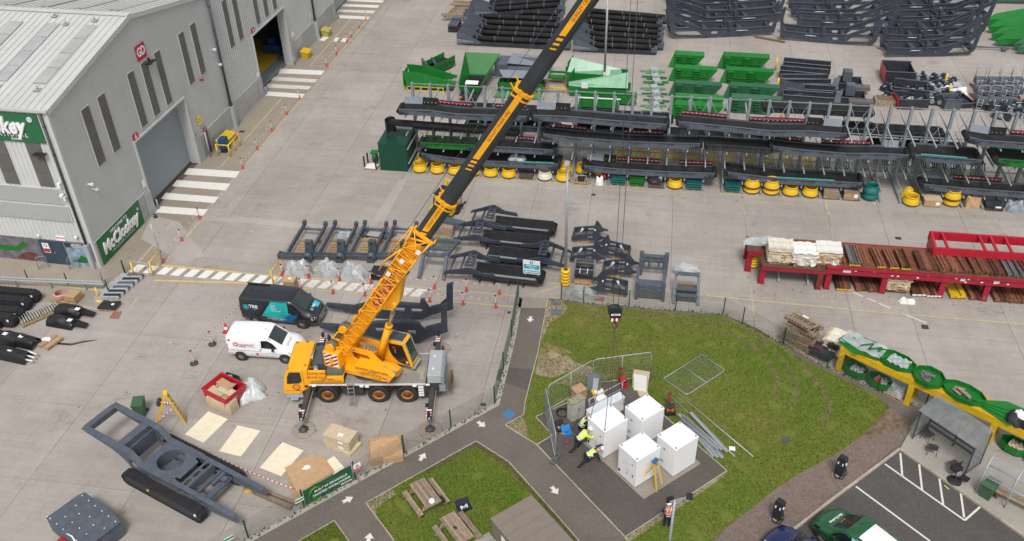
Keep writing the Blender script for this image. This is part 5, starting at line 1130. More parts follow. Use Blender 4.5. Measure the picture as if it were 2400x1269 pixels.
def conveyor(lab,pts,yn=62.25,w=1.25,h=.46,head=None,red=(),plate=(),col=STEEL,edge=None,tail=True,belt=BELT,grp='folded conveyors stored on the rack',lip=.34):
 x0=pts[0][0];t=thing('conveyor',lab,'conveyor',(x0,yn,pts[0][1]),0,grp);Z0=pts[0][1]
 P2=[(x-x0,z-Z0)for x,z in pts]
 def ip(x):
  for a,c in zip(P2,P2[1:]):
   if a[0]<=x<=c[0]:return a[1]+(c[1]-a[1])*(x-a[0])/(c[0]-a[0])
  return P2[-1][1]
 L=P2[-1][0]
 for y,nm in((0,'side_frame'),(w,'side_frame')):
  b=MB()
  for a,c in zip(P2,P2[1:]):
   b.add([(a[0],y,a[1]),(c[0],y,c[1]),(c[0],y,c[1]+h),(a[0],y,a[1]+h),(a[0],y+.07,a[1]),(c[0],y+.07,c[1]),(c[0],y+.07,c[1]+h),(a[0],y+.07,a[1]+h)],[(3,2,1,0),(4,5,6,7),(0,1,5,4),(1,2,6,5),(2,3,7,6),(3,0,4,7)])
   b.add([(a[0],y-.06 if y==0 else y,a[1]+h+.002),(c[0],y-.06 if y==0 else y,c[1]+h+.002),(c[0],y+.10,c[1]+h+.02),(a[0],y+.10,a[1]+h+.02)],[(0,1,2,3)])
  n=int(L/.7)
  for k in range(n):x=.3+k*.7;b.box((x,y-.005 if y==0 else y+.075,ip(x)+h*.6),(.045,.02,.045),1)
  b.build(nm,[col,PLATEG],t)
 b=MB()
 for a,c in zip(P2,P2[1:]):
  zz=lambda p,f:p[1]+h*.6+f
  b.add([(a[0],.10,zz(a,.06)),(c[0],.10,zz(c,.06)),(c[0],w*.35,zz(c,-.08)),(a[0],w*.35,zz(a,-.08)),(c[0],w*.7,zz(c,-.08)),(a[0],w*.7,zz(a,-.08)),(c[0],w-.03,zz(c,.1)),(a[0],w-.03,zz(a,.1))],[(0,1,2,3),(3,2,4,5),(5,4,6,7)])
  b.add([(a[0],.12,a[1]+.05),(c[0],.12,c[1]+.05),(c[0],w,c[1]+.05),(a[0],w,a[1]+.05)],[(0,1,2,3)])
 b.build('belt',belt,t)
 b=MB()
 for k in range(int(L/.9)):x=.4+k*.9;b.tube([(x,.05,ip(x)+.10),(x,w,ip(x)+.10)],.05,8)
 b.build('roller',STEELD,t)['kind']='stuff'
 for(xa,xb)in red:
  xa-=x0;xb-=x0;b=MB();b.slab4((xa,w+.02,ip(xa)+h),(xb,w+.02,ip(xb)+h),(xb,w+.10,ip(xb)+h+lip),(xa,w+.10,ip(xa)+h+lip),.03);sk_=b.build('skirt_plate',BELT if col is STEEL else col,t)
  b=MB();b.slab4((xa,w+.005,ip(xa)+h+lip*.5),(xb,w+.005,ip(xb)+h+lip*.5),(xb,w+.045,ip(xb)+h+lip*.85),(xa,w+.045,ip(xa)+h+lip*.85),.03,0)
  for k in range(int((xb-xa)/.32)):x=xa+.15+k*.32;b.box((x,w+.0,ip(x)+h+lip*.68),(.05,.05,.05),1)
  b.build('rubber_strip',[REDR,WPL],sk_)
 for(xa,xb,m)in plate:
  xa-=x0;xb-=x0;b=MB();b.slab4((xa,w-.05,ip(xa)+h*.9),(xb,w-.05,ip(xb)+h*.9),(xb,w+.06,ip(xb)+h+.5),(xa,w+.06,ip(xa)+h+.5),.04)
  for r_ in range(2):
   for k in range(int((xb-xa)/.3)):x=xa+.15+k*.3;b.box((x,w-.03+r_*.06,ip(x)+h+.1+r_*.22),(.06,.06,.06),1)
  b.build('head_plate',[m,WPL],t)
 if edge:
  xa,xb=edge[0]-x0,edge[1]-x0;b=MB();b.slab4((xa,.08,ip(xa)+h+.03),(xb,.08,ip(xb)+h+.03),(xb,.2,ip(xb)+h+.03),(xa,.2,ip(xa)+h+.03),.03);b.build('rubber_edge',TEALE,t)
 for x,s in((0,-1),(L,1)):
  b=MB();b.tube([(x+s*.05,.05,ip(x)+h*.55),(x+s*.05,w,ip(x)+h*.55)],h*.42,14);b.build('drum',belt,t)
  b=MB();b.box((x-s*.2,-.1,ip(x)+h*.4),(.35,.16,.22));b.cyl((x-s*.35,-.14,ip(x)+h*.4),(x-s*.75,-.14,ip(x)+h*.45),.05,8);b.build('motor',STEELD,t)
 b=MB()
 for k in range(4):x=L*(.2+.2*k);b.tube([(x-.5,-.09,ip(x-.5)+h*.9),(x,-.1,ip(x)+h*1.0),(x+.5,-.09,ip(x+.5)+h*.85)],.02,5)
 b.build('hose',RUBBER,t)['kind']='stuff'
 return t
conveyor('grey folded conveyor on the top left of the rack with red strips',[(-19.5,5.0),(-17,5.04),(-15,4.86),(-9.45,4.96)],red=[(-17.2,-13.9),(-12,-9.6)],plate=[(-19.3,-17.9,PLATEG),(-17.85,-16.6,BELT)])
conveyor('grey folded conveyor second along the top of the rack',[(-8.9,5.1),(-6.4,5.15),(-3,5.02),(1.15,4.92)],plate=[(-8.8,-7.4,PLATEG),(-7.35,-6.2,BELT)],red=[],edge=None)
conveyor('grey folded conveyor third along the top of the rack with long red strips',[(2.05,5.2),(5.4,5.05),(8.8,4.86),(11.4,5.02),(14.1,4.95)],red=[(2.2,5.6),(7.2,11.2)],plate=[(12.6,13.9,PLATEG),(11.4,12.5,BELT)])
conveyor('grey folded conveyor on the far top right of the rack',[(22.5,5.2),(23.5,5.0),(27,4.95),(32,4.9)],plate=[(22.8,24.1,PLATEG),(24.2,25.3,BELT)],red=[(25.6,30)])
conveyor('grey folded conveyor in the middle tier below the second one',[(-8.15,3.55),(-5.9,3.40),(-1.8,3.30),(1,3.38),(3.75,3.46)],red=[(-7.8,-4.9),(-2.0,1.0)],plate=[(2.2,3.6,STEEL)])
conveyor('grey folded conveyor in the middle tier with red strips and bolted head',[(9.1,3.6),(11,3.45),(14.3,3.35),(16.8,3.5),(18.75,3.5)],red=[(9.3,11.3),(12.7,16.2)],plate=[(17.2,18.2,PLATEG)])
conveyor('short grey tray conveyor with teal edges in the middle tier',[(19.2,3.55),(23.8,3.42)],edge=(19.6,22.8),w=1.9)
conveyor('dark conveyor in the middle tier between the two grey ones',[(4.3,3.45),(9.0,3.4)],col=STEELD)
conveyor('bright green tray conveyor at the right end of the middle tier',[(24.9,3.5),(29,3.4)],col=GREEN,w=1.9,h=.55)
conveyor('bright green conveyor on the second tier near the green container',[(-18.0,2.18),(-13.6,2.22)],col=GREEN,red=[])
conveyor('grey conveyor with red end behind the crane boom on the second tier',[(-13.2,2.2),(-10.2,2.22),(-7.4,2.2)],red=[(-10.6,-8.8)])
conveyor('wide grey conveyor on the lowest arms right of the green container',[(-18.0,1.22),(-16,1.0),(-13.3,.86),(-7,.98)],plate=[],w=1.6,edge=(-10,-7.3))
conveyor('grey folded conveyor on the lowest arms with two red strips',[(-4.9,.98),(-2.4,.88),(1.5,.9),(5.1,1.0)],red=[(-2.4,.9),(2.4,5.0)],plate=[(-4.8,-3.5,PLATEG),(-3.45,-2.5,BELT)])
conveyor('dark bedded conveyor with teal edge on the lowest arms',[(6.1,1.16),(9.8,.9),(12.7,.92),(16.0,.94)],edge=(9.8,14.0),w=1.6)
conveyor('grey folded conveyor on the lowest arms at the far right',[(20.35,1.16),(22.9,1.05),(27.5,.98),(31,.95)],red=[(22.7,26.1)],plate=[(20.5,21.9,STEEL)])
g2='conveyors on the back side of the rack'
conveyor('slatted dark conveyor lying on the back top arms',[(8.6,4.95),(16.5,4.95)],yn=66.1,col=STEELD,grp=g2);conveyor('grey conveyor on the back arms of the second tier up, right half',[(8.8,3.45),(17,3.5)],yn=66.1,grp=g2)
conveyor('dark conveyor low on the back arms behind the green hoppers',[(-16,3.45),(-8.5,3.5)],yn=66.0,col=STEELD,grp=g2);conveyor('dark conveyor low on the back arms behind the middle',[(-6,2.2),(3,2.2)],yn=66.0,col=STEELD,grp=g2)
conveyor('dark conveyor low on the back arms toward the right',[(17,2.2),(24,2.2)],yn=66.0,col=STEELD,grp=g2)
conveyor('dark conveyor in the middle back arms at the right end',[(14.5,3.45),(22,3.45)],yn=66.0,col=STEELD,grp=g2)
conveyor('grey conveyor on the lowest back arms at the left',[(-15,2.2),(-7.5,2.15)],yn=66.0,grp=g2);conveyor('grey conveyor low behind the third top conveyor',[(3.2,2.2),(9.5,2.25)],yn=66.0,grp=g2);conveyor('dark conveyor in the middle back arms left of the centre',[(-7,3.45),(1.5,3.4)],yn=66.0,col=STEELD,grp=g2)
t=thing('chute_conveyor','black rolled belt conveyor ending in a drooping chute above the green container','conveyor',(-20.6,63.0,3.5))
b=MB();b.tube([(0,0,.35),(3,0,.30),(10.4,0,.1)],.20,12);b.build('rolled_belt',BELT,t)
b=MB();b.tube([(0,.7,.2),(10.4,.7,.0)],.16,10);b.bar((1.2,.4,-.05),(10.4,.4,-.2),.8,.14);b.build('frame',STEELD,t)
for k in range(5):b=MB();b.box((3.6+k*1.35,-.05,-.1),(.12,.35,.55));b.build('roller_bracket',STEELD,t)
b=MB();n=14
b.grid(lambda u,v:(-.05-.42*sin(u*pi*1.2+.3),.35-.55*cos(u*pi*1.2+.3),.5-1.35*v),14,6);b.build('chute',BLACK,t)
b=MB();b.slab4((.6,-.3,.05),(1.9,-.3,.0),(1.9,.2,.3),(.6,.2,.35),.04);b.build('bolted_plate',STEEL,t)
p0=G(890,400);t=thing('store_container','small dark green corrugated steel container at the rack end','container',(-21.5,62.15,0))
def corr(b,L,h,ax,o,n):
 st=L/n
 for i in range(n):
  for(a,c,d0,d1)in((0,.35,0,0),(.35,.5,0,.04),(.5,.85,.04,.04),(.85,1,.04,0)):
   p,q=(i+a)*st,(i+c)*st
   if ax=='x':b.quad((o[0]+p,o[1]-d0,o[2]),(o[0]+q,o[1]-d1,o[2]),(o[0]+q,o[1]-d1,o[2]+h),(o[0]+p,o[1]-d0,o[2]+h))
   else:b.quad((o[0]+d0,o[1]+p,o[2]),(o[0]+d1,o[1]+q,o[2]),(o[0]+d1,o[1]+q,o[2]+h),(o[0]+d0,o[1]+p,o[2]+h))
b=MB();corr(b,2.3,2.3,'x',(0,0,.08),11);b.build('front_wall',GREEND,t);b=MB();corr(b,2.9,2.3,'y',(2.3,0,.08),14);corr(b,2.9,2.3,'y',(0,0,.08),14);b.build('side_wall',GREEND,t)
b=MB();b.bz(-.02,2.34,-.04,2.95,2.38,2.44);[b.bz(.1+k*.2,.2+k*.2,.0,2.9,2.44,2.47)for k in range(11)];b.bz(0,2.3,2.85,2.9,.08,2.4);b.build('roof',GREEND,t);b=MB();b.bz(-.03,2.35,-.06,2.96,0,.1);b.build('base_frame',GREEND,t)
p=G(872,393);t=thing('post_stillage','wooden pallet with four upright black posts beside the green container','stillage',p,radians(-4))
b=MB();b.bz(-.55,.55,-.45,.45,.02,.12);b.build('pallet',WOOD,t);b=MB();b.bz(-.5,.5,-.4,.4,.12,.16);b.build('sheet',WPL,t)
for x,y in((-.5,-.3),(-.45,.35),(.5,-.35),(.35,.4)):b=MB();b.box((x,y,.62),(.1,.1,1.0));b.build('post',BLACK,t)
b=MB();b.tube([(0,0,0),(0,0,.8)],.25,10);b.bz(-.3,.3,-.3,.3,.8,.9);o=b.build('wheelie_bin',GREEN,None,G(880,378));tag(o,'green bin half hidden behind the dark green container','bin')
# ------------------------------------------------------------------ goods on the floor under the arms
def pallet(parent=None,name='pallet',w=1.2,d=1.0,m=WOOD,mb=None,z=0.0):
 b=mb or MB()
 for k in range(7):b.box((0,-d/2+d*(k+.5)/7,z+.135),(w,d/7*.72,.022))
 for x in(-w/2+.05,0,w/2-.05):b.box((x,0,z+.07),(.1,d,.09))
 for y in(-d/2+.05,0,d/2-.05):b.box((0,y,z+.012),(w,.1,.022))
 return b
def bowl_mb(R=.62,h=.72,m=0,base=1):
 b=MB();b.lathe([(R*.98,.0),(R,.05),(R*1.0,.16)],24,m=base);b.lathe([(R*1.0,.16),(R*.99,.2),(R*.80,h*.74),(R*.74,h*.80),(R*.76,h*.86),(R*.82,h*.92),(R*.80,h),(R*.70,h),(R*.66,h*.9),(R*.72,h*.4),(R*.8,.1)],24,m=m);return b
BOWLB=P('bowl_rust_base',(.13,.07,.035),.7,var=.3);BOWLW=P('bowl_cream',(.62,.58,.46),.5,dirt=.3,dirtc=(.3,.2,.1));YELB=P('bowl_yellow',(.68,.42,.012),.38,var=.12,dirt=.3,dirtc=(.3,.17,.02),dsc=3)
bmY=bowl_mb().mesh('crusher_bowl',[YELB,BOWLB]);bmW=bowl_mb().mesh('crusher_bowl',[BOWLW,BOWLB]);bmT=bowl_mb(.6,.6).mesh('crusher_bowl',[TEAL,TEAL])
def bay(i,dy=0,z=0):return(RX0+RST*(i+.5)+.05,62.35+dy,z)
def bowl(i,lab,me=None,dy=.15,z=.0,rot=0):
 o=bpy.data.objects.new('crusher_bowl',me or bmY);COL.objects.link(o);o.location=bay(i,dy,z);o.rotation_euler=(0,0,random.random()*6);tag(o,lab,'crusher part','cast bowls stored under the rack');return o
for i in range(6):bowl(i,'%s yellow bowl from the green container along the rack foot'%ORD[i])
bowl(0,'yellow bowl set back behind the first one by the container',dy=1.5)
bowl(7,'cream coloured bowl between yellow ones under the rack',bmW);bowl(8,'yellow bowl right of the cream one',);bowl(8,'yellow bowl set back behind the one right of the cream bowl',dy=1.5)
bowl(9,'yellow bowl set back behind the small machine on a pallet',dy=1.5);bowl(10,'dull yellow bowl set back behind the red and white sack',dy=1.4)
bowl(14,'single yellow bowl between black machine and teal grids')
for i in(18,19):
 bowl(i,'lower bowl of the %s strapped yellow pair right of the rack gap'%('first','second')[i-18]);bowl(i,'upper bowl of the %s strapped yellow pair right of the rack gap'%('first','second')[i-18],z=.45)
bowl(20,'yellow bowl just right of the strapped pairs');bowl(21,'yellow bowl left of the wooden boxes')
bowl(24,'lower teal bowl on a wooden pallet',bmT,z=.15);bowl(24,'upper teal bowl nested in the lower one',bmT,z=.62)
bowl(26,'small yellow bowl in front of the yellow cone',dy=-.2);bowl(28,'lower wrapped yellow bowl under the far right conveyor');bowl(28,'upper wrapped yellow bowl under the far right conveyor',z=.5)
b=MB();b.lathe([(.58,0),(.56,.1),(.3,.62),(.16,.72),(.14,.60),(.0,.6)],22);o=b.build('crusher_mantle',YELB,None,bay(26,.9));tag(o,'yellow cone shaped mantle behind the small bowl','crusher part')
def grid_stack(i,lab,m,n=3,dy=.1,h=.2,tilt=0):
 t=thing('grid_stack',lab,'screen grid',bay(i,dy),0,'stacked screen grids under the rack');pallet().build('pallet',WOOD,t)
 for k in range(n):
  b=MB();z=.18+k*h
  for q in range(8):b.box((-.52+q*.148,0,z+.05),(.08,1.0,.1))
  b.box((0,-.5,z+.05),(1.12,.05,.1));b.box((0,.5,z+.05),(1.12,.05,.1));b.build('grid',m,t)
 return t
grid_stack(6,'dark ribbed grating between the last yellow bowl and the cream one',P('grate_brown',(.06,.05,.045),.7),1);grid_stack(11,'teal grids on a pallet right of the red and white sack',TEAL,3);grid_stack(12,'green grids on a pallet under the red striped conveyor',GREEN,3);grid_stack(15,'teal grids on a pallet left of the rack gap',TEAL,3);grid_stack(17,'teal grids on a pallet right of the rack gap',TEAL,3)
for i,lab in((22,'left wooden crate of the two under the dark conveyor'),(23,'right wooden crate of the two under the dark conveyor')):
 t=thing('wooden_crate',lab,'crate',bay(i,.0),0,'wooden crates under the rack')
 for k in range(4):b=MB();b.bz(-.55,.55,-.45,-.42,.12+k*.14,.12+k*.14+.13);b.build('board',WOODG if i==22 else WOOD,t)
 for k in range(4):b=MB();b.bz(-.55,.55,-.42+k*.21,-.42+k*.21+.2,.68,.7);b.build('board',WOODG,t)
 b=MB();b.bz(-.55,.55,-.42,.42,.0,.66);b.build('body',WOODD,t)
 if i==23:b=MB();b.bz(.2,.45,-.46,-.452,.3,.6);b.build('label',LABEL,t)
t=thing('carton_on_crate','brown cardboard carton on a crate under the far right conveyor','box',bay(27,-.1));b=MB();b.bz(-.6,.6,-.5,.5,.06,.55);b.build('carton',CARD,t);b=MB();b.bz(-.63,.63,-.52,.52,.55,.6);b.build('lid',CARDL,t);b=MB();b.bz(.2,.48,-.512,-.502,.2,.45);b.build('label',LABEL,t)
def wrapped(name,lab,cat,loc,size,mat=FILM,rz=0,seed=0,amp=.13,taper=.75,n=22):
 """an irregular load under crinkled plastic"""
 rnd=random.Random(seed);ph=[rnd.uniform(0,6.3)for _ in range(8)];w,d,h=size
 def fn(u,v):
  a=2*pi*u;k=1-(1-taper)*v**1.6
  r_=1+amp*(sin(5*a+ph[0]+3*v)+.6*sin(9*a+ph[1]+2*v)+.4*sin(14*a+ph[2]+5*v))*.5
  c,s=cos(a),sin(a);q=max(abs(c),abs(s))**.7
  x,y=c/q*w/2*k*r_,s/q*d/2*k*r_
  return(x,y,h*v*(1+.22*sin(3*a+ph[3])*v+.12*sin(7*a+ph[4])*v))
 b=MB();b.grid(fn,n*2,8,0,True);top=[fn(i/(n*2),1)for i in range(n*2)]
 b.add([(0,0,h*(.92+.1*rnd.random()))]+top,[(0,i+1,(i+1)%(n*2)+1)for i in range(n*2)],0,True)
 o=b.build(name,mat,None,loc,rz);return tag(o,lab,cat)
wrapped('wrapped_part','brown wrapped load under the far right conveyor','load',bay(29,0),(1.1,.9,.7),CARD,0,3);wrapped('wrapped_part','grey wrapped load at the right end of the rack foot','load',bay(31,-.2),(1.3,1,.6),P('grey_film',(.26,.29,.32),.4,var=.3,sc=6),0,5)
t=thing('dark_tray','dark tray with white labels at the rack foot','tray',bay(30,-.1));b=MB();b.bz(-.6,.6,-.5,.5,.3,.4);b.build('tray',STEELD,t);b=MB();b.bz(.0,.4,-.51,-.5,.28,.42);b.build('label',LABEL,t);b=MB();pallet(mb=b).build('pallet',WOODD,t)
t=thing('small_machine','small machine with chrome frame on a pallet under the rack','machine',bay(9,-.1));pallet().build('pallet',WOOD,t);b=MB();b.box((0,0,.4),(.5,.5,.45));b.build('body',BLACK,t);b=MB();b.tube([(-.45,-.3,.15),(-.4,-.3,.75),(.4,-.3,.75),(.45,-.3,.15)],.03,6);b.build('frame',GALV,t);b=MB();b.box((0,-.1,.65),(.3,.3,.08));b.build('cap',BLUE,t)
wrapped('sack','small white and red sack at the rack foot','sack',bay(10,-.2),(.6,.6,.5),WPL,0,9);b=MB();b.lathe([(.2,0),(.22,.3),(0,.35)],10);o=b.build('bucket',RED,None,bay(10,.35,.3));o.location.x+=.3;tag(o,'red bucket behind the white sack under the rack','bucket')
t=thing('black_engine','black engine block strapped on a pallet under the rack','engine',bay(13,.1));pallet().build('pallet',WOODD,t);b=MB();b.box((0,0,.5),(.7,.6,.55));b.box((.1,0,.85),(.4,.4,.2));b.cyl((-.4,-.2,.45),(-.4,.2,.45),.18,12);b.build('block',STEELD,t);b=MB();b.bz(-.3,.0,-.35,-.3,.4,.6);b.build('purple_tag',P('purple',(.15,.04,.12),.6),t);b=MB();b.box((.3,-.2,.75),(.25,.1,.3));b.build('bag',FILM,t)
wrapped('plastic_parcel','clear wrapped parcel lying on the low conveyor','parcel',(-10.3,62.9,1.35),(1.4,.8,.25),FILM,0,4)
for i in list(range(11,22))+list(range(22,31)):
 yel=i<22;gm=MATS.get('grid_mustard')or P('grid_mustard',(.42,.30,.02),.6,var=.3,dirt=.4,dirtc=(.15,.11,.03));gd=MATS.get('grid_dark_green')or P('grid_dark_green',(.02,.05,.035),.6,var=.3)
 b=MB()
 for q in range(7):b.box((-.5+q*.165,0,.6),(.09,.06,1.1))
 b.box((0,0,.08),(1.15,.07,.08));b.box((0,0,.6),(1.15,.07,.06));b.box((0,0,1.12),(1.15,.07,.08))
 o=b.build('screen_grid',gm if yel else gd,None,(RX0+RST*(i+.5),66.6,.1));o.rotation_euler=(radians(-38),0,0)
 tag(o,'%s %s grid from the left leaning behind the rack columns'%(ORD[i-11 if yel else i-22],'mustard yellow' if yel else 'dark green'),'screen grid','screen grids leaning behind the rack')
for k,(x,lab)in enumerate(((-3.4,'folded grey tarpaulin left of the mustard grids'),(-1.9,'crumpled grey tarpaulin next to the first mustard grid'))):wrapped('tarpaulin',lab,'tarpaulin',(x-1.4,64.6,.1),(1.2,1.0,.6),P('tarp_grey',(.16,.165,.15),.7,var=.3),0,20+k)
# ------------------------------------------------------------------ rear yard
def zc(ox,oy,s):return lambda x,y:(ox+x/s,oy+y/s)
ZB=zc(1000,0,3.4286);ZF=zc(1700,0,3.4286);ZG=zc(840,100,3.525);ZH=zc(1340,120,3.525);Z6=zc(640,420,3.4286);Z7=zc(1300,500,4.88);Z3=zc(500,580,2.643);ZR=zc(1720,540,3.5294);ZE=zc(1700,680,2.154);ZL=zc(0,640,2.017)
def parts(t,*L):
 """L: (name, material, builder function)"""
 for nm,m,fn in L:b=MB();fn(b);b.build(nm,m,t)
def rolled(lab,pa_,pb_,zlift,grp,head=True):
 a,c=G(*pa_),G(*pb_);a.x+=random.uniform(-.5,.5);c.x+=random.uniform(-.6,.6);a.y+=random.uniform(-.2,.2);c.y+=random.uniform(-.2,.2);L=(c-a).length;t=thing('rolled_conveyor',lab,'conveyor',a+Vector((0,0,zlift)),yawof(a,c),grp)
 parts(t,('rolled_belt',BELT,lambda b:b.tube([(1.6,0,.78),(L*.4,.03,.74),(L*.7,-.03,.76),(L-.2,0,.7)],.25,10)),('frame',STEELD,lambda b:(b.bz(.6,L,-.38,-.30,.1,.5),b.bz(.6,L,.30,.38,.1,.5),[b.bz(k*1.5+.9,k*1.5+1.0,-.3,.3,.2,.4)for k in range(int(L/1.6))])))
 for k in range(int(L/1.9)):b=MB();x=2.0+k*1.9;b.lathe([(.27,-.05),(.30,-.04),(.30,.04),(.27,.05)],12,(x,0,.755),axis='x');b.build('belt_clamp',STEEL,t)
 if head:parts(t,('head_plate',STEEL,lambda b:(b.plate([(-.1,.2),(2.4,.25),(2.5,.5),(.6,1.35),(-.1,1.3)],(),.05,(0,-.42,0),'xz'),b.plate([(-.1,.2),(2.4,.25),(2.5,.5),(.6,1.35),(-.1,1.3)],(),.05,(0,.42,0),'xz'))),('bolted_skirt',PLATEG,lambda b:b.slab4((-.1,-.55,.75),(1.7,-.55,.55),(1.7,-.42,.3),(-.1,-.42,.3),.04)))
 b=MB();b.bz(L-.5,L+.1,-.4,.4,.3,.75);b.build('tail_box',STEEL,t)
gl='black rolled conveyors in the back left stack';gr_='black rolled conveyors in the back right stack'
for k in range(7):
 rolled('black rolled conveyor, %s row from the front of the back left stack'%ORD[k],ZB(280+12*k+6*(k%2),352-43*k),ZB(1170-16*k,402-48*k),0,gl)
 rolled('black rolled conveyor, %s row from the front of the back right stack'%ORD[k],ZB(1205-8*k,405-46*k),ZB(1850+6*k,442-43*k),0,gr_,k<4)
for k in range(4):rolled('black rolled conveyor, %s of the slanting ones on the back left stack'%ORD[k],ZB(420+8*k,172-30*k),ZB(1090-4*k,118-34*k),.5,gl,k<2)
def chassis(lab,pa_,pb_,mirror,grp,W=2.0,zl=0.0):
 a,c=G(*pa_),G(*pb_);a.y+=random.uniform(-.35,.35);c.y+=random.uniform(-.35,.35);L=(c-a).length;s=L/9.6;t=thing('machine_chassis',lab,'chassis',a+Vector((0,0,zl)),yawof(a,c),grp)
 prof=[(.2,.35),(6.2,.1),(9.0,.2),(9.5,.6),(9.75,2.5),(9.6,2.9),(9.35,2.85),(9.2,2.3),(6.6,1.05),(3.0,.95),(.5,1.05),(.3,1.7),(.05,1.75)]
 h1=[(6.7,.4),(8.8,.45),(9.15,.8),(8.9,.95),(7.2,.9)];h2=[(7.4,1.05),(9.1,1.1),(9.25,1.95)];h3=slot(5.6,.6,.6,.28)
 f=(lambda p:((9.6-p[0])*s,p[1]))if mirror else(lambda p:(p[0]*s,p[1]))
 for y in(0,W):
  b=MB();b.plate([f(p)for p in prof],[[f(p)for p in h]for h in(h1,h2,h3)],.07,(0,y,0),'xz')
  tp=[f(p)for p in prof[5:]]
  for p,q in zip(tp[2:-2],tp[3:-2]):b.bar((p[0],y,p[1]),(q[0],y,q[1]),.22,.05)
  b.build('side_plate',STEELB,t)
 for x,z,w in((.6,.6,.3),(3.2,.55,.4),(4.6,.5,.2),(6.3,.6,.4),(9.3,.7,.3)):
  q=f((x,z));b=MB();b.box((q[0],W/2,z),(w,W-.08,.5));b.build('cross_member',STEELB,t)
 q=f((4.3,1.0));b=MB();b.box((q[0],.0,1.2),(.3,.35,.7));b.box((q[0],W,1.2),(.3,.35,.7));b.box((q[0],0,1.6),(.24,.3,.1));b.build('post_bracket',STEELB,t);b=MB();b.tube([f((2.6,0))[:1]+(-.08,.75),f((3.7,0))[:1]+(-.08,.75)],.06,8);b.build('grab_bar',GALV,t)
for g_,(lab,rows)in enumerate((('back left group of slate frames',[((1568,93),(1818,84),True),((1571,72),(1840,55),True),((1575,50),(1836,34),True),((1573,27),(1822,10),True),((1565,5),(1815,-12),True)]),('back middle group of slate frames',[((1822,96),(2052,108),False),((1862,66),(2093,74),False),((1848,40),(2060,44),False),((1842,14),(2085,12),False)]),('front right group of slate frames',[((2070,134),(2284,135),False),((2064,106),(2284,108),False),((2100,86),(2305,84),False),((2098,60),(2320,56),False),((2060,32),(2310,28),False),((2070,4),(2318,0),False)]))):
 for k,(p,q,mi)in enumerate(rows):chassis('slate grey chassis frame, %s from the front in the %s'%(ORD[k],lab),p,q,mi,'slate chassis frames at the back of the yard')
b=MB();b.bar((0,0,.08),(3.0,-1.2,.08),.25,.15);tag(b.build('timber_beam',WOODD,None,G(1768,88)),'brown timber lying on the concrete in front of the slate frames','beam')
t=thing('wooden_trestle','tall slatted wooden trestle at the back left beside the black conveyors','trestle',G(1042,50))
parts(t,('rail',WOOD,lambda b:(b.bar((.1,0,.5),(.7,4.2,.5),.12,.2),b.bar((1.9,0,.5),(2.5,4.2,.5),.12,.2))),('end_beam',WOODG,lambda b:(b.bar((-.3,0,.75),(2.3,0,.75),.25,.3),b.bar((.1,4.2,.75),(2.9,4.2,.75),.2,.25),b.bar((.0,3.2,.8),(2.7,3.2,.8),.25,.2))),('leg',WOODG,lambda b:[b.bz(x-.1,x+.1,y-.1,y+.1,0,.5)for x,y in((0,0),(2,0),(.7,4.2),(2.5,4.2))]))
for k in range(5):b=MB();b.bar((.2+k*.1,.6+k*.65,.62),(2.05+k*.1,.6+k*.65,.62),.18,.06);b.build('slat',WOODG,t)
t=thing('roller_crate','dark crate of grey rollers on black film near the wooden trestle','crate',G(1066,72));parts(t,('body',BLACK,lambda b:b.bz(-.6,.6,-.6,.9,0,.7)),('roller',STEEL,lambda b:[b.tube([(-.4+k*.35,-.8,.85),(-.3+k*.35,1.1,.85)],.16,8)for k in range(3)]),('end_box',STEEL,lambda b:b.bz(-.5,.5,.7,1.2,.7,1.1)))
def trough(lab,o,L,W,h,cat='hopper',name='green_hopper',m=GREEN,prof=None,rz=0,open_end=True,stand=None,floor=True,grp=None,ribs=4):
 t=thing(name,lab,cat,o,rz,grp);prof=prof or[(0,h*.2),(L,h*.2),(L,h),(0,h)]
 for y,k in((0,-1),(W,1)):
  b=MB();b.plate(prof,(),.05,(0,y,0),'xz')
  for q in range(ribs):x=L*(q+.5)/ribs;zt=max(z for xx,z in prof);b.box((x,y+k*.05,h*.45),(.07,.08,h*.5))
  b.build('side_panel',m,t)
 if floor:b=MB();b.bz(.1,L-.1,.03,W-.03,h*.2,h*.25);b.build('floor',m,t)
 if open_end:b=MB();b.bz(0,.06,0,W,h*.2,h*.9);b.build('end_panel',m,t)
 if stand:b=MB();[b.bz(x,x+.08,y-.04,y+.04,0,h*.25)for x in(.3,L*.5,L-1)for y in(0,W)];b.bz(.3,L-1,-.04,.04,.0,.08);b.bz(.3,L-1,-.04,.04,h*.2,h*.25);b.build('stand',stand,t)
 return t
trough('long green tapered chute on a yellow stand at the left of the green row',G(947,212),4.8,1.7,1.9,prof=[(.3,.55),(3.9,.5),(4.8,.75),(4.9,1.0),(1.7,1.85),(0,1.95)],stand=YEL)
t=trough('green and black feeder with roller bolts behind the tapered chute',G(1018,182),3.2,1.4,1.2,name='green_feeder',cat='feeder',rz=radians(62));parts(t,('belt',BELT,lambda b:b.bz(.2,3.0,.1,1.3,.5,.75)),('roller_bolt',BLACK,lambda b:[b.cyl((.4+k*.5,-.12,.7),(.4+k*.5,0,.7),.09,8)for k in range(6)]))
t=thing('grey_machine_box','small grey machine box left of the green feeder','machine',G(1000,178),.5);parts(t,('body',STEEL,lambda b:(b.bz(0,1.1,0,1.7,.1,.7),b.bz(0,.15,0,1.7,.7,1.2),b.bz(.95,1.1,0,1.7,.7,1.1))),('rim',STEELD,lambda b:b.bz(.15,.95,.1,1.6,.7,.75)))
t=thing('green_hopper','tall flared green hopper with white label facing the rack','hopper',G(1078,230))
def fl(b,P):b.slab4(*P,.05)
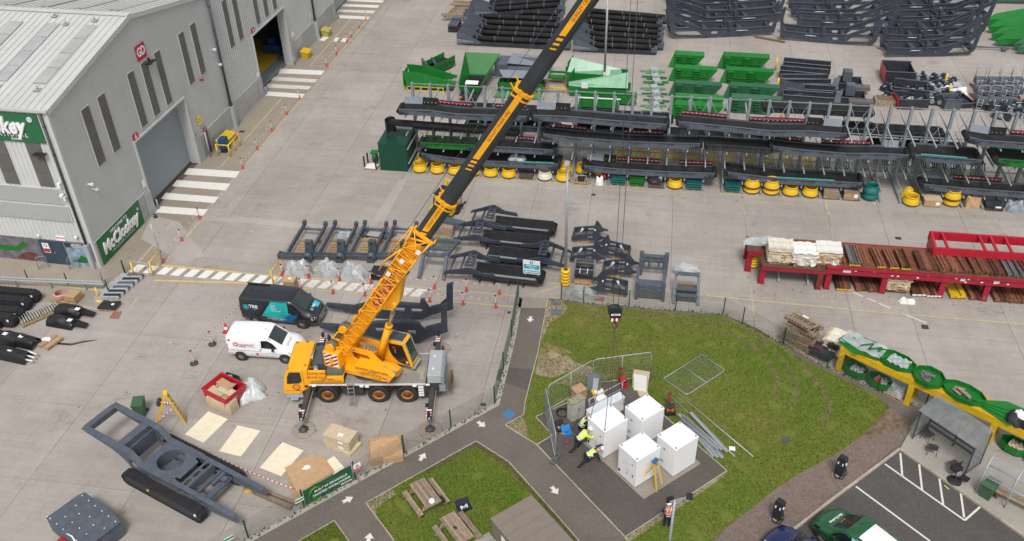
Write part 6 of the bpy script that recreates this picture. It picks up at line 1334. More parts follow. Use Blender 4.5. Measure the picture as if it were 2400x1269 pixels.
A_=[(0.1,.3,.5),(1.7,.3,.5),(1.7,4.4,.5),(.1,4.4,.5)];B_=[(-.1,.1,1.15),(1.9,.1,1.15),(2.9,5.6,2.2),(-.5,5.6,2.2)]
for k in range(4):j=(k+1)%4;b=MB();fl(b,(A_[k],A_[j],B_[j],B_[k]));b.build('side_panel',GREEN,t)
parts(t,('belt',BELT,lambda b:b.bz(.25,1.6,-.6,4.2,.46,.56)),('white_label',LABEL,lambda b:b.slab4((.35,.9,1.0),(1.55,.9,1.0),(1.55,1.5,1.1),(.35,1.5,1.1),.03)),('frame',STEELD,lambda b:(b.bz(.1,1.7,-.7,-.5,.2,.6),b.bz(.1,.2,-.6,4.3,.1,.5),b.bz(1.6,1.7,-.6,4.3,.1,.5))),('lamp',AMBER,lambda b:b.cyl((.25,-.72,.45),(.25,-.8,.45),.12,10)),('cross_bar',GREEN,lambda b:b.bar((.0,2.4,1.3),(2.0,2.4,1.3),.1,.14)))
t=thing('grey_hopper','slate grey folded hopper left of the crane boom behind the rack','hopper',G(1160,185));parts(t,('side_panel',STEEL,lambda b:(b.slab4((0,0,.9),(5,.2,1.0),(5,1.6,1.6),(.2,1.9,1.6),.05),b.slab4((0,0,.3),(1.2,0,.3),(1.2,1.8,.3),(0,1.8,.3),1.2))),('top_panel',P('slate_film_panel',(.19,.21,.25),.4,var=.08),lambda b:b.slab4((1.2,.3,1.5),(5.4,.5,1.2),(5.4,2.4,1.4),(1.4,2.4,1.7),.05)))
t=thing('grey_hopper','slate grey flared tray on a green base left of the crane boom','hopper',G(1162,228));parts(t,('tray_side',P('slate_film_panel2',(.19,.21,.25),.4,var=.08),lambda b:(b.slab4((-.3,.2,1.9),(5.2,.3,1.9),(4.6,1.2,1.4),(.6,1.1,1.4),.05),b.slab4((.6,1.1,1.4),(4.6,1.2,1.4),(4.8,2.2,1.8),(0,2.1,1.8),.05))),('base',GREEN,lambda b:(b.bz(.2,4.4,.2,.3,.2,1.4),b.bz(.2,.3,.2,1.8,.2,1.4),b.bz(.2,4.4,1.7,1.8,.2,1.4),[b.bz(.4+k*.9,.7+k*.9,.08,.2,.7,1.2)for k in range(4)])),('flange',GREEN,lambda b:b.slab4((-.2,-.2,.1),(4.6,-.2,.1),(4.4,.25,.5),(.2,.25,.5),.05)))
t=thing('green_cradle','small green cradle on a red and yellow frame right of the boom','frame',G(1277,205));parts(t,('cradle',GREEN,lambda b:(b.bz(0,2.0,1.8,1.9,.7,.9),b.bz(0,2.0,.9,1.0,.4,.6),b.bar((0,1.85,.9),(.4,.95,.6),.08),b.bar((2,1.85,.9),(1.6,.95,.6),.08),b.bz(.2,1.8,1.0,1.8,.5,.55))),('leg_frame',RUST,lambda b:(b.bar((-.2,-1.2,.0),(.1,.9,.5),.12),b.bar((2.2,-1.2,.0),(1.9,.9,.5),.12),b.bar((-.1,.6,.5),(2.1,.6,.5),.1))),('yellow_beam',YEL,lambda b:(b.bar((-.2,-1.2,.5),(2.2,-1.2,.5),.14,.16),b.bz(-.2,-.1,-1.25,-1.15,0,.5),b.bz(2.1,2.2,-1.25,-1.15,0,.5))))
for k,(px,py,lab)in enumerate(((1327,190,'pair of green hopper sides with pale film, behind the lamp column'),(1330,222,'pair of green hopper sides with pale film, in front of the lamp column'))):
 t=thing('green_hopper',lab,'hopper',G(px,py));s=k
 P_=[(.1,0,.9),(5.4,0,.6),(5.2,.3,1.3),(.4,1.0,2.0)]if not s else[(.1,0,.8),(5.6,-.2,1.0),(5.5,.9,2.1),(.1,.2,1.2)]
 parts(t,('film_panel',P('green_film_panel',(.15,.33,.20),.25,var=.15,sc=1.5,coat=.3),lambda b:b.slab4(P_[0],P_[1],P_[2],P_[3],.05)),('side_panel',GREEN,lambda b:(b.slab4((.1,-.05,.2),(5.4,-.05,.2),(5.4,-.02,.75),(.1,-.02,.9),.05),b.slab4((.1,0,.2),(.4,1.6,.3),(.45,1.6,2.0),(.05,.4,1.7),.05))),('under_frame',GREEN,lambda b:(b.bz(-.2,5.8,1.2,1.35,.2,.9),b.bz(.2,5.6,-.4,-.3,.1,.4),[b.box((1+q*1.3,-.44,.3),(.5,.12,.3))for q in range(4)])),('label_card',LABEL,lambda b:b.box((3.9 if not s else 1.6,-.1 if not s else-.12,1.05),(.6,.05,.55))))
t=trough('low green box with white top edge behind the rack right of the lamp column',G(1352,255),3.8,1.3,1.1,name='green_box',cat='box');parts(t,('white_edge',WPL,lambda b:b.bz(-.1,3.9,-.1,.05,1.1,1.16)),('foot_plate',GREEN,lambda b:b.plate([(-.6,.0),(.4,.0),(.4,.9)],(),.05,(0,-.1,0),'xz')))
trough('long green box behind the lamp base in the green row',G(1352,243),5.4,1.0,.9,name='green_box',cat='box')
def wing(lab,p,L,m,z=0.0):
 t=thing('wing_panel',lab,'panel',G(*p),radians(-2),'green wing panels in two columns');k=random.uniform(-.1,.1);t.scale=(1,1,1.4)
 b=MB();b.plate([(0,.05),(L-.9,.05),(L,.95),(.1,.95)],(),.06,(0,0,0),'xz');b.bz(.2,L-.8,-.16,-.03,.44,.52);b.bz(.2,L-.8,-.16,-.03,.06,.13);[b.bz(.3+q*(L-1.2)/4,.38+q*(L-1.2)/4,-.16,-.03,.1,.9)for q in range(5)];b.build('web',m,t)
 b=MB();b.slab4((.05,-.02,.95),(L,-.02,.95),(L-.05,.42,1.12+k*.5),(.1,.42,1.12+k*.5),.05);b.build('flange',m,t)
 for x in(.45,L*.52):b=MB();[b.box((x,-.26,.42+q*.17),(.5,.22,.07))for q in range(4)];b.box((x,-.1,.6),(.3,.16,.75));b.build('hinge_block',m,t)
 b=MB();b.slab4((-.5,.1,.0),(.1,-.02,.1),(.1,.6,1.2),(-.1,.7,.5),.04);b.build('end_gusset',m,t)
gd=P('deep_green_paint',(.02,.10,.045),.45,var=.1)  # darker green for some of the wing panels and pointed plates
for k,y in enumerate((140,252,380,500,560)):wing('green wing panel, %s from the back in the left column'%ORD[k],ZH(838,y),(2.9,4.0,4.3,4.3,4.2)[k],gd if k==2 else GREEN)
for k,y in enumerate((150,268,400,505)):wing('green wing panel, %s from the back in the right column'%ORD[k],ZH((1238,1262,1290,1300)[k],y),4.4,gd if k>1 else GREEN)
for k in range(8):
 p=ZH(565+12*(k%3),175+48*k);t=thing('green_bracket','small green bar bracket with wrapped middle, %s from the back between hoppers and wings'%ORD[k],'bracket',G(*p),radians(random.uniform(-5,5)),'small green brackets on the ground')
 parts(t,('bar',GREEN if k%3 else GREENL,lambda b:(b.bar((0,0,.2),(2.4,.05,.2),.12,.12),b.bar((.5,-.3,.15),(2.0,-.35,.15),.1,.1))),('wrap',FILM,lambda b:(b.box((1.3,0,.3),(.7,.7,.3),0,.4),b.box((1.35,-.2,.4),(.5,.35,.2),0,.9))))
for k in range(6):
 p=((1740,165),(1712,235),(1735,310),(1738,345),(1762,385),(1735,440))[k];q=ZH(*p)
 t=thing('steel_trough','dark grey steel trough, %s from the back of the fanned row'%ORD[k],'trough',G(*q),radians((-7,-6,6,4,-2,-3)[k]),'dark steel troughs fanned on the concrete')
 parts(t,('side',STEELD,lambda b:(b.bz(0,4.4,-.03,.03,.1,.95),b.bz(0,4.4,1.0,1.06,.1,.95))),('bottom',STEELD,lambda b:b.bz(0,4.4,.03,1.0,.1,.16)),('lip',P('trough_lip',(.11,.12,.14),.5),lambda b:(b.bz(0,4.4,-.12,.02,.95,.98),b.bz(0,4.4,1.01,1.15,.95,.98),b.bz(-.04,0,-.05,1.08,.1,.95))),('bolt',PLATEG,lambda b:[b.box((.3+j*.38,-.035,.3),(.05,.02,.05))for j in range(11)]))
b=MB();b.slab4((0,0,.3),(2.0,-.9,.3),(2.4,.1,1.3),(.5,1.1,1.3),.06);tag(b.build('steel_plate',STEELD,None,G(*ZH(1690,385))),'tilted dark plate leaning on the nearest dark trough','plate')
for p,lab in(((1683,160),'thin yellow post at the back between green panels and dark troughs'),((1695,330),'thick yellow post beside the nearest dark trough'),((1735,565),'yellow post showing between the rack columns'),((2230+0,0),None)):
 if lab:b=MB();b.tube([(0,0,0),(0,0,1.3)],.08,10);tag(b.build('bollard',YELS,None,G(*ZH(*p))),lab,'bollard')
for p,lab in(((1785,775),'yellow post among the dark machine parts at the right'),((1758,692),'thin yellow post with rail at the right')):b=MB();b.tube([(0,0,0),(0,0,1.2)],.08,10);tag(b.build('bollard',YELS,None,G(*ZF(*p))),lab,'bollard')
def mbox(lab,p,size,m=STEELD,rz=0.0,red=False,name='machine_box',extra=None):
 t=thing(name,lab,'machine',G(*p),rz);w,d,h=size
 parts(t,('shell',m,lambda b:(b.bz(0,w,-.04,.04,.15,h),b.bz(0,w,d-.04,d+.04,.15,h),b.bz(0,.06,0,d,.15,h*.9),b.bz(w-.06,w,0,d,.15,h*.9),b.bz(0,w,0,d,.12,.18))),('flange',STEEL if m is STEELD else m,lambda b:(b.bz(-.06,w+.06,-.1,.03,h,h+.05),b.bz(-.06,w+.06,d-.03,d+.1,h,h+.05))),('skid',WOOD,lambda b:(b.bz(.1,.3,0,d,0,.12),b.bz(w-.3,w-.1,0,d,0,.12))))
 if red:b=MB();b.slab4((-.05,0,.3),(-.05,d,.3),(-.12,d,h),(-.12,0,h),.04);b.build('red_plate',RED,t)
 if extra:parts(t,*extra)
 return t
for k,(x,y)in enumerate(((910,735),(930,850))):
 mbox('dark chute with grey motor housing, %s one right of the troughs'%('farther','nearer')[k],ZF(x,y),(2.0,1.6,.8),STEELD,-.05,extra=(('motor_housing',STEEL,lambda b:(b.bz(.3,1.1,.9,1.9,.6,1.5),b.bz(.35,1.05,.9,1.8,1.5,1.55))),('side_plate',STEEL,lambda b:b.slab4((-.7,0,.1),(0,0,.1),(.1,1.3,.9),(-.5,1.1,.7),.05)),('tray',P('tray_brown',(.12,.10,.09),.7),lambda b:b.bz(.5,2.6,-.7,.1,.5,.8))))
mbox('black open box with red end on wooden skids at the right',ZF(1275,690),(2.6,2.6,1.4),STEELD,0,True);mbox('black ribbed box in front of the red ended one',ZF(1335,800),(2.8,2.0,1.2),STEELD,-.2);mbox('black angled box nearest the rack at the right',ZF(1385,885),(2.6,1.8,1.0),STEELD,.1,True)
mbox('black flat machine on the ground left of the grey platforms',ZF(1880,880),(1.5,3.2,.5),STEELD,.3);mbox('grey open hopper just behind the rack at the right',ZF(1750,895),(1.4,1.2,1.1),STEEL,.1)
t=thing('wooden_skid','low wooden skid with dark lid left of the black boxes','crate',G(*ZF(1200,850)));parts(t,('box',WOODG,lambda b:b.bz(0,1.8,0,1.2,0,.5)),('lid',WOODD,lambda b:b.bz(.2,1.6,.1,1.1,.5,.56)))
rnd=random.Random(4)
for k in range(34):
 p=ZF(rnd.uniform(1290,1470),rnd.uniform(700,880))if k>25 else ZF(2020+(k-16)*38,890+rnd.uniform(-30,60))if k>15 else ZF(1490+(k%4)*78+rnd.uniform(-25,25),668+(k//4)*58+rnd.uniform(-12,12));t=thing('machine_part','dark bolted machine part, %s in the patch %s'%((ORD[k],'right of the black boxes')if k<16 else(ORD[k-16],'just behind the rack at the far right')if k<26 else(ORD[k-26],'among the black boxes')),'machine part',G(*p),rnd.uniform(-.8,.8),'dark machine parts in the cluttered patch')
 parts(t,('block',STEELD,lambda b:(b.bz(0,1.5,0,.8,.1,.45),b.bz(.1,.4,.1,.6,.45,.85),b.bz(1.0,1.4,.1,.5,.45,.7))),('shaft',GALVD,lambda b:(b.tube([(-.2,.3,.6),(1.7,.35,.6)],.07,8),b.cyl((.7,-.1,.4),(.7,.1,.4),.2,10))))
for k,(x,y)in enumerate(((1800,700),(1840,750),(1700,740),(1490,835))):wrapped('wrapped_part','white wrapped part, %s by the dark clutter'%ORD[k],'load',G(*ZF(x,y)),(2.2,.9,.5),WPL if k%2 else FILM,-.3,40+k)
for k in range(11):
 x,y=(2000+(k%4)*95,720+(k//4)*80);t=thing('access_platform','grey access platform with tube handrail, %s row, %s from the left'%(ORD[k//4],ORD[k%4]),'platform',G(*ZF(x,y)),random.uniform(-.15,.15),'access platforms with handrails at the right')
 parts(t,('box',STEEL,lambda b:(b.bz(0,1.0,0,.7,.5,1.0),b.bz(.1,.9,.05,.6,1.0,1.05))),('ladder',GALV,lambda b:(b.tube([(.1,-.05,0),(.1,-.05,1.0)],.03,6),b.tube([(.5,-.05,0),(.5,-.05,1.0)],.03,6),[b.bar((.1,-.05,.2+q*.25),(.5,-.05,.2+q*.25),.05,.03)for q in range(4)])),('handrail',GALV,lambda b:(b.tube([(.05,.65,1.0),(.05,.65,1.9),(.2,.65,2.05),(.8,.65,2.05),(.95,.65,1.9),(.95,.65,1.0)],.028,6),b.tube([(.05,.65,1.5),(.95,.65,1.5)],.02,6))),('skid',RUST,lambda b:(b.bz(-.1,.1,-.5,1.1,0,.1),b.bz(.8,1.0,-.5,1.1,0,.1))))
for k in range(7):
 p=((2075,215),(2095,270),(2120,330),(2150,375),(2300,410),(2330,440),(2110,30))[k]
 t=thing('green_plate','pointed green folded plate, %s in the pile at the right edge'%ORD[k],'plate',G(*ZF(*p)),radians(6),'pointed green plates piled at the right edge');t.location.z=.15
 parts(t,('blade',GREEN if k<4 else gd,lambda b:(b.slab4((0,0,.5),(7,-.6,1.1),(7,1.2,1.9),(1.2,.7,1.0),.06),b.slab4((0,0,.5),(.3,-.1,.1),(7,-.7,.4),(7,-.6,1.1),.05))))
b=MB();b.tube([(0,0,.3),(3.2,0,.3)],.08,8);b.box((2.6,-.2,.3),(.5,.5,.2));tag(b.build('drawbar',STEEL,None,G(*ZF(2010,400))),'grey drawbar with chrome end on the concrete right of the slate frames','bar')
# ------------------------------------------------------------------ middle of the yard
MIDS=P('mid_slate_paint',(.062,.075,.096),.5,var=.2,sc=1.5,dirt=.2,dirtc=(.15,.145,.14),dsc=3,rnd=.1)
def armframe(lab,p):
 t=thing('loader_boom',lab,'frame',G(*p),radians(1),'slate loader frames lying in a row')
 for x in(.15,1.75):
  b=MB();b.bar((x,.3,.55),(x+.05,3.6,.62),.16,.3);b.build('rail',MIDS,t)
  b=MB();b.lathe([(0,-.1),(.22,-.1),(.22,.1),(0,.1)],12,(x+.05,3.75,.75),axis='x');b.box((x+.05,3.6,.85),(.16,.25,.25));b.build('lug',MIDS,t)
 parts(t,('cross_tube',MIDS,lambda b:b.tube([(.2,3.2,.62),(1.8,3.2,.62)],.09,10)),('front_beam',MIDS,lambda b:(b.bz(-.45,2.0,-.15,.0,.35,.55),b.bz(-.45,2.0,.15,.3,.35,.55),b.bz(-.5,-.4,-.2,.35,.2,.6))),('head_box',MIDS,lambda b:(b.plate([(1.2,.1),(1.6,.1),(1.95,.5),(1.95,1.5),(1.45,1.5),(1.4,.8)],[[(1.58,1.15),(1.78,1.15),(1.78,1.35),(1.58,1.35)]],.3,(0,.5,0),'xz'),b.lathe([(0,-.25),(.28,-.22),(.3,0),(0,.3)],14,(1.65,.1,.5),axis='y'),b.plate([(1.3,.0),(1.9,.0),(1.7,.6),(1.5,.6)],(),.1,(0,-.1,0),'xz'))),('packing_timber',WOOD,lambda b:(b.bz(.2,1.8,.6,.8,.0,.2),b.bz(.2,1.8,2.3,2.5,.0,.2),[b.bz(.4,1.5,.8+q*.3,1.0+q*.3,.2,.24)for q in range(4)])))
for k,x in enumerate((85,340,590,840)):armframe('slate loader frame on timbers, %s from the left beside the crossing'%ORD[k],Z6(x+20,655))
for k,(x,y,s)in enumerate(((700,640,1.2),(770,640,1.25),(831,648,1.25))):wrapped('wrapped_part','grey bundle under clear film, %s from the left in front of the loader frames'%ORD[k],'load',G(x,y),(1.5*s,1.15,.85),FILM,0,60+k,.3,.5)
def carton(lab,p,size,rz=0,m=CARD,name='cardboard_box',label=True,loc=None):
 w,d,h=size;t=thing(name,lab,'box',loc or G(*p),rz);b=MB();b.bz(-w/2,w/2,-d/2,d/2,0,h);b.build('carton',m,t);b=MB();b.bz(-w/2-.02,w/2+.02,-d/2-.02,d/2+.02,h-.12,h+.012);b.build('lid',m,t)
 if label:b=MB();b.bz(-.12,.12,-.08,.1,h+.013,h+.017);b.build('label',LABEL,t)
 return t
carton('brown lidded carton standing at the end of the white stripes',(684,679),(.75,.7,.9),.05)
wrapped('wrapped_part','white wrapped plates on a green edged pallet behind the loader frames','load',G(812,556),(1.3,.8,.4),FILM,0,70)
t=thing('steel_plate_stack','slate plates under clear film on a pallet behind the loader frames','plates',G(868,560));pallet().build('pallet',WOOD,t,(.5,0,0));parts(t,('plate',STEEL,lambda b:b.plate([(-.9,.0),(1.3,-.2),(1.9,.5),(-.8,.6)],(),.08,(0,0,.3),'xy')),('film',FILM,lambda b:b.plate([(-.2,-.12),(.7,-.2),(.8,.55),(-.1,.6)],(),.05,(0,0,.36),'xy')))
t=thing('steel_plate_stack','slate slab on pallets beside the crane boom','plates',G(1028,560));pallet().build('pallet',WOOD,t,(.3,.3,0));parts(t,('slab',STEEL,lambda b:b.plate([(-.8,1.0),(1.9,.6),(1.9,1.0),(-.6,1.7)],(),.25,(0,0,.9),'xy')),('stack',WOODG,lambda b:b.bz(-.2,1.0,.3,1.2,.15,.75)))
wrapped('wrapped_part','green sheets under film beside the crane boom','load',G(1048,570),(1.5,.7,.3),GREENL,0,71)
t=thing('black_tray_stack','stack of black trays partly hidden behind the crane jib','trays',G(898,650));parts(t,*[('tray',BLACK,(lambda q:lambda b:(b.bz(-.7,.7,-.45,.45,.05+q*.28,.25+q*.28),b.bz(-.75,.75,-.5,.5,.25+q*.28,.29+q*.28)))(q))for q in range(2)])
wrapped('black_bundle','black wrapped bundle right of the crane jib by the posts','load',G(940,640),(1.1,.7,.5),BLACK,0,72)
def uframe(lab,p,L=2.0,W=1.9,leg=2.4,hi=1.9,rz=0):
 t=thing('portal_stand',lab,'frame',G(*p),rz);return t
t=thing('portal_stand','slate portal frame with two legs right of the crane jib','frame',G(982,655));parts(t,('leg',STEEL,lambda b:b.bar((0,0,.1),(.15,1.2,1.3),.22,.2)),('leg',STEEL,lambda b:b.bar((1.7,-.05,.1),(1.75,1.2,1.3),.22,.2)),('top_beam',STEEL,lambda b:(b.plate([(.0,-.15),(1.9,-.15),(1.9,.15),(1.5,.15),(1.35,0),(.55,0),(.4,.15),(0,.15)],(),.3,(0,1.25,1.3),'xz'))),('rear_leg',STEEL,lambda b:(b.bar((1.8,1.3,1.3),(2.0,3.4,.9),.2,.2),b.bar((.1,1.3,1.2),(.5,3.4,.9),.2,.2))),('rear_beam',STEEL,lambda b:(b.bar((-.1,3.4,.95),(2.2,3.4,.95),.25,.3),b.bar((.2,2.2,1.05),(1.9,2.2,1.05),.2,.12))))
t=thing('forklift','yellow and black forklift half hidden behind the crane boom','forklift',G(1046,508),radians(75))
parts(t,('body',YEL,lambda b:(b.bz(-1.3,.9,-.6,.6,.35,1.0),b.bz(-1.4,-.8,-.6,.6,.4,1.4))),('guard',BLACK,lambda b:([b.bar((x,y,1.0),(x*.7,y*.9,2.2),.08)for x in(-.9,.8)for y in(-.55,.55)],b.bz(-.75,.65,-.55,.55,2.2,2.28))),('mast',YELS,lambda b:(b.bz(1.0,1.15,-.45,-.3,.1,2.6),b.bz(1.0,1.15,.3,.45,.1,2.6),b.bz(1.02,1.12,-.3,.3,2.4,2.55))),('backrest',BLACK,lambda b:(b.bz(1.2,1.28,-.8,.8,.3,.5),b.bz(1.2,1.28,-.8,.8,1.3,1.4),[b.bz(1.2,1.26,-.7+q*.35,-.66+q*.35,.5,1.3)for q in range(5)])),('fork',STEELD,lambda b:(b.bz(1.28,2.4,-.5,-.38,.05,.1),b.bz(1.28,2.4,.38,.5,.05,.1))),('red_cylinder',RED,lambda b:b.tube([(-1.45,-.2,.3),(-1.45,-.2,1.1)],.14,10)))
for x in(-.9,.7):
 for s in(-1,1):b=MB();b.lathe([(.12,-.1),(.36,-.12),(.38,0),(.36,.12),(.12,.1)],18,(x,s*.6,.38),axis='y',closed=True);b.build('wheel',MATS['tyre_rubber'],t)
def forked(lab,p,L,flip=False):
 t=thing('forked_conveyor',lab,'conveyor',G(*p),radians(-3),'forked black conveyors stacked in the yard')
 X=(lambda x:L-x)if flip else(lambda x:x)
 parts(t,('belt',BELT,lambda b:(b.bz(.5,L,.15,1.25,.72,.8),b.tube([(L,.15,.6),(L,1.25,.6)],.2,12),b.bz(.5,L,.15,1.25,.42,.5))),('side_frame',STEELD,lambda b:(b.bz(.4,L-.1,0,.1,.45,.8),b.bz(.4,L-.1,1.3,1.4,.45,.8),[b.bz(.8+k,.9+k,0,1.4,.1,.45)for k in range(int(L)-1)])),('silver_rail',SILV,lambda b:b.bz(L*.32,L-.3,-.06,.1,.8,.86)),('teal_edge',TEALE,lambda b:b.bz(.6,L*.5,.1,.14,.80,.84)),('arm',STEELB,lambda b:(b.plate([(X(-1.6),.5),(X(-1.5),.7),(X(.1),1.35),(X(.3),1.35),(X(1.0),.95),(X(1.9),.85),(X(2.0),.6),(X(.6),.7),(X(-.2),.9)],(),.12,(0,1.5,.25),'xz'))),('arm',STEELB,lambda b:b.plate([(X(-1.6),.4),(X(-1.5),.6),(X(.1),1.05),(X(.5),1.0),(X(1.2),.75),(X(1.9),.75),(X(2.0),.5),(X(.4),.6)],(),.12,(0,-.15,.25),'xz')),('ladder_plate',STEELB,lambda b:b.plate([(X(-.1),-.1),(X(.5),-.1),(X(.5),1.5),(X(-.1),1.5)],[slot(X(.2),.2+q*.38,.34,.2,.5)for q in range(4)],.06,(0,0,1.45),'xy')),('tie_tube',STEELB,lambda b:(b.tube([(X(-1.1),-.15,.95),(X(-1.1),1.5,1.05)],.08,8),b.tube([(X(-.4),-.15,1.1),(X(-.4),1.5,1.25)],.08,8))))
forked('forked black conveyor farthest back in the yard stack',Z6(1720,445),4.8);forked('forked black conveyor second from the back of the yard stack',Z6(1620,560),5.0);forked('forked black conveyor with forks to the right in the yard stack',Z6(1660,690),4.6,True);forked('forked black conveyor nearest the pedestrian sign',Z6(1560,830),5.0)
def fin(lab,p,flip=False,low=False):
 s=-1 if flip else 1;t=thing('linkage_arm',lab,'arm',G(*p),radians(random.uniform(-3,3)),'finned linkage arms standing in the yard')
 pr=[(0,.35),(.1,.25),(1.1,.45),(1.9,.42),(2.25,.62),(2.5,.62),(2.5,.72),(2.1,.82),(1.75,1.35),(1.62,1.4),(1.5,.95),(.5,.75),(.05,.65)]
 for y in(0,1.05):
  b=MB();b.plate([(s*x,z)for x,z in pr],[slot(s*1.25,.66,.55,.17,.1*s)],.1,(0,y,0),'xz');b.build('side_plate',STEELB,t)
 parts(t,('cross_tube',STEELB,lambda b:(b.tube([(s*.12,-.1,.5),(s*.12,1.15,.5)],.1,10),b.tube([(s*1.0,0,.6),(s*1.0,1.05,.6)],.09,8))),('cylinder',GALV,lambda b:b.tube([(s*.5,.5,.5),(s*.75,.6,.95)],.1,8)),('pallet',WOOD,lambda b:(b.bz(min(s*.3,s*1.3),max(s*.3,s*1.3),.1,.2,0,.2),b.bz(min(s*.3,s*1.3),max(s*.3,s*1.3),.8,.9,0,.2))),('tip_label',LABEL,lambda b:b.box((s*1.68,-.06,1.32),(.1,.02,.12))))
fin('finned arm pair farthest back beside the guarded lamp column',Z7(190,340));fin('finned arm pair in the middle by the guarded lamp column',Z7(170,575));fin('finned arm pair facing left, behind the crane ropes',Z7(860,560),True);fin('finned arm pair in the middle under the crane ropes',Z7(535,735));fin('finned arm pair facing left, nearest the lawn fence',Z7(835,975),True)
t=thing('roller_stand','dark roller frame on a pallet beside the guarded lamp column','frame',G(*Z7(210,800)));pallet().build('pallet',WOOD,t,(.65,.3,0));parts(t,('roller',STEELD,lambda b:(b.tube([(.1,.3,.6),(1.3,.3,.6)],.25,12),b.tube([(.1,.8,.9),(1.3,.8,.9)],.18,12))),('side',STEEL,lambda b:(b.bar((0,0,.1),(.05,1.1,1.2),.14,.2),b.bar((1.4,0,.1),(1.35,1.1,1.2),.14,.2),b.bar((0,1.1,1.2),(1.4,1.1,1.2),.12))),('strap',WPL,lambda b:(b.bz(.4,.44,.0,.6,.86,.88),b.bz(.9,.94,.0,.6,.86,.88))))
wrapped('wrapped_bundle','grey bundle wrapped in film against the lawn fence','load',G(1364,694),(1.9,.8,.6),P('dusty_film',(.33,.35,.34),.35,var=.4,sc=6,bump=.6,bsc=12),0,81,.3,.6)
def hframe(lab,p,top=None,flat=False):
 t=thing('portal_stand',lab,'frame',G(*p),0,'slate portal frames by the lawn fence')
 parts(t,('upright',STEEL,lambda b:(b.bz(0,.2,0,.3,0,1.45),b.bz(.0,.2,.3,1.9,1.0 if not flat else .9,1.25))),('upright',STEEL,lambda b:(b.bz(1.75,1.95,0,.3,0,1.45),b.bz(1.75,1.95,.3,1.9,1.0 if not flat else .9,1.25))),('front_plate',STEEL,lambda b:b.plate([(.2,.25),(1.75,.25),(1.75,1.15),(.2,1.15)],[[(.75,.45),(1.2,.45),(1.3,.7),(.97,.95),(.65,.7)],circ(.4,.85,.12,8),circ(1.55,.85,.12,8)],.08,(0,.1,0),'xz')),('shelf',STEEL,lambda b:b.bz(.2,1.75,.1,.75,1.1,1.16)))
 return t
hframe('slate portal frame with diamond opening nearest the lawn fence',Z7(910,990))
t=thing('portal_stand','tall slate frame with slotted beam behind the diamond one','frame',G(*Z7(955,700)),0,'slate portal frames by the lawn fence');parts(t,('upright',STEEL,lambda b:b.plate([(0,0),(.22,0),(.3,.4),(.3,1.9),(0,1.9)],(),.22,(0,0,0),'xz')),('upright',STEEL,lambda b:b.plate([(1.7,0),(1.92,0),(1.95,1.9),(1.65,1.9),(1.65,.4)],(),.22,(0,0,0),'xz')),('slotted_beam',STEEL,lambda b:(b.plate([(.3,1.25),(1.65,1.25),(1.65,1.65),(.3,1.65)],[slot(.55,1.5,.25,.1),slot(.97,1.5,.5,.1),slot(1.4,1.5,.25,.1)],.3,(0,0,0),'xz'),b.plate([(.3,.55),(1.65,.55),(1.65,1.2),(.3,1.2)],[[(.38,.65),(.6,.65),(.6,1.1),(.38,1.1)],[(.75,.65),(1.25,.65),(1.25,1.1),(.75,1.1)],[(1.38,.65),(1.57,.65),(1.57,1.1),(1.38,1.1)]],.1,(0,0,0),'xz'))))
t=thing('portal_stand','slate frame with white wrapped top right of the other portal frames','frame',G(*Z7(1340,1045)),0,'slate portal frames by the lawn fence')
parts(t,('upright',STEEL,lambda b:b.bar((.1,.1,.0),(.15,1.7,1.5),.2,.2)),('upright',STEEL,lambda b:b.bar((1.65,.1,.0),(1.6,1.7,1.5),.2,.2)),('cross_plate',STEEL,lambda b:[b.bar((.15,y,z),(1.6,y,z),.35,.06)for y,z in((.45,.5),(.8,.75),(1.5,1.45))]),('lower_beam',STEEL,lambda b:b.plate([(.2,.25),(1.6,.25),(1.6,.5),(.2,.5)],[slot(.5,.37,.3,.1),slot(.9,.37,.3,.1),slot(1.3,.37,.3,.1)],.1,(0,.35,0),'xz')),('packing',WOODD,lambda b:b.bz(.2,1.6,.4,2.0,.0,.25)))
wrapped('wrapped_part','white wrapped part lying on the right portal frame','load',G(*Z7(1505,705))+Vector((0,0,.45)),(1.7,.7,.3),FILM,0,83,.2,.7)
def longplate(lab,pts,y,holes=(),zmin=0.05,th=.12):
 P2=[PYP(*Z3(*p),y)for p in pts];o=min(P2,key=lambda v:v.z);t=thing('chassis_beam',lab,'chassis',(o.x,y,0));dz=zmin-o.z if o.z<zmin else 0
 q=[(p.x-o.x,p.z+dz)for p in P2];H_=[[(PYP(*Z3(*p),y).x-o.x,PYP(*Z3(*p),y).z+dz)for p in h]for h in holes]
 b=MB();b.plate(q,H_,th,(0,0,0),'xz');b.build('side_plate',STEELB,t);b=MB()
 for p,r_ in zip(q,q[1:]):
  if abs(p[1]-r_[1])<abs(p[0]-r_[0])*.7:b.bar((p[0],.12,p[1]),(r_[0],.12,r_[1]),.2,.04)
 b.build('flange',STEELB,t)['kind']='stuff';return t
longplate('long slate chassis side behind the crane, the farther of two',[(703,383),(870,398),(1000,368),(1285,388),(1285,357),(1312,357),(1345,405),(1408,392),(1412,372),(1446,345),(1448,265),(1486,258),(1486,412),(1440,424),(1360,444),(1300,470),(1180,475),(1000,462),(900,440),(720,400)],43.4,[[(1040,395),(1090,398),(1088,418),(1042,412)],[(1125,398),(1190,402),(1188,425),(1128,420)],[(1228,405),(1298,408),(1298,428),(1232,428)]])
longplate('long slate chassis side behind the crane, the nearer of two',[(655,482),(720,484),(900,500),(1000,468),(1210,460),(1280,478),(1310,505),(1412,478),(1412,366),(1446,356),(1450,522),(1360,548),(1270,590),(1100,580),(960,545),(740,520),(660,495)],41.2,[[(1000,495),(1100,498),(1150,520),(1010,520)],[(1200,510),(1255,510),(1258,538),(1205,530)],[(1290,520),(1410,488),(1412,440),(1300,520)]][:2])
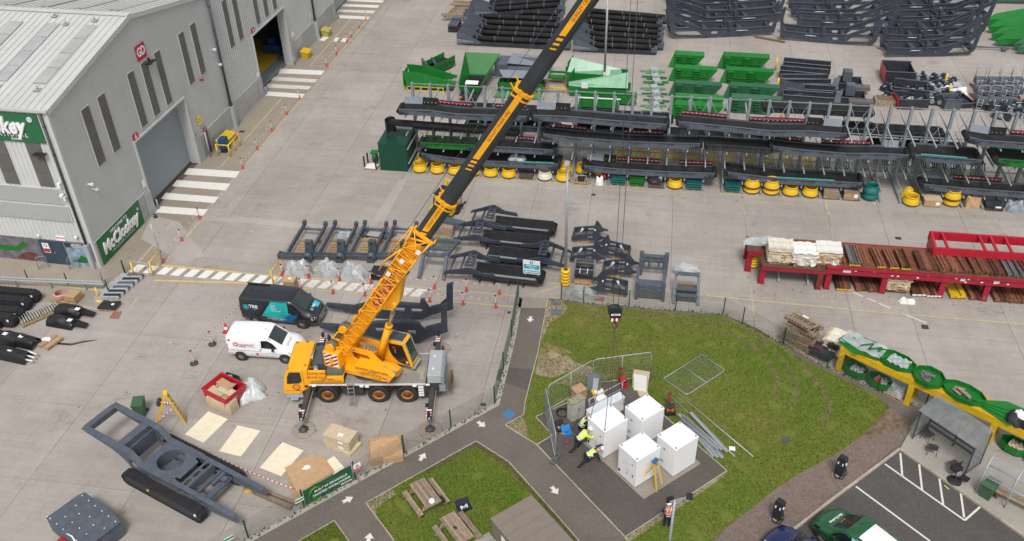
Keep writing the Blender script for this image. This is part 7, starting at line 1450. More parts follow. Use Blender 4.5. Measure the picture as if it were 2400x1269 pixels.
# ------------------------------------------------------------------ red tables with steel stock
REDK=P('table_red',(.30,.008,.028),.5,var=.15,dirt=.2,dirtc=(.12,.05,.04))
t=thing('red_table','long deep red steel table with legs and rusty plate top carrying bar stock','table',(0,0,0))
def rleg(x,y,h,m=REDK):b=MB();b.bz(x-.18,x+.18,y-.02,y+.02,0,h);b.bz(x-.18,x+.18,y+.3,y+.34,0,h);b.bz(x-.03,x+.03,y+.02,y+.3,0,h);b.bz(x-.22,x+.22,y-.06,y+.38,0,.03);return b.build('leg',m,t)
for x in(12.25,15.75,19.35,22.05,25.6,28.5):rleg(x,50.35,1.5);rleg(x,53.1,1.5)
b=MB();b.bz(12.0,30,50.2,50.28,1.35,1.85);b.bz(12.0,30,50.1,50.36,1.82,1.86);b.build('front_beam',REDK,t)
b=MB();b.bz(12.0,30,53.2,53.3,1.35,1.85);b.build('rear_beam',REDK,t);b=MB();b.bz(9.5,19.1,50.4,53.3,1.80,1.84);b.bz(12.0,30,50.37,52.4,1.862,1.88);b.build('top_plate',RUST,t)
rnd=random.Random(2)
for k in range(26):x=12.2+rnd.random()*16.5;b=MB();z=rnd.choice((1.45,1.52,1.68,1.74));b.bz(x,x+.14,50.185,50.197,z,z+.07);b.build('sticker',LABEL,t)
for x,w in((13.0,.5),(20.2,.3),(22.2,.34),(24.2,.2)):b=MB();b.bz(x,x+w,50.18,50.192,1.55,1.75);b.build('sticker',P('dusty_label',(.6,.55,.5),.7),t)
t=thing('red_table','lower red brown steel table at the left carrying the cardboard bales','table',(0,0,0))
for x,y in((7.25,51.7),(8.05,50.4),(11.7,50.25),(7.25,53.2),(11.7,53.2)):rleg(x,y,1.4,REDK if x<9 else P('red_brown_paint',(.15,.03,.02),.6,var=.3))
b=MB();b.bz(7.9,12.0,50.2,50.3,1.25,1.55);b.bz(7.0,12.0,53.25,53.35,1.3,1.6);b.bz(7.1,8,51.5,51.6,1.45,1.75);b.build('front_beam',REDK,t);b=MB();b.bz(7.9,12.0,50.15,53.3,1.55,1.6);b.bz(7.0,7.9,51.5,53.3,1.75,1.8);b.build('top_plate',P('plate_brown',(.11,.045,.03),.75,var=.3),t)
t=thing('red_lifting_frame','bright red ladder shaped steel frame standing on the red table','frame',(0,0,0))
b=MB();b.bz(18.9,30,52.0,52.15,2.2,2.75);b.build('front_rail',RED,t);b=MB();b.bz(18.7,30,53.5,53.65,2.4,3.0);b.build('rear_rail',RED,t);b=MB();b.slab4((18.75,52.0,1.8),(18.75,53.6,1.8),(18.75,53.6,3.0),(18.75,52.0,2.75),.15);b.build('end_plate',RED,t)
for x in(19.6,21.9,22.6,23.5,25.9,26.6):b=MB();b.bar((x,52.1,2.72),(x-.15,53.6,2.95),.14,.14);b.build('rung',RED,t)
for x in(19.0,22.5,26):b=MB();b.bz(x-.1,x+.1,52.02,52.12,1.85,2.2);b.build('foot',RED,t)
STK=[(.0,.5,3,RUSTB,0),(.9,.6,4,BAR,0),(1.7,.55,4,RUSTB,0),(2.9,.45,3,RUSTB,0),(3.8,.5,3,RUSTB,0),(4.6,.5,4,RUSTB,0),(5.9,1.0,2,RUSTB,1),(7.3,.8,4,RUSTB,1),(8.4,.9,3,RUSTB,0),(9.7,1.0,4,RUSTB,1),(11.1,.55,2,RUSTB,0),(12.0,.9,5,BAR,0),(13.2,.7,4,RUSTB,0),(14.1,.6,4,RUSTB,0),(15.0,.7,4,BAR,0),(15.9,.5,2,RUSTB,0),(16.9,.9,2,RUSTB,1)]
def barstack(lab,x,y,z,w,n,m,L=2.0,grp='steel bar stacks on the red table',tip=None):
 t=thing('bar_stack',lab,'steel bars',(x,y,z),radians(rnd.uniform(2,7)),grp)
 b=MB();b.bz(0,w,.1,.2,0,.1);b.bz(0,w,L-.3,L-.2,0,.1);b.bz(-.02,w+.02,0,.12,0,.04);b.build('bearer',WOODD,t)
 for k in range(n):b=MB();bw=w/n;b.bz(k*bw+.012,(k+1)*bw-.012,rnd.uniform(-.08,.05),L+rnd.uniform(-.1,.1),.1,.1+rnd.uniform(.12,.3));o=b.build('bar',m,t)
 if tip:b=MB();[b.bz(k*w/n+.02,(k+1)*w/n-.02,-.1,-.085,.1,.2)for k in range(n)];b.build('end_cap',tip,t)
 return t
for k,(dx,w,n,m,f)in enumerate(STK):barstack('%s stack of steel bars from the left on the red table top'%ORD[k],12.55+dx*.87,50.45,1.885,w*1.16,n+1,m,2.0,tip=YELS if k in(1,3,4,5)else None)
for k,x in enumerate((12.85,14.1,14.95,17.6,18.5,20.0,21.2,22.7,23.6,24.7,26.0)):
 lab='%s pallet of steel bars from the left under the red table'%ORD[k];tt=barstack(lab,x,50.3,.0,.95,3 if k%2 else 4,RUSTB if k!=5 else YEL,1.9,'steel bar pallets under the red table',YELS if k==0 else(LABEL if k in(3,4)else None))
t=thing('bent_tube_stand','grey blue bent tube frame lying under the lower red table','frame',(9.2,50.6,0));parts(t,('leg',GALV,lambda b:(b.bar((0,0,.1),(.1,1.6,.5),.14),b.bar((1.9,-.1,.1),(1.9,1.6,.5),.14))),('tube',P('blue_grey_tube',(.12,.16,.22),.5),lambda b:b.bar((-.1,1.6,.5),(2.1,1.5,.5),.2,.25)))
b=MB();[b.lathe([(.1,z),(.34,z+.02),(.36,z+.1),(.34,z+.2),(.1,z+.22)],18)for z in(0,.22,.44,.66)];tag(b.build('impact_guard',YELS,None,(7.6,52.3,.1)),'yellow stacked rings under the corner of the lower red table','guard')
def bale(lab,loc,size,mats,seed,rz=0,pal=True):
 t=thing('cardboard_bale',lab,'bale',loc,rz,None);r=random.Random(seed);w,d,h=size;n=int(h/.085)
 z0=.14 if pal else 0
 if pal:pallet(w=w*.8,d=d).build('pallet',WOOD,t)
 for k in range(n):
  z=z0+h*k/n;m=r.choice(mats);b=MB();ww=w*(1+r.uniform(-.13,.06));dd=d*(1+r.uniform(-.14,.07));ph=r.uniform(0,6);a1=r.uniform(.012,.042)
  f=lambda u,v,s:(ww*(u-.5)+.02*sin(11*v+ph),dd*(v-.5)+.03*sin(9*u+ph),z+s+a1*sin(u*17+ph)+a1*sin(v*13+2*ph))
  nu,nv=10,6;top=[f(i/nu,j/nv,h/n*.9)for j in range(nv+1)for i in range(nu+1)];bot=[f(i/nu,j/nv,0)for j in range(nv+1)for i in range(nu+1)];W_=nu+1;N_=len(top)
  fs=[(j*W_+i,j*W_+i+1,(j+1)*W_+i+1,(j+1)*W_+i)for j in range(nv)for i in range(nu)];ed=[i for i in range(W_)]+[j*W_+nu for j in range(1,nv+1)]+[nv*W_+i for i in range(nu-1,-1,-1)]+[j*W_ for j in range(nv-1,0,-1)]
  b.add(top+bot,fs+[tuple(q+N_ for q in reversed(F))for F in fs]+[(ed[i]+N_,ed[(i+1)%len(ed)]+N_,ed[(i+1)%len(ed)],ed[i])for i in range(len(ed))]);b.build('sheet',m,t)
 for k in range(5):
  b=MB();x=w*r.uniform(-.45,.45);s=r.uniform(.1,.25);b.grid(lambda u,v:(x+(u-.5)*s*2,-d/2-.04-.07*sin(u*3+v*4+k),z0+v*h*.5+.02),4,4);b.build('flap',mats[k%len(mats)],t)
 return t
CARDW=P('pale_paper_board',(.58,.53,.44),.8,var=.2,sc=9,rnd=.2);CARDX=P('white_board',(.66,.64,.60),.8,var=.15,sc=9,rnd=.15)
bale('brown and white cardboard bale, left of the three on the lower red table',(9.0,51.15,1.6),(1.6,1.25,1.1),[CARDL,CARDW,CARD,CARDW],1);bale('whitest cardboard bale, middle of the three on the lower red table',(10.55,51.0,1.6),(1.6,1.25,1.0),[CARDX,CARDX,CARDW,CARDX,CARDL],2);bale('pale cardboard bale, right of the three on the lower red table',(12.05,51.15,1.6),(1.55,1.25,1.1),[CARDX,CARDW,CARDX,CARDL,CARD],3)
bale('brown cardboard bale under the red table between its legs',(16.7,51.0,.2),(1.6,1.2,.75),[CARD,CARDL,CARDW],4)
bale('fanned heap of cardboard behind the yellow table end',(12.35,43.9,.15),(2.0,1.4,.9),[CARDL,CARDW,CARD],5,-.5)
wrapped('film_roll','clear film bundle behind the cardboard bales','film',(8.3,52.5,1.85),(3.0,.8,.35),FILM,0,90,.2,.7);wrapped('rag_heap','pale crumpled rags on the concrete in front of the red table','rags',(17.2,49.55,0),(1.0,.4,.25),CARDX,0,91)
# ------------------------------------------------------------------ yellow table with green guards
ya,yb=Vector((11.85,42.3,0)),Vector((20.9,36.15,0));yd=(yb-ya).normalized();yz=yawof(ya,yb);LY=16.0
t=thing('yellow_table','long yellow steel bench along the lawn edge carrying green guards','table',ya,yz)
b=MB();b.bz(0,LY,-.05,.05,1.45,1.9);b.bz(0,LY,1.15,1.25,1.45,1.9);b.build('long_beam',YEL,t)
for k in range(10):b=MB();x=k*LY/9;b.bz(x-.05 if k else 0,x+.05,.06,1.14,1.5,1.88);b.build('cross_beam',YEL,t)
for k in range(8):b=MB();b.bz(k*2.0+.01,k*2.0+1.98,.0,1.2,1.905,1.93);b.build('top_plate',P('worn_yellow_plate',(.55,.34,.01),.55,var=.25,dirt=.5,dirtc=(.28,.15,.03),dsc=2),t)
for x in(.15,4.3,8.75,13.2):b=MB();b.bz(x-.15,x+.15,-.06,.1,0,1.45);b.bz(x-.15,x+.15,1.1,1.26,0,1.45);b.bz(x-.15,x+.15,.1,1.1,.0,.06);b.build('leg',YEL,t)
def Y(x,y,z=1.93):return Vector((ya.x+cos(yz)*x-sin(yz)*y,ya.y+sin(yz)*x+cos(yz)*y,z))
def pan(lab,loc,L,W,h,rz,m=GREEN,n=8,fill=None,film=None,name='green_pan'):
 """shallow many sided pan with a rim"""
 t=thing(name,lab,'guard',loc,rz);o=[(L/2*cos(2*pi*(k+.5)/n),W/2*sin(2*pi*(k+.5)/n))for k in range(n)];i=[(x*.97,y*.97)for x,y in o]
 for k in range(n):
  j=(k+1)%n;b=MB();b.add([(*o[k],0),(*o[j],0),(*o[j],h),(*o[k],h),(*i[k],0),(*i[j],0),(*i[j],h),(*i[k],h)],[(0,1,2,3),(7,6,5,4),(3,2,6,7),(0,4,5,1)]);b.build('rim_panel',m,t)
 b=MB();b.plate(i,[],.03,(0,0,.02),'xy');b.build('base',m,t)
 if fill:b=MB();[b.box((random.uniform(-.3,.3)*L*.5,random.uniform(-.3,.3)*W*.5,.07+.03*q),(.55,.16,.03),0,random.uniform(-.5,.5))for q in range(7)];b.build('strip_bundle',fill,t)['kind']='stuff'
 if film:b=MB();b.grid(lambda u,v:((u-.35)*L*.5,(v-.5)*W*.6,h*.75+.08*sin(u*11)*sin(v*9)+.05*sin(u*23+v*5)),16,10);b.build('film',film,t)
 return t
t=thing('green_guard','green folded guard under white film at the near left end of the yellow table','guard',Y(.95,.6),yz);parts(t,('panel',GREEN,lambda b:(b.plate([(-1.3,-.4),(.2,-.75),(1.2,-.6),(1.5,0),(.5,.8),(-1.1,.7)],(),.04,(0,0,.12),'xy'),b.slab4((-1.2,-.5,.0),(.1,-.85,.0),(.2,-.7,.3),(-1.1,-.4,.3),.03))),('film',FILM,lambda b:b.grid(lambda u,v:(-1.15+u*2.4,-.55+v*1.2,.22+.07*sin(u*9)*sin(v*7)+.04*sin(u*21+v*9)),18,10)),('stripe',GREEN,lambda b:(b.bar((.0,-.3,.36),(.5,.3,.36),.1,.02),b.bar((.5,.3,.36),(.5,-.3,.36),.1,.02),b.bar((.5,-.3,.36),(1.0,.3,.36),.1,.02))))
pan('green open pan filled with clear film, second on the yellow table',Y(2.95,.6),2.3,1.35,.3,yz,film=FILM);pan('round green eight sided pan with grey strips inside',Y(4.86,.5),1.75,1.6,.32,yz-.1,fill=BAR);pan('large oval green pan with timber inside on the yellow table',Y(6.75,.55),2.35,1.4,.28,yz-.05,n=10,fill=WOODG)
t=thing('green_plate','fan of flat green plates on the yellow table','plate',Y(8.5,.5),yz);parts(t,*[('blade',GREEN,(lambda q:lambda b:b.plate([(-1.2,-.2),(.9,-.7+q*.35),(1.2,-.3+q*.4),(.2,.4+q*.15)],(),.03,(0,0,.04+.05*q),'xy'))(q))for q in range(4)])
wrapped('black_load','black film load with white scraps on the yellow table','load',Y(9.75,.5),(1.4,1.1,.5),BLACK,yz,95,.2,.7);wrapped('white_scrap','crumpled white film on the black load','film',Y(9.7,.45,2.35),(.8,.5,.2),WPL,yz,96,.4)
for k,(x,lab)in enumerate(((1.0,'green guard part under film below the yellow table, left'),(2.45,'green guard part under film below the yellow table, second'),(9.9,'green guard filled with cardboard below the far end of the yellow table'))):pan(lab,Y(x,.4,.15),1.5,1.0,.45,yz,film=FILM if k<2 else CARDL)
wrapped('wrapped_part','grey wrapped load on a pallet under the yellow table','load',Y(3.55,.4,.15),(.95,.8,.5),FILM,yz,97);pallet().build('pallet',WOOD,None,Y(3.55,.4,0),yz);tag(COL.objects[-1],'wooden pallet carrying the grey load under the yellow table','pallet')
wrapped('wrapped_part','pale wrapped load right of the cardboard filled guard','load',Y(11.2,.3,.1),(1.2,.9,.9),FILM,yz,98);b=MB();[b.bz(-.7,.7,-.5+k*.2,-.36+k*.2,.3,.36)for k in range(6)];b.bz(-.7,.7,-.5,.6,.0,.28);tag(b.build('green_grille',GREEND,None,Y(6.0,.4,.05),yz),'dark green slatted grille behind the shelter under the yellow table','grille')
b=MB();b.plate([(0,0),(.28,0),(.32,.2),(.26,.33),(.34,.45),(.3,.72),(.02,.72)],[[(.09,.12),(.2,.12),(.2,.26),(.09,.26)],[(.09,.42),(.2,.42),(.2,.58),(.09,.58)]],.12,(0,0,0),'xz');tag(b.build('red_block',REDB,None,G(2047,914)+Vector((0,.15,.1)),yz),'red block shaped like a letter B at the lawn edge','block')
def plank_pallet(lab,loc,rz,tilt=0,m=WOODG,L=1.9,W=1.2,grp='weathered pallets stacked by the lawn fence'):
 t=thing('pallet',lab,'pallet',loc,rz,grp);t.rotation_euler=(tilt,tilt*.6,rz)
 for y in(-W/2+.2,W/2-.2):b=MB();b.bz(-L/2,L/2,y-.18,y+.18,.18,.22);b.build('plank',m,t)
 for k in range(9):b=MB();x=-L/2+.1+k*(L-.2)/8;b.bz(x-.04,x+.04,-W/2,W/2,.08,.18);b.build('bearer',m,t)
 for y in(-W/2+.1,W/2-.1):b=MB();b.bz(-L/2,L/2,y-.06,y+.06,.02,.08);b.build('plank',m,t)
 return t
pb_=G(1868,822)+Vector((.1,.55,0))
for k in range(8):plank_pallet('weathered pallet, %s'%('lowest of the stack by the fence','second up in the stack by the fence','third up in the stack by the fence','fourth up in the stack by the fence','fifth up in the stack by the fence','sixth up in the stack by the fence','second from the top of the stack by the fence','topmost of the stack by the fence, tilted with a label')[k],pb_+Vector((rnd.uniform(-.16,.16),rnd.uniform(-.12,.12),k*.235+(.12 if k==7 else 0))),radians(-37+rnd.uniform(-11,11)),-.14 if k==7 else rnd.uniform(-.03,.03),WOOD if k==2 else WOODG)
b=MB();b.box((-.1,.42,.225),(.42,.16,.008));b.build('label',LABEL,COL.objects[[o.name for o in COL.objects if o.name.startswith('pallet')and 'topmost' in o.get('label','')][0]])
t=thing('dark_machine','dark red and black frame on pallets between pallet stack and yellow table','machine',G(1912,842)+Vector((.2,.5,0)),yz);parts(t,('frame',STEELD,lambda b:(b.bz(-.9,.9,-.5,.5,.2,.5),b.box((.7,.3,.9),(.6,.5,.3)))),('red_bar',REDK,lambda b:b.bar((-.9,-.5,.6),(.3,-.4,.9),.08)),('pallet',WOODD,lambda b:pallet(mb=b)))
# ------------------------------------------------------------------ front left of the yard
t=thing('tracked_chassis','slate machine chassis with round deck opening standing on black tracks','chassis',(-25.84,28.31,0),radians(-21.06))
pr=[(-3.15,1.7),(-3.1,2.0),(.1,1.95),(.45,1.9),(1.0,1.32),(3.4,1.3),(7.6,1.15),(7.78,.9),(7.6,.7),(5.6,.5),(4.6,.55),(3.2,.8),(1.2,.75),(.6,.45),(.2,.5),(-.25,1.05),(-1.2,1.45)]
for y in(.62,2.58):
 b=MB();b.plate(pr,[[(.15,.75),(.85,.8),(.75,1.15),(.1,1.3)],rrect(3.7,4.8,.72,1.08,.15),rrect(5.1,5.5,.68,1.0,.08),slot(6.6,.9,.3,.06,.9)],.09,(0,y,0),'xz');b.build('side_plate',STEEL,t)
 b=MB()
 for p,q in zip(pr[1:6],pr[2:7]):b.bar((p[0],y,p[1]+.012),(q[0],y,q[1]+.012),.34 if q[0]<3.5 else .26,.045)
 [b.box((3.8+k*.42,y,1.315-.017*k),(.03,.03,.03),1)for k in range(9)];b.build('flange',[STEEL,STEELD],t)
for nm,x,z,w,hh in(('end_beam',-3.0,1.85,.35,.35),('cross_beam',-.45,1.78,.5,.35),('cross_beam',-.1,1.2,.12,.9),('cross_beam',.75,.75,.15,.3),('cross_beam',5.3,.8,.3,.12),('cross_beam',4.75,1.0,.12,.14)):b=MB();b.box((x,1.6,z),(w,1.87,hh));b.build(nm,STEEL,t)
b=MB();b.bz(-.2,-.05,.9,1.5,.85,1.6);b.build('gusset',STEELD,t)
b=MB();b.plate([(1.0,.5),(3.25,.5),(3.25,.9),(3.5,.95),(3.5,2.2),(3.2,2.3),(3.2,2.7),(1.0,2.7)],[circ(2.15,1.6,.72,32)],.06,(0,0,1.29),'xy');b.build('deck_plate',STEEL,t)
b=MB();b.lathe([(.72,.65),(.72,1.26)],32,(2.15,1.6,0));b.box((2.35,2.15,.95),(.5,.25,.3));b.bz(1.6,2.7,1.1,2.1,.6,.64);b.build('slew_well',STEEL,t)
b=MB();b.plate([(3.75,.67),(4.25,.67),(4.25,2.53),(3.75,2.53)],[slot(4.0,1.0,.5,.24,pi/2),slot(4.0,1.6,.5,.24,pi/2),slot(4.0,2.2,.5,.24,pi/2)],.05,(0,0,1.24),'xy');b.bz(4.2,4.26,.67,2.53,.7,1.22);b.build('slotted_plate',STEEL,t)
b=MB();b.bar((5.0,1.6,1.0),(5.0,2.5,1.0),.2,.2);b.box((5.2,2.2,.9),(.4,.3,.3));b.bar((4.3,1.2,.8),(5.3,1.2,.8),.1);b.bar((4.95,.62,1.1),(5.1,.62,.45),.14,.08);b.bar((4.6,.62,.5),(5.5,.62,.5),.1);b.build('bracket',STEEL,t)
def track(t,y,L=5.6,R=.36,W=.5,n=46):
 """tracks as separate shoes round two idlers"""
 per=2*(L-2*R)+2*pi*R;b=MB();b.bz(-.11,.11,-W/2,W/2,-.03,.03);b.bz(-.03,.03,-W/2,W/2,.03,.06);me=b.mesh('track_shoe',RUBBER)
 for k in range(n):
  s=per*k/n;S=L-2*R
  if s<S:x,z,a=R+s,2*R,0
  elif s<S+pi*R:th=(s-S)/R;x,z,a=L-R+R*sin(th),R+R*cos(th),th
  elif s<2*S+pi*R:x,z,a=L-R-(s-S-pi*R),0,pi
  else:th=(s-2*S-pi*R)/R;x,z,a=R-R*sin(th),R-R*cos(th),pi+th
  o=piece('track_shoe',me,t,(x,y,z+.04));o.rotation_euler=(0,a,0);o.scale=(per/n/.235,1,1)
 b=MB();b.bz(R,L-R,y-W*.42,y+W*.42,.1,2*R-.03);b.cyl((R,y-W*.4,R+.04),(R,y+W*.4,R+.04),R*.88,18);b.cyl((L-R,y-W*.4,R+.04),(L-R,y+W*.4,R+.04),R*.88,18);b.build('track_frame',STEELD,t)
track(t,.22);track(t,2.98)
b=MB();b.cyl((1.9,-.03,.45),(1.9,.02,.45),.07,14);b.build('yellow_cap',YELS,t);b=MB();b.box((5.28,.0,.5),(.12,.06,.12));b.build('label',LABEL,t)
t=thing('bolted_hopper','slate box with bolted flat top and red feet at the bottom left','hopper',(-25.9,24.95,0),radians(-27))
parts(t,('body',STEEL,lambda b:b.bz(-1.55,1.55,-1.0,.98,.15,1.05)),('lid',STEEL,lambda b:b.plate([(-1.62,-1.0),(1.62,-1.06),(1.62,1.0),(.6,1.1),(-1.5,1.06),(-1.62,.7)],(),.05,(0,0,1.08),'xy')),('bolt',WPL,lambda b:[b.cyl((x,y,1.1),(x,y,1.125),.03,8)for x,y in[(-1.4+k*.56,.85)for k in range(6)]+[(-1.4+k*.56,-.9)for k in range(6)]+[(-1.1+k*.6,.3-.2*(k%2))for k in range(5)]+[(-.9+k*.6,-.4)for k in range(4)]]),('red_foot',RED,lambda b:(b.box((1.75,-.5,.25),(.35,1.2,.4)),b.box((-.3,-1.15,.3),(.5,.25,.4)),b.box((1.2,-1.2,.3),(1.2,.2,.3)))),('pipe_clip',WPL,lambda b:(b.tube([(-1.75,-.9,1.0),(-1.45,-.85,1.05)],.05,8),b.tube([(.1,-.95,1.12),(.5,-.9,1.16),(.9,-.98,1.12)],.04,6))))
t_lid=t
def sheetpile(lab,pts,m,th=.025,z=.01,name='plywood_sheet',n=1):
 P3=GP(*pts);c=sum(P3,Vector())/4;b=MB();b.plate([(p.x-c.x,p.y-c.y)for p in P3],(),th,(0,0,th/2),'xy');o=b.build(name,m,None,(c.x,c.y,z));return tag(o,lab,'sheet')
sheetpile('pale plywood sheet nearest the red skip',(ZL(985,657),ZL(1078,693),ZL(963,805),ZL(875,765)),PLY);sheetpile('pale plywood sheet in the middle of the three on the concrete',(ZL(1125,723),ZL(1232,748),ZL(1140,870),ZL(1036,845)),PLY);sheetpile('pale plywood sheet partly under the brown cardboard',(ZL(1335,802),ZL(1436,842),ZL(1330,963),ZL(1228,922)),PLY);sheetpile('small pale plywood sheet behind the green banner',((783,1070),(808,1098),(790,1125),(760,1085)),PLY)
for k,q in enumerate((((740,1070),(758,1071),(785,1108),(735,1150)),((668,1100),(735,1066),(780,1112),(700,1162)))):sheetpile('flat brown cardboard sheet, %s'%('lower one peeping out by the banner','upper one with a white printed mark')[k],q,CARD,.03,.04+.04*k,'cardboard_sheet')
sheetpile('flat brown cardboard sheet under the printed one at the fence',((670,1112),(700,1096),(712,1185),(690,1172)),CARD,.03,.02,'cardboard_sheet')
b=MB();b.plate([(0,0),(.3,.05),(.45,.2),(.3,.35),(.1,.3)],[],.004,(0,0,0),'xy');o=b.build('printed_mark',LABEL,COL.objects[-2],None);o.location=(-.35,.1,.036)
t=thing('parcel_stack','stack of film wrapped brown parcels beside the front outrigger','parcels',G(794,1052)+Vector((.1,.25,0)),radians(-14))
for k,(w,d,h,z,dx,a)in enumerate(((1.75,1.0,.22,0,.1,-.12),(1.6,.95,.3,.22,.0,.02),(1.65,.95,.45,.52,.02,0))):
 b=MB();b.box((dx,0,z+h/2),(w,d,h),0,a);o=b.build('parcel',CARDL,t);b=MB();[b.box((dx-.6+q*.4,0,z+h/2),(.02,d+.02,h+.02),0,a)for q in range(4)];b.build('strap',CARDW,t)['kind']='stuff';b=MB();b.box((dx+.1,-.1,z+h+.006),(.3,.2,.01),0,a);b.box((dx+.3,-d/2-.006,z+h*.6),(.3,.01,.14),0,a);b.build('label',LABEL,t)['kind']='stuff'
t=thing('carton_tray_stack','stack of open brown cardboard trays leaning by the fence','box',G(905,1075)+Vector((-.1,.35,0)),radians(20))
for k in range(3):
 z=k*.17;w,d=1.75,1.45;b=MB();b.box((0,0,z+.02),(w,d,.03),0,.05*(k-1));[b.box((x,y,z+.1),s,0,0)for x,y,s in((0,-d/2,(w,.02,.16)),(0,d/2,(w,.02,.16)),(-w/2,0,(.02,d,.16)),(w/2,0,(.02,d,.16)))];b.build('tray',CARD,t)
t=thing('red_skip','dark red tipping skip filled with brown cardboard','skip',G(530,945)+Vector((0,.2,0)),radians(-23))
parts(t,('side_panel',RED,lambda b:(b.slab4((-.7,-.75,.15),(.7,-.75,.15),(.95,-.75,1.1),(-.95,-.75,1.1),.04),b.slab4((-.7,.75,.15),(.7,.75,.15),(.95,.75,1.1),(-.95,.75,1.1),.04))),('end_panel',RED,lambda b:(b.slab4((-.7,-.75,.15),(-.7,.75,.15),(-.95,.75,1.1),(-.95,-.75,1.1),.04),b.slab4((.7,-.75,.15),(.7,.75,.15),(.95,.75,1.1),(.95,-.75,1.1),.04))),('floor',RED,lambda b:b.bz(-.7,.7,-.75,.75,.12,.16)),('rim',RED,lambda b:(b.bz(-1,1,-.8,-.72,1.08,1.14),b.bz(-1,1,.72,.8,1.08,1.14),b.bz(-1,-.92,-.72,.72,1.08,1.14),b.bz(.92,1,-.72,.72,1.08,1.14))))
for k in range(6):b=MB();b.box((rnd.uniform(-.4,.4),rnd.uniform(-.4,.4),.75+.05*k),(1.1,.5,.02));o=b.build('cardboard_scrap',CARD if k%2 else CARDL,None,t.location,radians(-23+rnd.uniform(-20,20)));tag(o,'%s piece of flattened cardboard from the bottom inside the red skip'%ORD[k],'cardboard')
t=thing('wood_crate','pale wooden crate standing against the red skip','crate',G(519,966)+Vector((0,.35,0)),radians(-16))
for k in range(5):b=MB();b.bz(-.85,.85,-.33,-.3,.02+k*.155,.02+k*.155+.145);b.bz(-.85,.85,.3,.33,.02+k*.155,.02+k*.155+.145);b.bz(.82,.85,-.3,.3,.02+k*.155,.02+k*.155+.145);b.build('board',P('pale_crate_wood',(.50,.40,.27),.8,var=.2,sc=6,rnd=.12),t)
b=MB();b.bz(-.86,.82,-.295,.295,.0,.77);b.build('body',MATS['pale_crate_wood'],t)
t=thing('green_tub','dark green bin box full of white scraps behind the red skip','bin',G(541,905),radians(-15));parts(t,('tub',GREEND,lambda b:(b.bz(-.45,.45,-.4,.4,0,.1),b.bz(-.45,.45,-.42,-.38,0,.6),b.bz(-.45,.45,.38,.42,0,.6),b.bz(-.47,-.43,-.4,.4,0,.6),b.bz(.43,.47,-.4,.4,0,.6))),('scrap',FILM,lambda b:[b.box((rnd.uniform(-.3,.3),rnd.uniform(-.25,.25),.5),(.25,.2,.15),0,rnd.random()*3)for q in range(8)]))
wrapped('film_heap','heap of clear plastic film beside the red skip','film',G(586,925)+Vector((0,.2,0)),(1.6,1.7,.7),P('clear_film',(.52,.56,.55),.25,var=.25,sc=5,bump=.6,bsc=9,spec=.6),.6,100,.2,.4)
def wheelie(lab,loc,rz):
 t=thing('wheelie_bin',lab,'bin',loc,rz);G_=P('bin_green',(.045,.11,.055),.5,var=.12)
 parts(t,('body',G_,lambda b:(b.add([(-.24,-.28,.06),(.24,-.28,.06),(.24,.22,.06),(-.24,.22,.06),(-.3,-.36,.98),(.3,-.36,.98),(.3,.36,.98),(-.3,.36,.98)],[(3,2,1,0),(4,5,6,7),(0,1,5,4),(1,2,6,5),(2,3,7,6),(3,0,4,7)]),b.bz(-.31,.31,-.37,.38,.93,.98))),('lid',G_,lambda b:b.slab4((-.32,-.4,.985),(.32,-.4,.985),(.32,.4,1.06),(-.32,.4,1.06),.03)),('handle',G_,lambda b:b.tube([(-.25,.44,1.0),(.25,.44,1.0)],.025,6)))
 for s in(-1,1):b=MB();b.cyl((s*.24,.28,.1),(s*.31,.28,.1),.1,12);b.build('wheel',BLACK,t)
 return t
wheelie('green wheelie bin alone on the concrete above the tracked chassis',G(333,972),radians(15));wheelie('green wheelie bin by the curved shelter at the right edge',G(2310,1165),radians(-40))
def stepladder(lab,loc,rz,h=1.9,top=YELS,spread=1.1,w=.5):
 t=thing('step_ladder',lab,'ladder',loc,rz)
 for x in(-1,1):b=MB();b.bar((x*w*.55,-spread*.35,0),(x*w*.3,0,h),.05,.09);b.build('stile',YELS,t);b=MB();b.bar((x*w*.6,spread*.65,0),(x*w*.32,.06,h),.04,.06);b.build('rear_leg',YELS,t)
 for k in range(6):f=(k+.7)/6.6;b=MB();b.box((0,-spread*.35*(1-f),h*f),(w*(1.1-.5*f),.12,.03));b.build('tread',SILV,t)
 b=MB();b.box((0,.03,h+.03),(w*.75,.22,.09));b.build('top_cap',top,t);b=MB();b.bar((-w*.5,spread*.3,h*.5),(w*.5,spread*.3,h*.5),.03);b.build('brace',SILV,t);return t
stepladder('tall yellow step ladder holding the barrier tape on the concrete',G(412,992),radians(115),2.3,YELS,1.6)
t=thing('traffic_cone','red and white traffic cone left of the white van','cone',G(532,778));parts(t,('base',P('cone_base',(.3,.03,.02),.7),lambda b:b.bz(-.22,.22,-.22,.22,0,.05)),('cone',REDB,lambda b:(b.lathe([(.17,.05),(.13,.25)],16),b.lathe([(.09,.45),(.03,.75),(0,.76)],16))),('reflective_sleeve',WPL,lambda b:b.lathe([(.13,.25),(.09,.45)],16)))
def tapepost(lab,base,top=None,lying=False):
 t=thing('tape_post',lab,'post',base)
 parts(t,('base',P('post_base',(.05,.05,.055),.7),lambda b:b.lathe([(.26,0),(.26,.06),(.2,.1),(0,.1)],8)),('tube',TAPER,lambda b:[b.tube([(0,0,.1+k*.18),(0,0,.19+k*.18)],.045,10)for k in range(5)]),('band',TAPEW,lambda b:[b.tube([(0,0,.19+k*.18),(0,0,.28+k*.18)],.0455,10)for k in range(5)]),('cap',BLACK,lambda b:b.lathe([(.06,1.0),(.06,1.06),(0,1.08)],10)))
 if lying:t.rotation_euler=(0,radians(88),radians(-4));t.location.z=.26
 return t
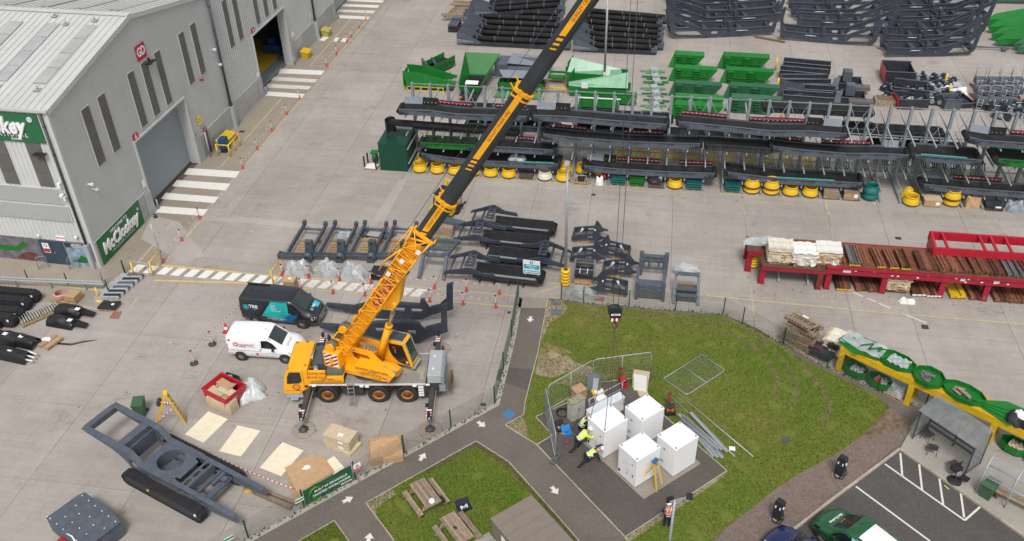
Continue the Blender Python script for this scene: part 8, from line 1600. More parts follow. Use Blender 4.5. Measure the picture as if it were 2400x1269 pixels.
tapepost('red and white tape post on black base nearest the white van',G(498,808));tapepost('red and white tape post on black base in the open yard',G(455,853));tapepost('red and white tape post fallen over beside the ladder',G(374,950),None,True)
def tape(lab,pts):
 b=MB();run=0
 for(p,q)in zip(pts,pts[1:]):
  L=(q-p).length;n=max(2,int(L/.14))
  for k in range(n):
   u0,u1=k/n,(k+1)/n;sg=lambda u:Vector((0,0,-.12*4*u*(1-u)*min(1,L/4)));a,c=p.lerp(q,u0)+sg(u0),p.lerp(q,u1)+sg(u1);w=Vector((0,.014,.022));b.quad(a-w,c-w,c+w,a+w,(run+k)%2)
  run+=n
 o=b.build('barrier_tape',[TAPER,TAPEW]);tag(o,lab,'tape')
pA,pB,pC,pD=G(567,745)+Vector((0,0,1.0)),G(498,808)+Vector((0,0,1.02)),G(455,853)+Vector((0,0,1.02)),G(416,985)+Vector((0,0,1.0))
tape('red and white barrier tape from the black van to the tape posts',[pA,pB,pC]);tape('red and white barrier tape from the post down to the yellow ladder',[pC,pD]);tape('red and white barrier tape from the ladder over the concrete to the tracked chassis',[pD,Gz(355,998,.03)]);tape('red and white barrier tape behind the tracked chassis to the fence',[Gz(355,998,.03),G(455,1055)+Vector((0,0,.3)),G(505,1085)+Vector((0,0,.6)),G(690,1152)+Vector((0,0,.2))])
t=thing('timber_baulk','weathered timber beams lying by the fence near the banner','beam',G(592,1158));c=G(684,1194)-G(592,1158);parts(t,('beam',WOODG,lambda b:b.bar((0,.1,.1),c+Vector((0,0,.1)),.22,.2)),('beam',WOODG,lambda b:b.bar((.35,.25,.1),c+Vector((.2,.3,.1)),.18,.18)))
b=MB();b.lathe([(0,0),(.26,0),(.27,.03),(0,.04)],18);tag(b.build('mustard_disc',P('mustard',(.45,.30,.07),.7),None,G(581,1149)),'mustard round disc on the concrete by the chassis tip','disc')
for k,(x,y)in enumerate(((102,700),(82,718),(64,742),(48,757))):
 p=G(x,y);t=thing('rubber_track','black rubber crawler track, %s from the back of the row at the left edge'%ORD[k],'track',Vector((p.x-5.6,p.y-.3,0)),0,'crawler tracks at the left edge');track(t,0,5.6,.36,.55,44);b=MB();b.box((5.3,-.3,.6),(.14,.02,.16));b.build('label',LABEL,t)
b=MB();b.bz(-1.0,0,-.4,.4,.1,.5);tag(b.build('black_box',BLACK,None,G(12,764)),'small black block at the left edge below the crawler tracks','block')
t=thing('tube_bundle','pallet of galvanised bent tube rails at the left','tubes',G(92,742),radians(52));pallet(w=2.4,d=1.1).build('pallet',WOOD,t)
for k in range(14):b=MB();x=-1.1+k*.165;z=.18+.22*rnd.random();b.tube([(x,-.45,z),(x+.03,.35,z+.08),(x+.12,.45,z+.1),(x+.2,.35,z+.06),(x+.16,-.42,z)],.025,6);b.build('rail',GALV,t)
for k,(x,y,lab)in enumerate(((168,734,'black film wrapped load beside the tube rails, farther one'),(150,760,'black film wrapped load beside the tube rails, nearer one'))):
 t=thing('wrapped_load',lab,'load',G(x,y),radians(-6));b=MB();b.grid(lambda u,v:(-.95+1.9*u,-.5+v*1.0,.05+.62*(sin(pi*min(1,max(0,v*1.02)))**.5)*(1-.35*abs(u-.45)**2*4)+.04*sin(u*13+v*5+k)*sin(v*9)),18,12);b.slab4((.8,-.25,.25),(1.75,-.2,.15),(1.75,.2,.15),(.8,.25,.25),.12);b.build('film',P('black_film',(.012,.012,.013),.35,var=.3,bump=.8,bsc=9),t);b=MB();b.box((.75,-.15,.60),(.32,.26,.01));b.build('label',LABEL,t)
for k,(x,y,s)in enumerate(((18,800,1.0),(55,806,1.1),(30,838,1.3))):
 t=thing('wrapped_load','black covered load at the left edge, %s'%('half cut by the picture edge','with pointed end','long one with white bars sticking out')[k],'load',G(x,y),radians(-8));b=MB();b.grid(lambda u,v:((-1.0+2*u)*s,-.45+v*.9,.05+.7*(sin(pi*min(1,max(0,v)))**.4)*(1-.5*max(0,u-.6))+.03*sin(u*15+k)*sin(v*11)),16,10);b.build('film',MATS['black_film'],t);b=MB();b.box((.2,-.1,.74),(.3,.24,.01));b.build('label',LABEL,t)
 if k==2:b=MB();[b.bar((1.1,-.2+q*.25,.3+.1*q),(1.75,-.2+q*.22,.28+.08*q),.07)for q in range(3)];b.build('white_bar',WPL,t);b=MB();b.tube([(1.3,.5,.05),(2.2,.55,.03),(2.8,.9,.03),(3.6,1.2,.03)],[.06,.07,.06,.01],6);tag(b.build('film_strip',MATS['black_film'],None,G(80,815)),'torn strip of black film trailing on the concrete','strip')
plank_pallet('small new yellow pallet with white scraps at the left',G(120,806),radians(72),0,WOOD,1.2,.9,None);wrapped('white_scrap','white torn wrap on the small new pallet','film',G(112,802)+Vector((0,0,.2)),(.6,.3,.1),WPL,0,103)
t=thing('parcel_pallet','pallet with brown carton and red and white hose coil beside the barrier','parcels',G(158,703),radians(-5));pallet(w=1.9).build('pallet',WOOD,t);b=MB();b.bz(.1,.95,-.35,.4,.18,.6);b.build('carton',CARD,t);b=MB();[b.lathe([(.3,.2+q*.1),(.42,.22+q*.1),(.42,.28+q*.1),(.3,.3+q*.1)],16,(-.45,0,0))for q in range(3)];b.build('hose_coil',P('coil_pink',(.5,.25,.22),.6,var=.4),t)
for k in range(6):c=G(310-11*k,652+9.5*k);t=thing('film_pack','flat part under clear film, %s of the row by the yellow post'%ORD[k],'pack',c,radians(8),'film packs in a row by the crossing');parts(t,('part',BLACK if k in(1,4,5)else STEEL,lambda b:b.bz(-.75,.75,-.2,.2,.05,.24)),('film',FILM,lambda b:(b.bz(-.8,.8,-.24,-.1,.03,.27),b.bz(-.8,-.3,-.1,.2,.2,.27))))
t=thing('black_mat_pallet','flat black mats on a small pallet right of the wrapped loads','mats',G(257,722),radians(4));pallet(w=1.1,d=.9).build('pallet',WOOD,t);b=MB();b.plate([(-.6,-.4),(.6,-.45),(.68,.4),(.1,.32),(-.5,.42)],(),.12,(0,0,.25),'xy');b.build('mat',BLACK,t);b=MB();b.box((.3,.0,.315),(.18,.18,.01));b.build('label',LABEL,t)
p=wl(1.2,17.3);t=thing('yellow_barrier','yellow tube frame round the blue cabinet by the building','barrier',p,yawof(Vector(),WU));parts(t,*[('post',YELS,(lambda a:lambda b:b.tube([(a[0],a[1],0),(a[0],a[1],1.1)],.06,8))(a))for a in((-.8,-.9),(.2,-.9),(1.2,-.9),(-.8,.2))],('rail',YELS,lambda b:(b.tube([(-.8,-.9,1.05),(1.2,-.9,1.05)],.05,8),b.tube([(-.8,-.9,1.05),(-.8,.2,1.05)],.05,8))))
t=thing('blue_cabinet','blue cabinet with green screen by the wall inside the yellow barrier','cabinet',p,yawof(Vector(),WU));t.scale=(.72,.72,.72);parts(t,('body',P('cab_blue',(.02,.06,.15),.5),lambda b:b.bz(-.5,.5,-.5,.3,.5,1.8)),('screen',GREEN,lambda b:b.bz(-.2,.3,-.515,-.502,.9,1.4)),('base',BLACK,lambda b:b.bz(-.4,.4,-.4,.2,0,.5)))
def gritbin(lab,x,s,m=YEL,sz=1.0):
 t=thing('grit_bin',lab,'bin',wl(x,s),yawof(Vector(),WU));parts(t,('body',m,lambda b:b.add([(-.4,-.3,0),(.4,-.3,0),(.4,.3,0),(-.4,.3,0),(-.55*sz,-.42,.6),(.55*sz,-.42,.6),(.55*sz,.42,.7),(-.55*sz,.42,.7)],[(3,2,1,0),(4,5,6,7),(0,1,5,4),(1,2,6,5),(2,3,7,6),(3,0,4,7)])),('lid',m,lambda b:b.slab4((-.6*sz,-.45,.62),(.6*sz,-.45,.62),(.6*sz,.45,.78),(-.6*sz,.45,.78),.06)))
gritbin('yellow grit bin beside the blue cabinet',.9,19.0);gritbin('pale yellow grit bin next to the blue cabinet',.85,18.1,P('pale_yellow_plastic',(.55,.5,.15),.5));gritbin('yellow grit bin beyond the open door',.8,37.6);gritbin('faded yellow grit bin beside the farther drainpipe',.8,43.6,P('faded_yellow',(.42,.36,.08),.6))
b=MB();b.lathe([(0,0),(.12,.02),(.16,.15),(.1,.3),(0,.32)],12);tag(b.build('green_can',GREEND,None,wl(.6,6.6)),'small dark green can at the foot of the wall by the shuttered door','can')
# ------------------------------------------------------------------ compound: cabinets and their pad
Q45=radians(45)
b=MB();b.plate([(1.09,30.94),(3.95,33.75),(1.2,36.75),(-2.3,34.35)],(),.1,(0,0,.06),'xy');structure(b.build('plinth',ground_mat('plinth_slab',(.21,.185,.155),(.27,.245,.21),.9,.2,.5,0)))
CABW=P('cabinet_white',(.80,.80,.80),.45,var=.015)
def cab(lab,c,kind):
 t=thing('equipment_cabinet',lab,'cabinet',(c[0],c[1],.11),Q45,'white equipment cabinets on the plinth');L,W,H=1.6,1.35,2.0
 b=MB();b.bz(-L/2,L/2,-W/2,W/2,.06,H-.03);bevel(b.build('body',CABW,t),.012);b=MB();b.bz(-L/2-.012,L/2+.012,-W/2-.012,W/2+.012,H-.03,H);b.build('roof',CABW,t)
 for x in(-L/2+.1,L/2-.1):
  for y in(-W/2+.1,W/2-.1):b=MB();b.bz(x-.06,x+.06,y-.06,y+.06,0,.06);b.build('foot',BLACK,t);b=MB();b.lathe([(.03,H),(.05,H+.02),(.05,H+.05),(.03,H+.06)],10,(x,y,0));b.build('lifting_eye',GALVD,t)
 x=-L/2-.003;GV=P('vent_pale',(.68,.68,.68),.6,var=.03)
 if kind==0:parts(t,('door_seam',P('seam_pale',(.45,.45,.45),.6),lambda b:(b.bz(x-.002,x,-W/2+.05,-W/2+.056,.12,1.9),b.bz(x-.002,x,W/2-.06,W/2-.054,.12,1.9))),('vent',GV,lambda b:[b.bz(x-.006,x,-.2,.32,1.0+q*.05,1.03+q*.05)for q in range(10)]),('socket',BLACK,lambda b:(b.bz(x-.02,x,.48,.6,.25,.43),b.bz(x-.02,x,-.48,-.43,.62,.78))),('indicator',MAG,lambda b:b.bz(x-.015,x,-.42,-.34,1.42,1.5)),('warning_sign',YELS,lambda b:b.plate([(-.12,.5),(.06,.5),(-.03,.66)],(),.006,(x-.004,0,0),'yz')),('fan_cover',GV,lambda b:b.lathe([(.14,-.008),(0,-.008)],16,(x,-.05,.8),axis='x')))
 else:parts(t,('port',P('port_grey',(.35,.36,.37),.5),lambda b:b.lathe([(.09,-.01),(0,-.01)],14,(x,.1,1.45),axis='x')),('printed_code_panel',GREYP,lambda b:b.bz(x-.006,x,.1,.3,.45,.63)))
 b=MB();[b.cyl((.2+.4*(q%2),-W/2-.003,.6+.4*q),(.2+.4*(q%2),-W/2-.01,.6+.4*q),.015,6)for q in range(4)];b.build('screw',GALVD,t)['kind']='stuff';return t
cab('white equipment cabinet hanging from the crane slings, being pushed by the workers',(-1.06,34.38),0);cab('white equipment cabinet at the back of the four, behind the slung one',(.83,35.46),1);cab('white equipment cabinet at the front with the step ladder beside it',(.69,32.62),0);cab('white equipment cabinet at the right beside the steel channels',(2.6,33.62),1)
for k,(sx,sy)in enumerate(((-1,-1),(1,-1),(1,1),(-1,1))):
 p=Vector((-1.06+cos(Q45)*sx*.7-sin(Q45)*sy*.575,34.38+sin(Q45)*sx*.7+cos(Q45)*sy*.575,2.16));b=MB();b.tube([p,p.lerp(Vector((LOAD.x,LOAD.y,8.2)),.45),Vector((LOAD.x,LOAD.y,8.2))],.017,6);o=b.build('lifting_sling',P('sling_rust',(.10,.055,.035),.7));tag(o,'thin lifting sling from the hook to the %s corner of the hung cabinet'%('left','front','right','back')[k],'sling')
stepladder('yellow step ladder with blue top leaning beside the front white cabinet',G(1531,1142)+Vector((0,.1,.06)),Q45+.25,1.75,BLUE,1.0)
def heras(lab,a,c,lean=0,h=2.0,flat=False):
 d=c-a;L=d.length;t=thing('site_fence_panel',lab,'fence panel',a,yawof(a,c),'temporary mesh fence panels round the compound')
 if flat:t.rotation_euler=(radians(-89),0,yawof(a,c))
 b=MB();b.tube([(0,0,0),(0,0,h-.2),(.06,0,h-.06),(.2,0,h),(L-.2,0,h),(L-.06,0,h-.06),(L,0,h-.2),(L,0,0)],.026,8);b.tube([(0,0,.15),(L,0,.15)],.022,6);b.tube([(L/2,0,.15),(L/2,0,h)],.022,6);b.build('frame',GALV,t)
 b=MB();n=int(L/.11);[b.bar((k*L/n,0,.15),(k*L/n,0,h),.005)for k in range(1,n)];[b.bar((0,0,.15+k*h/8),(L,0,.15+k*h/8),.005)for k in range(1,8)];b.build('mesh',GALVD,t)['kind']='stuff'
A,B_,C_,D_=Vector((-4.5,36.5,.03)),Vector((-2.2,39.0,.03)),Vector((1.05,40.1,.03)),Vector((-3.65,33.0,.05))
heras('mesh fence panel at the back left of the compound',A,B_);heras('mesh fence panel along the back of the compound',B_,C_);heras('mesh fence panel on the path side of the compound',A+Vector((-.15,-.1,0)),D_);heras('mesh fence panel lying flat on the big lawn',Vector((3.98,42.63,.08)),Vector((1.74,40.19,.08)),flat=True)
for p,lab in((A,'grey rubber fence block at the left corner of the compound'),(C_,'grey rubber fence block at the far right fence end'),(D_,'grey rubber fence block at the near fence end')):b=MB();b.plate(rrect(-.4,.4,-.13,.13,.05),[slot(-.2,0,.18,.1),slot(.2,0,.18,.1)],.14,(0,0,.07),'xy');tag(b.build('fence_block',P('block_rubber',(.09,.095,.1),.8),None,p,1.2),lab,'block')
t=thing('old_cabinet','old grey cabinet with a mossy top beside the kneeling worker','cabinet',(-2.9,36.32,.05),radians(43));parts(t,('body',P('old_cab_grey',(.42,.42,.38),.7,dirt=.5,dirtc=(.25,.24,.19)),lambda b:b.bz(-.45,.45,-.22,.22,0,1.3)),('top',P('moss_top',(.25,.24,.15),.9,var=.6,sc=9),lambda b:b.bz(-.48,.48,-.25,.25,1.3,1.36)),('handle',BLACK,lambda b:b.bz(.0,.05,-.235,-.22,.6,.8)),('door_seam',GALVD,lambda b:b.bz(-.01,.0,-.225,-.22,.05,1.25)))
t=thing('meter_cabinet','long low white cabinet behind the slung cabinet','cabinet',(-1.3,36.55,.05),radians(44));parts(t,('body',CABW,lambda b:b.bz(-1.2,1.2,-.2,.2,0,.95)),('sloped_roof',P('pale_blue_grey',(.55,.60,.62),.5),lambda b:b.slab4((-1.22,-.24,.95),(1.22,-.24,.95),(1.22,.22,1.05),(-1.22,.22,1.05),.03)),('warning_sign',YELS,lambda b:b.bz(.9,1.0,-.206,-.2,.55,.7)),('white_box',WPL,lambda b:b.bz(-.3,.3,.25,.6,.7,1.15)))
t=thing('tube_rail','galvanised tube rail standing behind the low white cabinet','rail',(-2.2,36.65,.05),radians(44));L=2.4;parts(t,('post',GALV,lambda b:b.tube([(0,0,0),(0,0,1.1)],.035,8)),('post',GALV,lambda b:b.tube([(L,0,0),(L,0,1.1)],.035,8)),('rail',GALV,lambda b:b.tube([(-.1,0,1.1),(L+.2,0,1.1)],.035,8)),('rail',GALV,lambda b:b.tube([(0,0,.6),(L,0,.6)],.03,8)))
def M(x,y,z=0):p=G(1260+x/4.531,820+y/4.531,z);return p
carton('open brown cardboard box behind the old mossy cabinet',None,(.7,.6,.7),.7,CARD,label=False,loc=M(435,505));t=carton('open cardboard box holding a white panel by the far fence end',None,(.9,.6,.9),-.1,CARDL,label=False,loc=M(1090,400)+Vector((0,.1,.03)));b=MB();b.slab4((-.32,-.42,.0),(.42,-.42,.0),(.34,-.3,1.1),(-.4,-.3,1.1),.04);b.build('white_panel',CABW,t)
sheetpile('flattened pale cardboard on the edge of the compound asphalt',[(1260+a_/4.531,820+c_/4.531)for a_,c_ in((1050,430),(1160,425),(1175,480),(1080,510))],CARDL,.02,.06,'cardboard_sheet')
t=thing('display_panel','slate display panel leaning back near the fence','panel',M(590,440,.05),-.1);parts(t,('panel',P('panel_slate',(.13,.15,.17),.5),lambda b:b.slab4((-.4,0,0),(.4,0,0),(.4,.4,1.0),(-.4,.4,1.0),.04)),('inset',GREYP,lambda b:b.slab4((-.05,-.03,.1),(.25,-.03,.1),(.25,.25,.8),(-.05,.25,.8),.01)))
t=thing('yellow_case','yellow and white open case on the asphalt by the slate panel','case',M(640,455,.05),.4);parts(t,('tray',YELS,lambda b:b.bz(-.35,.35,-.2,.2,0,.1)),('paper',LABEL,lambda b:b.bz(-.2,.3,-.22,.1,.1,.115)))
def rpost(lab,p,h):b=MB();b.bz(-.1,.1,-.05,.05,0,h);b.bz(-.13,.13,-.06,.06,h-.12,h);tag(b.build('rusty_post',P('post_rust',(.20,.055,.03),.7,var=.3),None,p),lab,'post')
rpost('rusty brown post by the back mesh fence',M(868,345,.05),1.1);rpost('rusty brown post right of the back cabinet',M(1385,610,.05),1.1)
def case(lab,p,m,s=(.5,.35,.2),rz=0,in_=None):t=thing('tool_case',lab,'case',p,rz);parts(t,('case',m,lambda b:b.bz(-s[0]/2,s[0]/2,-s[1]/2,s[1]/2,0,s[2])),('lid',m,lambda b:b.slab4((-s[0]/2,s[1]/2,s[2]),(s[0]/2,s[1]/2,s[2]),(s[0]/2,s[1]*.9,s[2]+.25),(-s[0]/2,s[1]*.9,s[2]+.25),.03)),('contents',in_ or m,lambda b:[b.box((-.15+q*.1,0,s[2]+.02),(.07,.2,.06),0,q)for q in range(4)]))
case('open black tool case with brass fittings on the compound asphalt',M(245,840,.055),BLACK,(.55,.4,.12),.6,P('brass',(.35,.25,.1),.5));case('blue tool case lying open on the compound asphalt',M(310,890,.055),P('bright_blue',(.02,.2,.55),.5),(.5,.35,.1),.5);case('red and black tool bag at the foot of the back rusty post',M(915,390,.05),RED,(.4,.3,.3),.3,BLACK);case('orange and black tool bag at the foot of the right rusty post',M(1405,680,.05),BLACK,(.55,.35,.25),.2,P('tool_orange',(.6,.12,.03),.5))
for nm,x,y,m,lab in(('drill',265,905,P('drill_orange',(.5,.18,.03),.5),'small orange drill on the asphalt by the blue case'),('red_clamp',305,995,RED,'small red clamp on the asphalt near the workers')):b=MB();b.tube([(-.12,0,.08),(.12,.02,.08)],.05,8);b.bar((-.08,0,.08),(-.12,.1,.02),.05);tag(b.build(nm,m,None,M(x,y,.055)),lab,'tool')
b=MB();[b.lathe([(.28+.03*q,.02+.03*q),(.31+.03*q,.05+.03*q),(.28+.03*q,.07+.03*q)],18)for q in range(3)];b.tube([(.3,0,.05),(.9,-.4,.04),(.7,-1.1,.04),(1.0,-1.5,.04)],.02,6);tag(b.build('cable_coil',RUBBER,None,M(265,680,.055)),'coil of black cable left of the old mossy cabinet','cable')
for k in range(6):
 a,c=G(1589+9*(k%4),972+5*(k%3)),G(1672+8*(k%4)+5*k//2,1072+2*(k%4)-14*(k//3));t=thing('steel_channel','galvanised steel channel, %s of the pile right of the cabinets'%ORD[k],'channel',a+Vector((0,0,.05+.1*(k//3))),yawof(a,c),'galvanised channels on the lawn edge');L=(c-a).length
 parts(t,('web',GALV,lambda b:b.bz(0,L,-.09,.09,0,.015)),('flange',GALV,lambda b:(b.bz(0,L,-.1,-.085,0,.1),b.bz(0,L,.085,.1,0,.1))))
for k,(p,q)in enumerate((((1562,922),(1722,1073)),((1590,926),(1765,1073)))):a,c=G(*p),G(*q);b=MB();b.tube([Vector((0,0,.08)),c-a+Vector((0,0,.08))],.03,8);tag(b.build('scaffold_tube',GALV,None,a),'long galvanised tube on the lawn, the %s one'%('one touching the channels','one farther from the channels')[k],'tube')
b=MB();b.bz(-.16,.16,-.14,.14,0,.02);tag(b.build('paper_sheet',LABEL,None,G(1716,1052,.06)),'white paper lying on the lawn between the long tubes','paper')
# ------------------------------------------------------------------ people
def skin(name,V,E,Rr,mat,parent):
 me=bpy.data.meshes.new(name);me.from_pydata(V,E,[]);me.materials.append(mat);o=bpy.data.objects.new(name,me);COL.objects.link(o);o.parent=parent
 m=o.modifiers.new('skin','SKIN');m.use_smooth_shade=True
 for i,r_ in enumerate(Rr):s=me.skin_vertices[0].data[i];s.radius=(r_,r_);s.use_root=i==0
 s=o.modifiers.new('sub','SUBSURF');s.levels=s.render_levels=1;return o
def person(lab,loc,rz,J,hat,vest,legm=NAVY,sleeve=NAVY,long_=False):
 """J: joints pel, che, nek, hed and for L and R sho, elb, wri, hip, kne, ank, toe"""
 t=thing('person',lab,'person',loc,rz);J={k:Vector(v)for k,v in J.items()}
 V=[J['pel'],J['che'],J['nek'],J['hed'],J['hed']+(J['hed']-J['nek']).normalized()*.13];R_=[.13,.14,.055,.085,.07];E=[(0,1),(1,2),(2,3),(3,4)]
 fw=Vector((1,0,0));V.append(J['hed']+Vector((.10,0,.02)));R_.append(.02);E.append((3,5))
 for s in 'LR':
  n=len(V);V+=[J[s+'sho'],J[s+'elb'],J[s+'wri']];R_+=[.06,.045,.033];E+=[(1,n),(n,n+1),(n+1,n+2)]
  d=(J[s+'wri']-J[s+'elb']).normalized();sd=Vector((0,1,0));pm=J[s+'wri']+d*.07;V.append(pm);R_.append(.036);E.append((n+2,n+3))
  for q in range(4):f0=pm+d*.04+sd*(q-1.5)*.021;m_=len(V);V+=[f0,f0+d*(.07,.085,.08,.06)[q]-Vector((0,0,.02))];R_+=[.011,.008];E+=[(n+3,m_),(m_,m_+1)]
  m_=len(V);th=J[s+'wri']+d*.03+sd*(-.045 if s=='L' else .045);V+=[th,th+d*.05];R_+=[.013,.009];E+=[(n+2,m_),(m_,m_+1)]
  n=len(V);V+=[J[s+'hip'],J[s+'kne'],J[s+'ank'],J[s+'toe']];R_+=[.085,.06,.042,.04];E+=[(0,n),(n,n+1),(n+1,n+2),(n+2,n+3)]
 skin('body',V,E,R_,SKIN,t)
 V=[J['pel']];R_=[.155];E=[]
 for s in 'LR':n=len(V);V+=[J[s+'hip'],J[s+'kne'],J[s+'ank']];R_+=[.105,.078,.062];E+=[(0,n),(n,n+1),(n+1,n+2)]
 skin('trousers',V,E,R_,legm,t)
 V=[J['che'],J['nek'].lerp(J['che'],.2),J['pel'].lerp(J['che'],.3)];R_=[.165,.08,.15];E=[(0,1),(0,2)]
 for s in 'LR':n=len(V);V+=[J[s+'sho'],J[s+'elb'],J[s+'wri'].lerp(J[s+'elb'],.12)];R_+=[.08,.062,.048];E+=[(0,n),(n,n+1),(n+1,n+2)]
 skin('jacket',V,E,R_,vest if long_ else sleeve,t)
 c,p,k_=J['che'],J['pel'],J['nek'];V=[p.lerp(c,.05),p.lerp(c,.5),c,c.lerp(k_,.55)];o=skin('hi_vis_vest',V,[(0,1),(1,2),(2,3)],[.175,.178,.19,.13],vest,t)
 for f in(.2,.62):
  q=p.lerp(c,f);ax=(c-p).normalized();x=ax.cross(Vector((0,1,0))).normalized();y=ax.cross(x);b=MB();r1=.188+.01*f;pr_=[q+(x*cos(a)+y*sin(a))*r1 for a in[2*pi*i/16 for i in range(16)]]
  for i in range(16):b.quad(pr_[i]-ax*.028,pr_[(i+1)%16]-ax*.028,pr_[(i+1)%16]+ax*.028,pr_[i]+ax*.028)
  b.build('reflective_band',REFL,t)
 for s in 'LR':b=MB();b.tube([J[s+'sho'].lerp(k_,.25)+Vector((.0,0,.085)),c.lerp(J[s+'sho'],.5)+Vector((-.10,0,.12)),p.lerp(c,.3)+(J[s+'sho']-c)*.4+Vector((-.13,0,.05))],.022,6);b.build('reflective_band',REFL,t);b=MB();a,e=J[s+'ank'],J[s+'toe'];b.tube([a+Vector((-.05,0,-.03)),a.lerp(e,.5)+Vector((0,0,-.02)),e],[.055,.055,.045],8);b.build('boot',P('boot_brown',(.16,.10,.05),.7),t)
 h=J['hed']+(J['hed']-J['nek']).normalized()*.06;up=(J['hed']-J['nek']).normalized();b=MB();b.M=Matrix.Translation(h)@Vector((0,0,1)).rotation_difference(up).to_matrix().to_4x4();b.lathe([(.135,-.01),(.14,0),(.128,.03),(.118,.08),(.08,.125),(.0,.14)],16);b.box((.13,0,0),(.1,.16,.015));b.bz(-.10,.1,-.012,.012,.128,.148);b.build('helmet',hat,t)
 b=MB();[b.box(J['hed']+Vector((.083,y,.035)),(.012,.022,.012))for y in(-.032,.032)];b.box(J['hed']+Vector((.082,0,-.04)),(.01,.045,.01));b.build('face_marks',P('face_dark',(.08,.03,.02),.6),t);return t
HAY=P('helmet_yellow',(.75,.30,.01),.35)
lunge=dict(pel=(0,0,.88),che=(.36,0,1.18),nek=(.52,0,1.33),hed=(.62,0,1.42),Lsho=(.42,.2,1.24),Lelb=(.68,.22,1.08),Lwri=(.92,.16,1.15),Rsho=(.42,-.2,1.24),Relb=(.66,-.22,1.0),Rwri=(.92,-.15,1.0),Lhip=(.02,.1,.85),Lkne=(.25,.12,.48),Lank=(.05,.12,.09),Ltoe=(.2,.12,.05),Rhip=(-.02,-.1,.85),Rkne=(-.2,-.12,.5),Rank=(-.55,-.12,.12),Rtoe=(-.42,-.13,.05))
person('person in white helmet and yellow long sleeved hi-vis pushing the slung cabinet',(-2.55,33.75,.055),radians(28),lunge,WHT,HIVY,NAVY,NAVY,True)
low_=dict(lunge);low_.update(pel=(0,0,.8),che=(.42,0,.98),nek=(.6,0,1.05),hed=(.74,0,1.08),Lsho=(.5,.2,1.05),Lelb=(.75,.25,1.08),Lwri=(1.0,.25,1.1),Rsho=(.48,-.2,.98),Relb=(.6,-.25,.65),Rwri=(.72,-.15,.35),Lhip=(.02,.1,.78),Lkne=(.32,.12,.45),Rhip=(-.02,-.1,.78),Rkne=(-.25,-.12,.48))
person('person in white helmet and yellow hi-vis vest stooping low at the slung cabinet',(-1.98,32.75,.055),radians(25),low_,WHT,HIVY)
knl=dict(low_);knl.update(pel=(0,0,.72),che=(.22,0,1.05),nek=(.36,0,1.2),hed=(.47,0,1.28),Lsho=(.28,.2,1.12),Lelb=(.45,.25,.85),Lwri=(.7,.15,.8),Rsho=(.28,-.2,1.12),Relb=(.45,-.25,.85),Rwri=(.7,-.15,.75),Lhip=(.02,.1,.7),Lkne=(.4,.14,.5),Lank=(.2,.14,.09),Ltoe=(.35,.14,.05),Rhip=(-.02,-.1,.7),Rkne=(.3,-.14,.38),Rank=(-.1,-.14,.09),Rtoe=(.05,-.14,.05))
person('person in yellow helmet and yellow hi-vis vest crouching at the mossy cabinet',(-2.5,34.95,.055),radians(15),knl,HAY,HIVY)
std=dict(pel=(0,0,.95),che=(.0,0,1.32),nek=(.02,0,1.5),hed=(.06,0,1.6),Lsho=(0,.2,1.4),Lelb=(.04,.27,1.12),Lwri=(.25,.16,1.05),Rsho=(0,-.2,1.4),Relb=(.04,-.27,1.12),Rwri=(.25,-.16,1.05),Lhip=(0,.1,.92),Lkne=(.02,.11,.5),Lank=(0,.12,.09),Ltoe=(.15,.13,.05),Rhip=(0,-.1,.92),Rkne=(.02,-.11,.5),Rank=(-.05,-.12,.09),Rtoe=(.1,-.13,.05))
person('person in white helmet and orange hi-vis vest standing by the floodlight column',G(1562,1236,.035),radians(100),std,WHT,HIVO)
t=lamp(1556,1372,1576,1172,'grey column with black floodlights rising at the bottom edge beside the orange vest',.07,None,False);TL=max(v.co.z for c in kids(t)for v in c.data.vertices);parts(t,('floodlight',BLACK,lambda b:(b.box((-.2,.1,TL-.1),(.3,.1,.32),0,.5),b.box((.62,.3,TL),(.28,.34,.05)))),('lamp_arm',GALVD,lambda b:b.bar((-.2,.02,TL-.18),(.6,.3,TL-.05),.08,.07)))
# ------------------------------------------------------------------ picnic lawn
def picnic(lab,c,rz,L=1.85):
 t=thing('picnic_table',lab,'picnic table',(c[0],c[1],.04),rz)
 for k in range(6):b=MB();y=-.36+k*.144;b.bz(-L/2,L/2,y-.066,y+.066,.71,.75);b.build('plank',WOODG,t)
 for s in(-1,1):
  for k in range(2):b=MB();y=s*(.68+k*.14);b.bz(-L/2,L/2,y-.065,y+.065,.41,.45);b.build('seat_plank',WOODG,t)
 for x in(-L*.36,L*.36):b=MB();b.bar((x,-.8,.0),(x,-.3,.71),.06,.1);b.bar((x,.8,.0),(x,.3,.71),.06,.1);b.bar((x,-.82,.37),(x,.82,.37),.05,.09);b.bar((x,-.36,.66),(x,.36,.66),.05,.09);b.build('trestle',WOOD,t)
picnic('grey weathered picnic table with a white helmet on it',(-9.8,29.23),radians(-48));picnic('grey weathered picnic table beside the brown shed',(-7.8,27.35),radians(-47))
b=MB();b.lathe([(.16,0),(.15,.02),(.13,.09),(.08,.14),(0,.15)],16);tag(b.build('helmet',WHT,None,(-9.35,28.75,.79)),'white helmet left on the picnic table','helmet');b=MB();b.plate(rrect(-.2,.2,-.09,.09,.05),(),.14,(0,0,.07),'xy');tag(b.build('bag',BLACK,None,(-8.92,29.12,.49),-.8),'small black bag on the picnic bench','bag');b=MB();b.bz(-.1,.1,-.05,.05,0,.05);tag(b.build('pouch',BLACK,None,(-7.85,27.3,.79),-.5),'small dark pouch on the picnic table by the shed','pouch')
case('open black tool case with white tools on the picnic lawn',G(1088,1193,.035),P('case_navy',(.012,.016,.03),.5),(.7,.4,.14),.6,WPL)
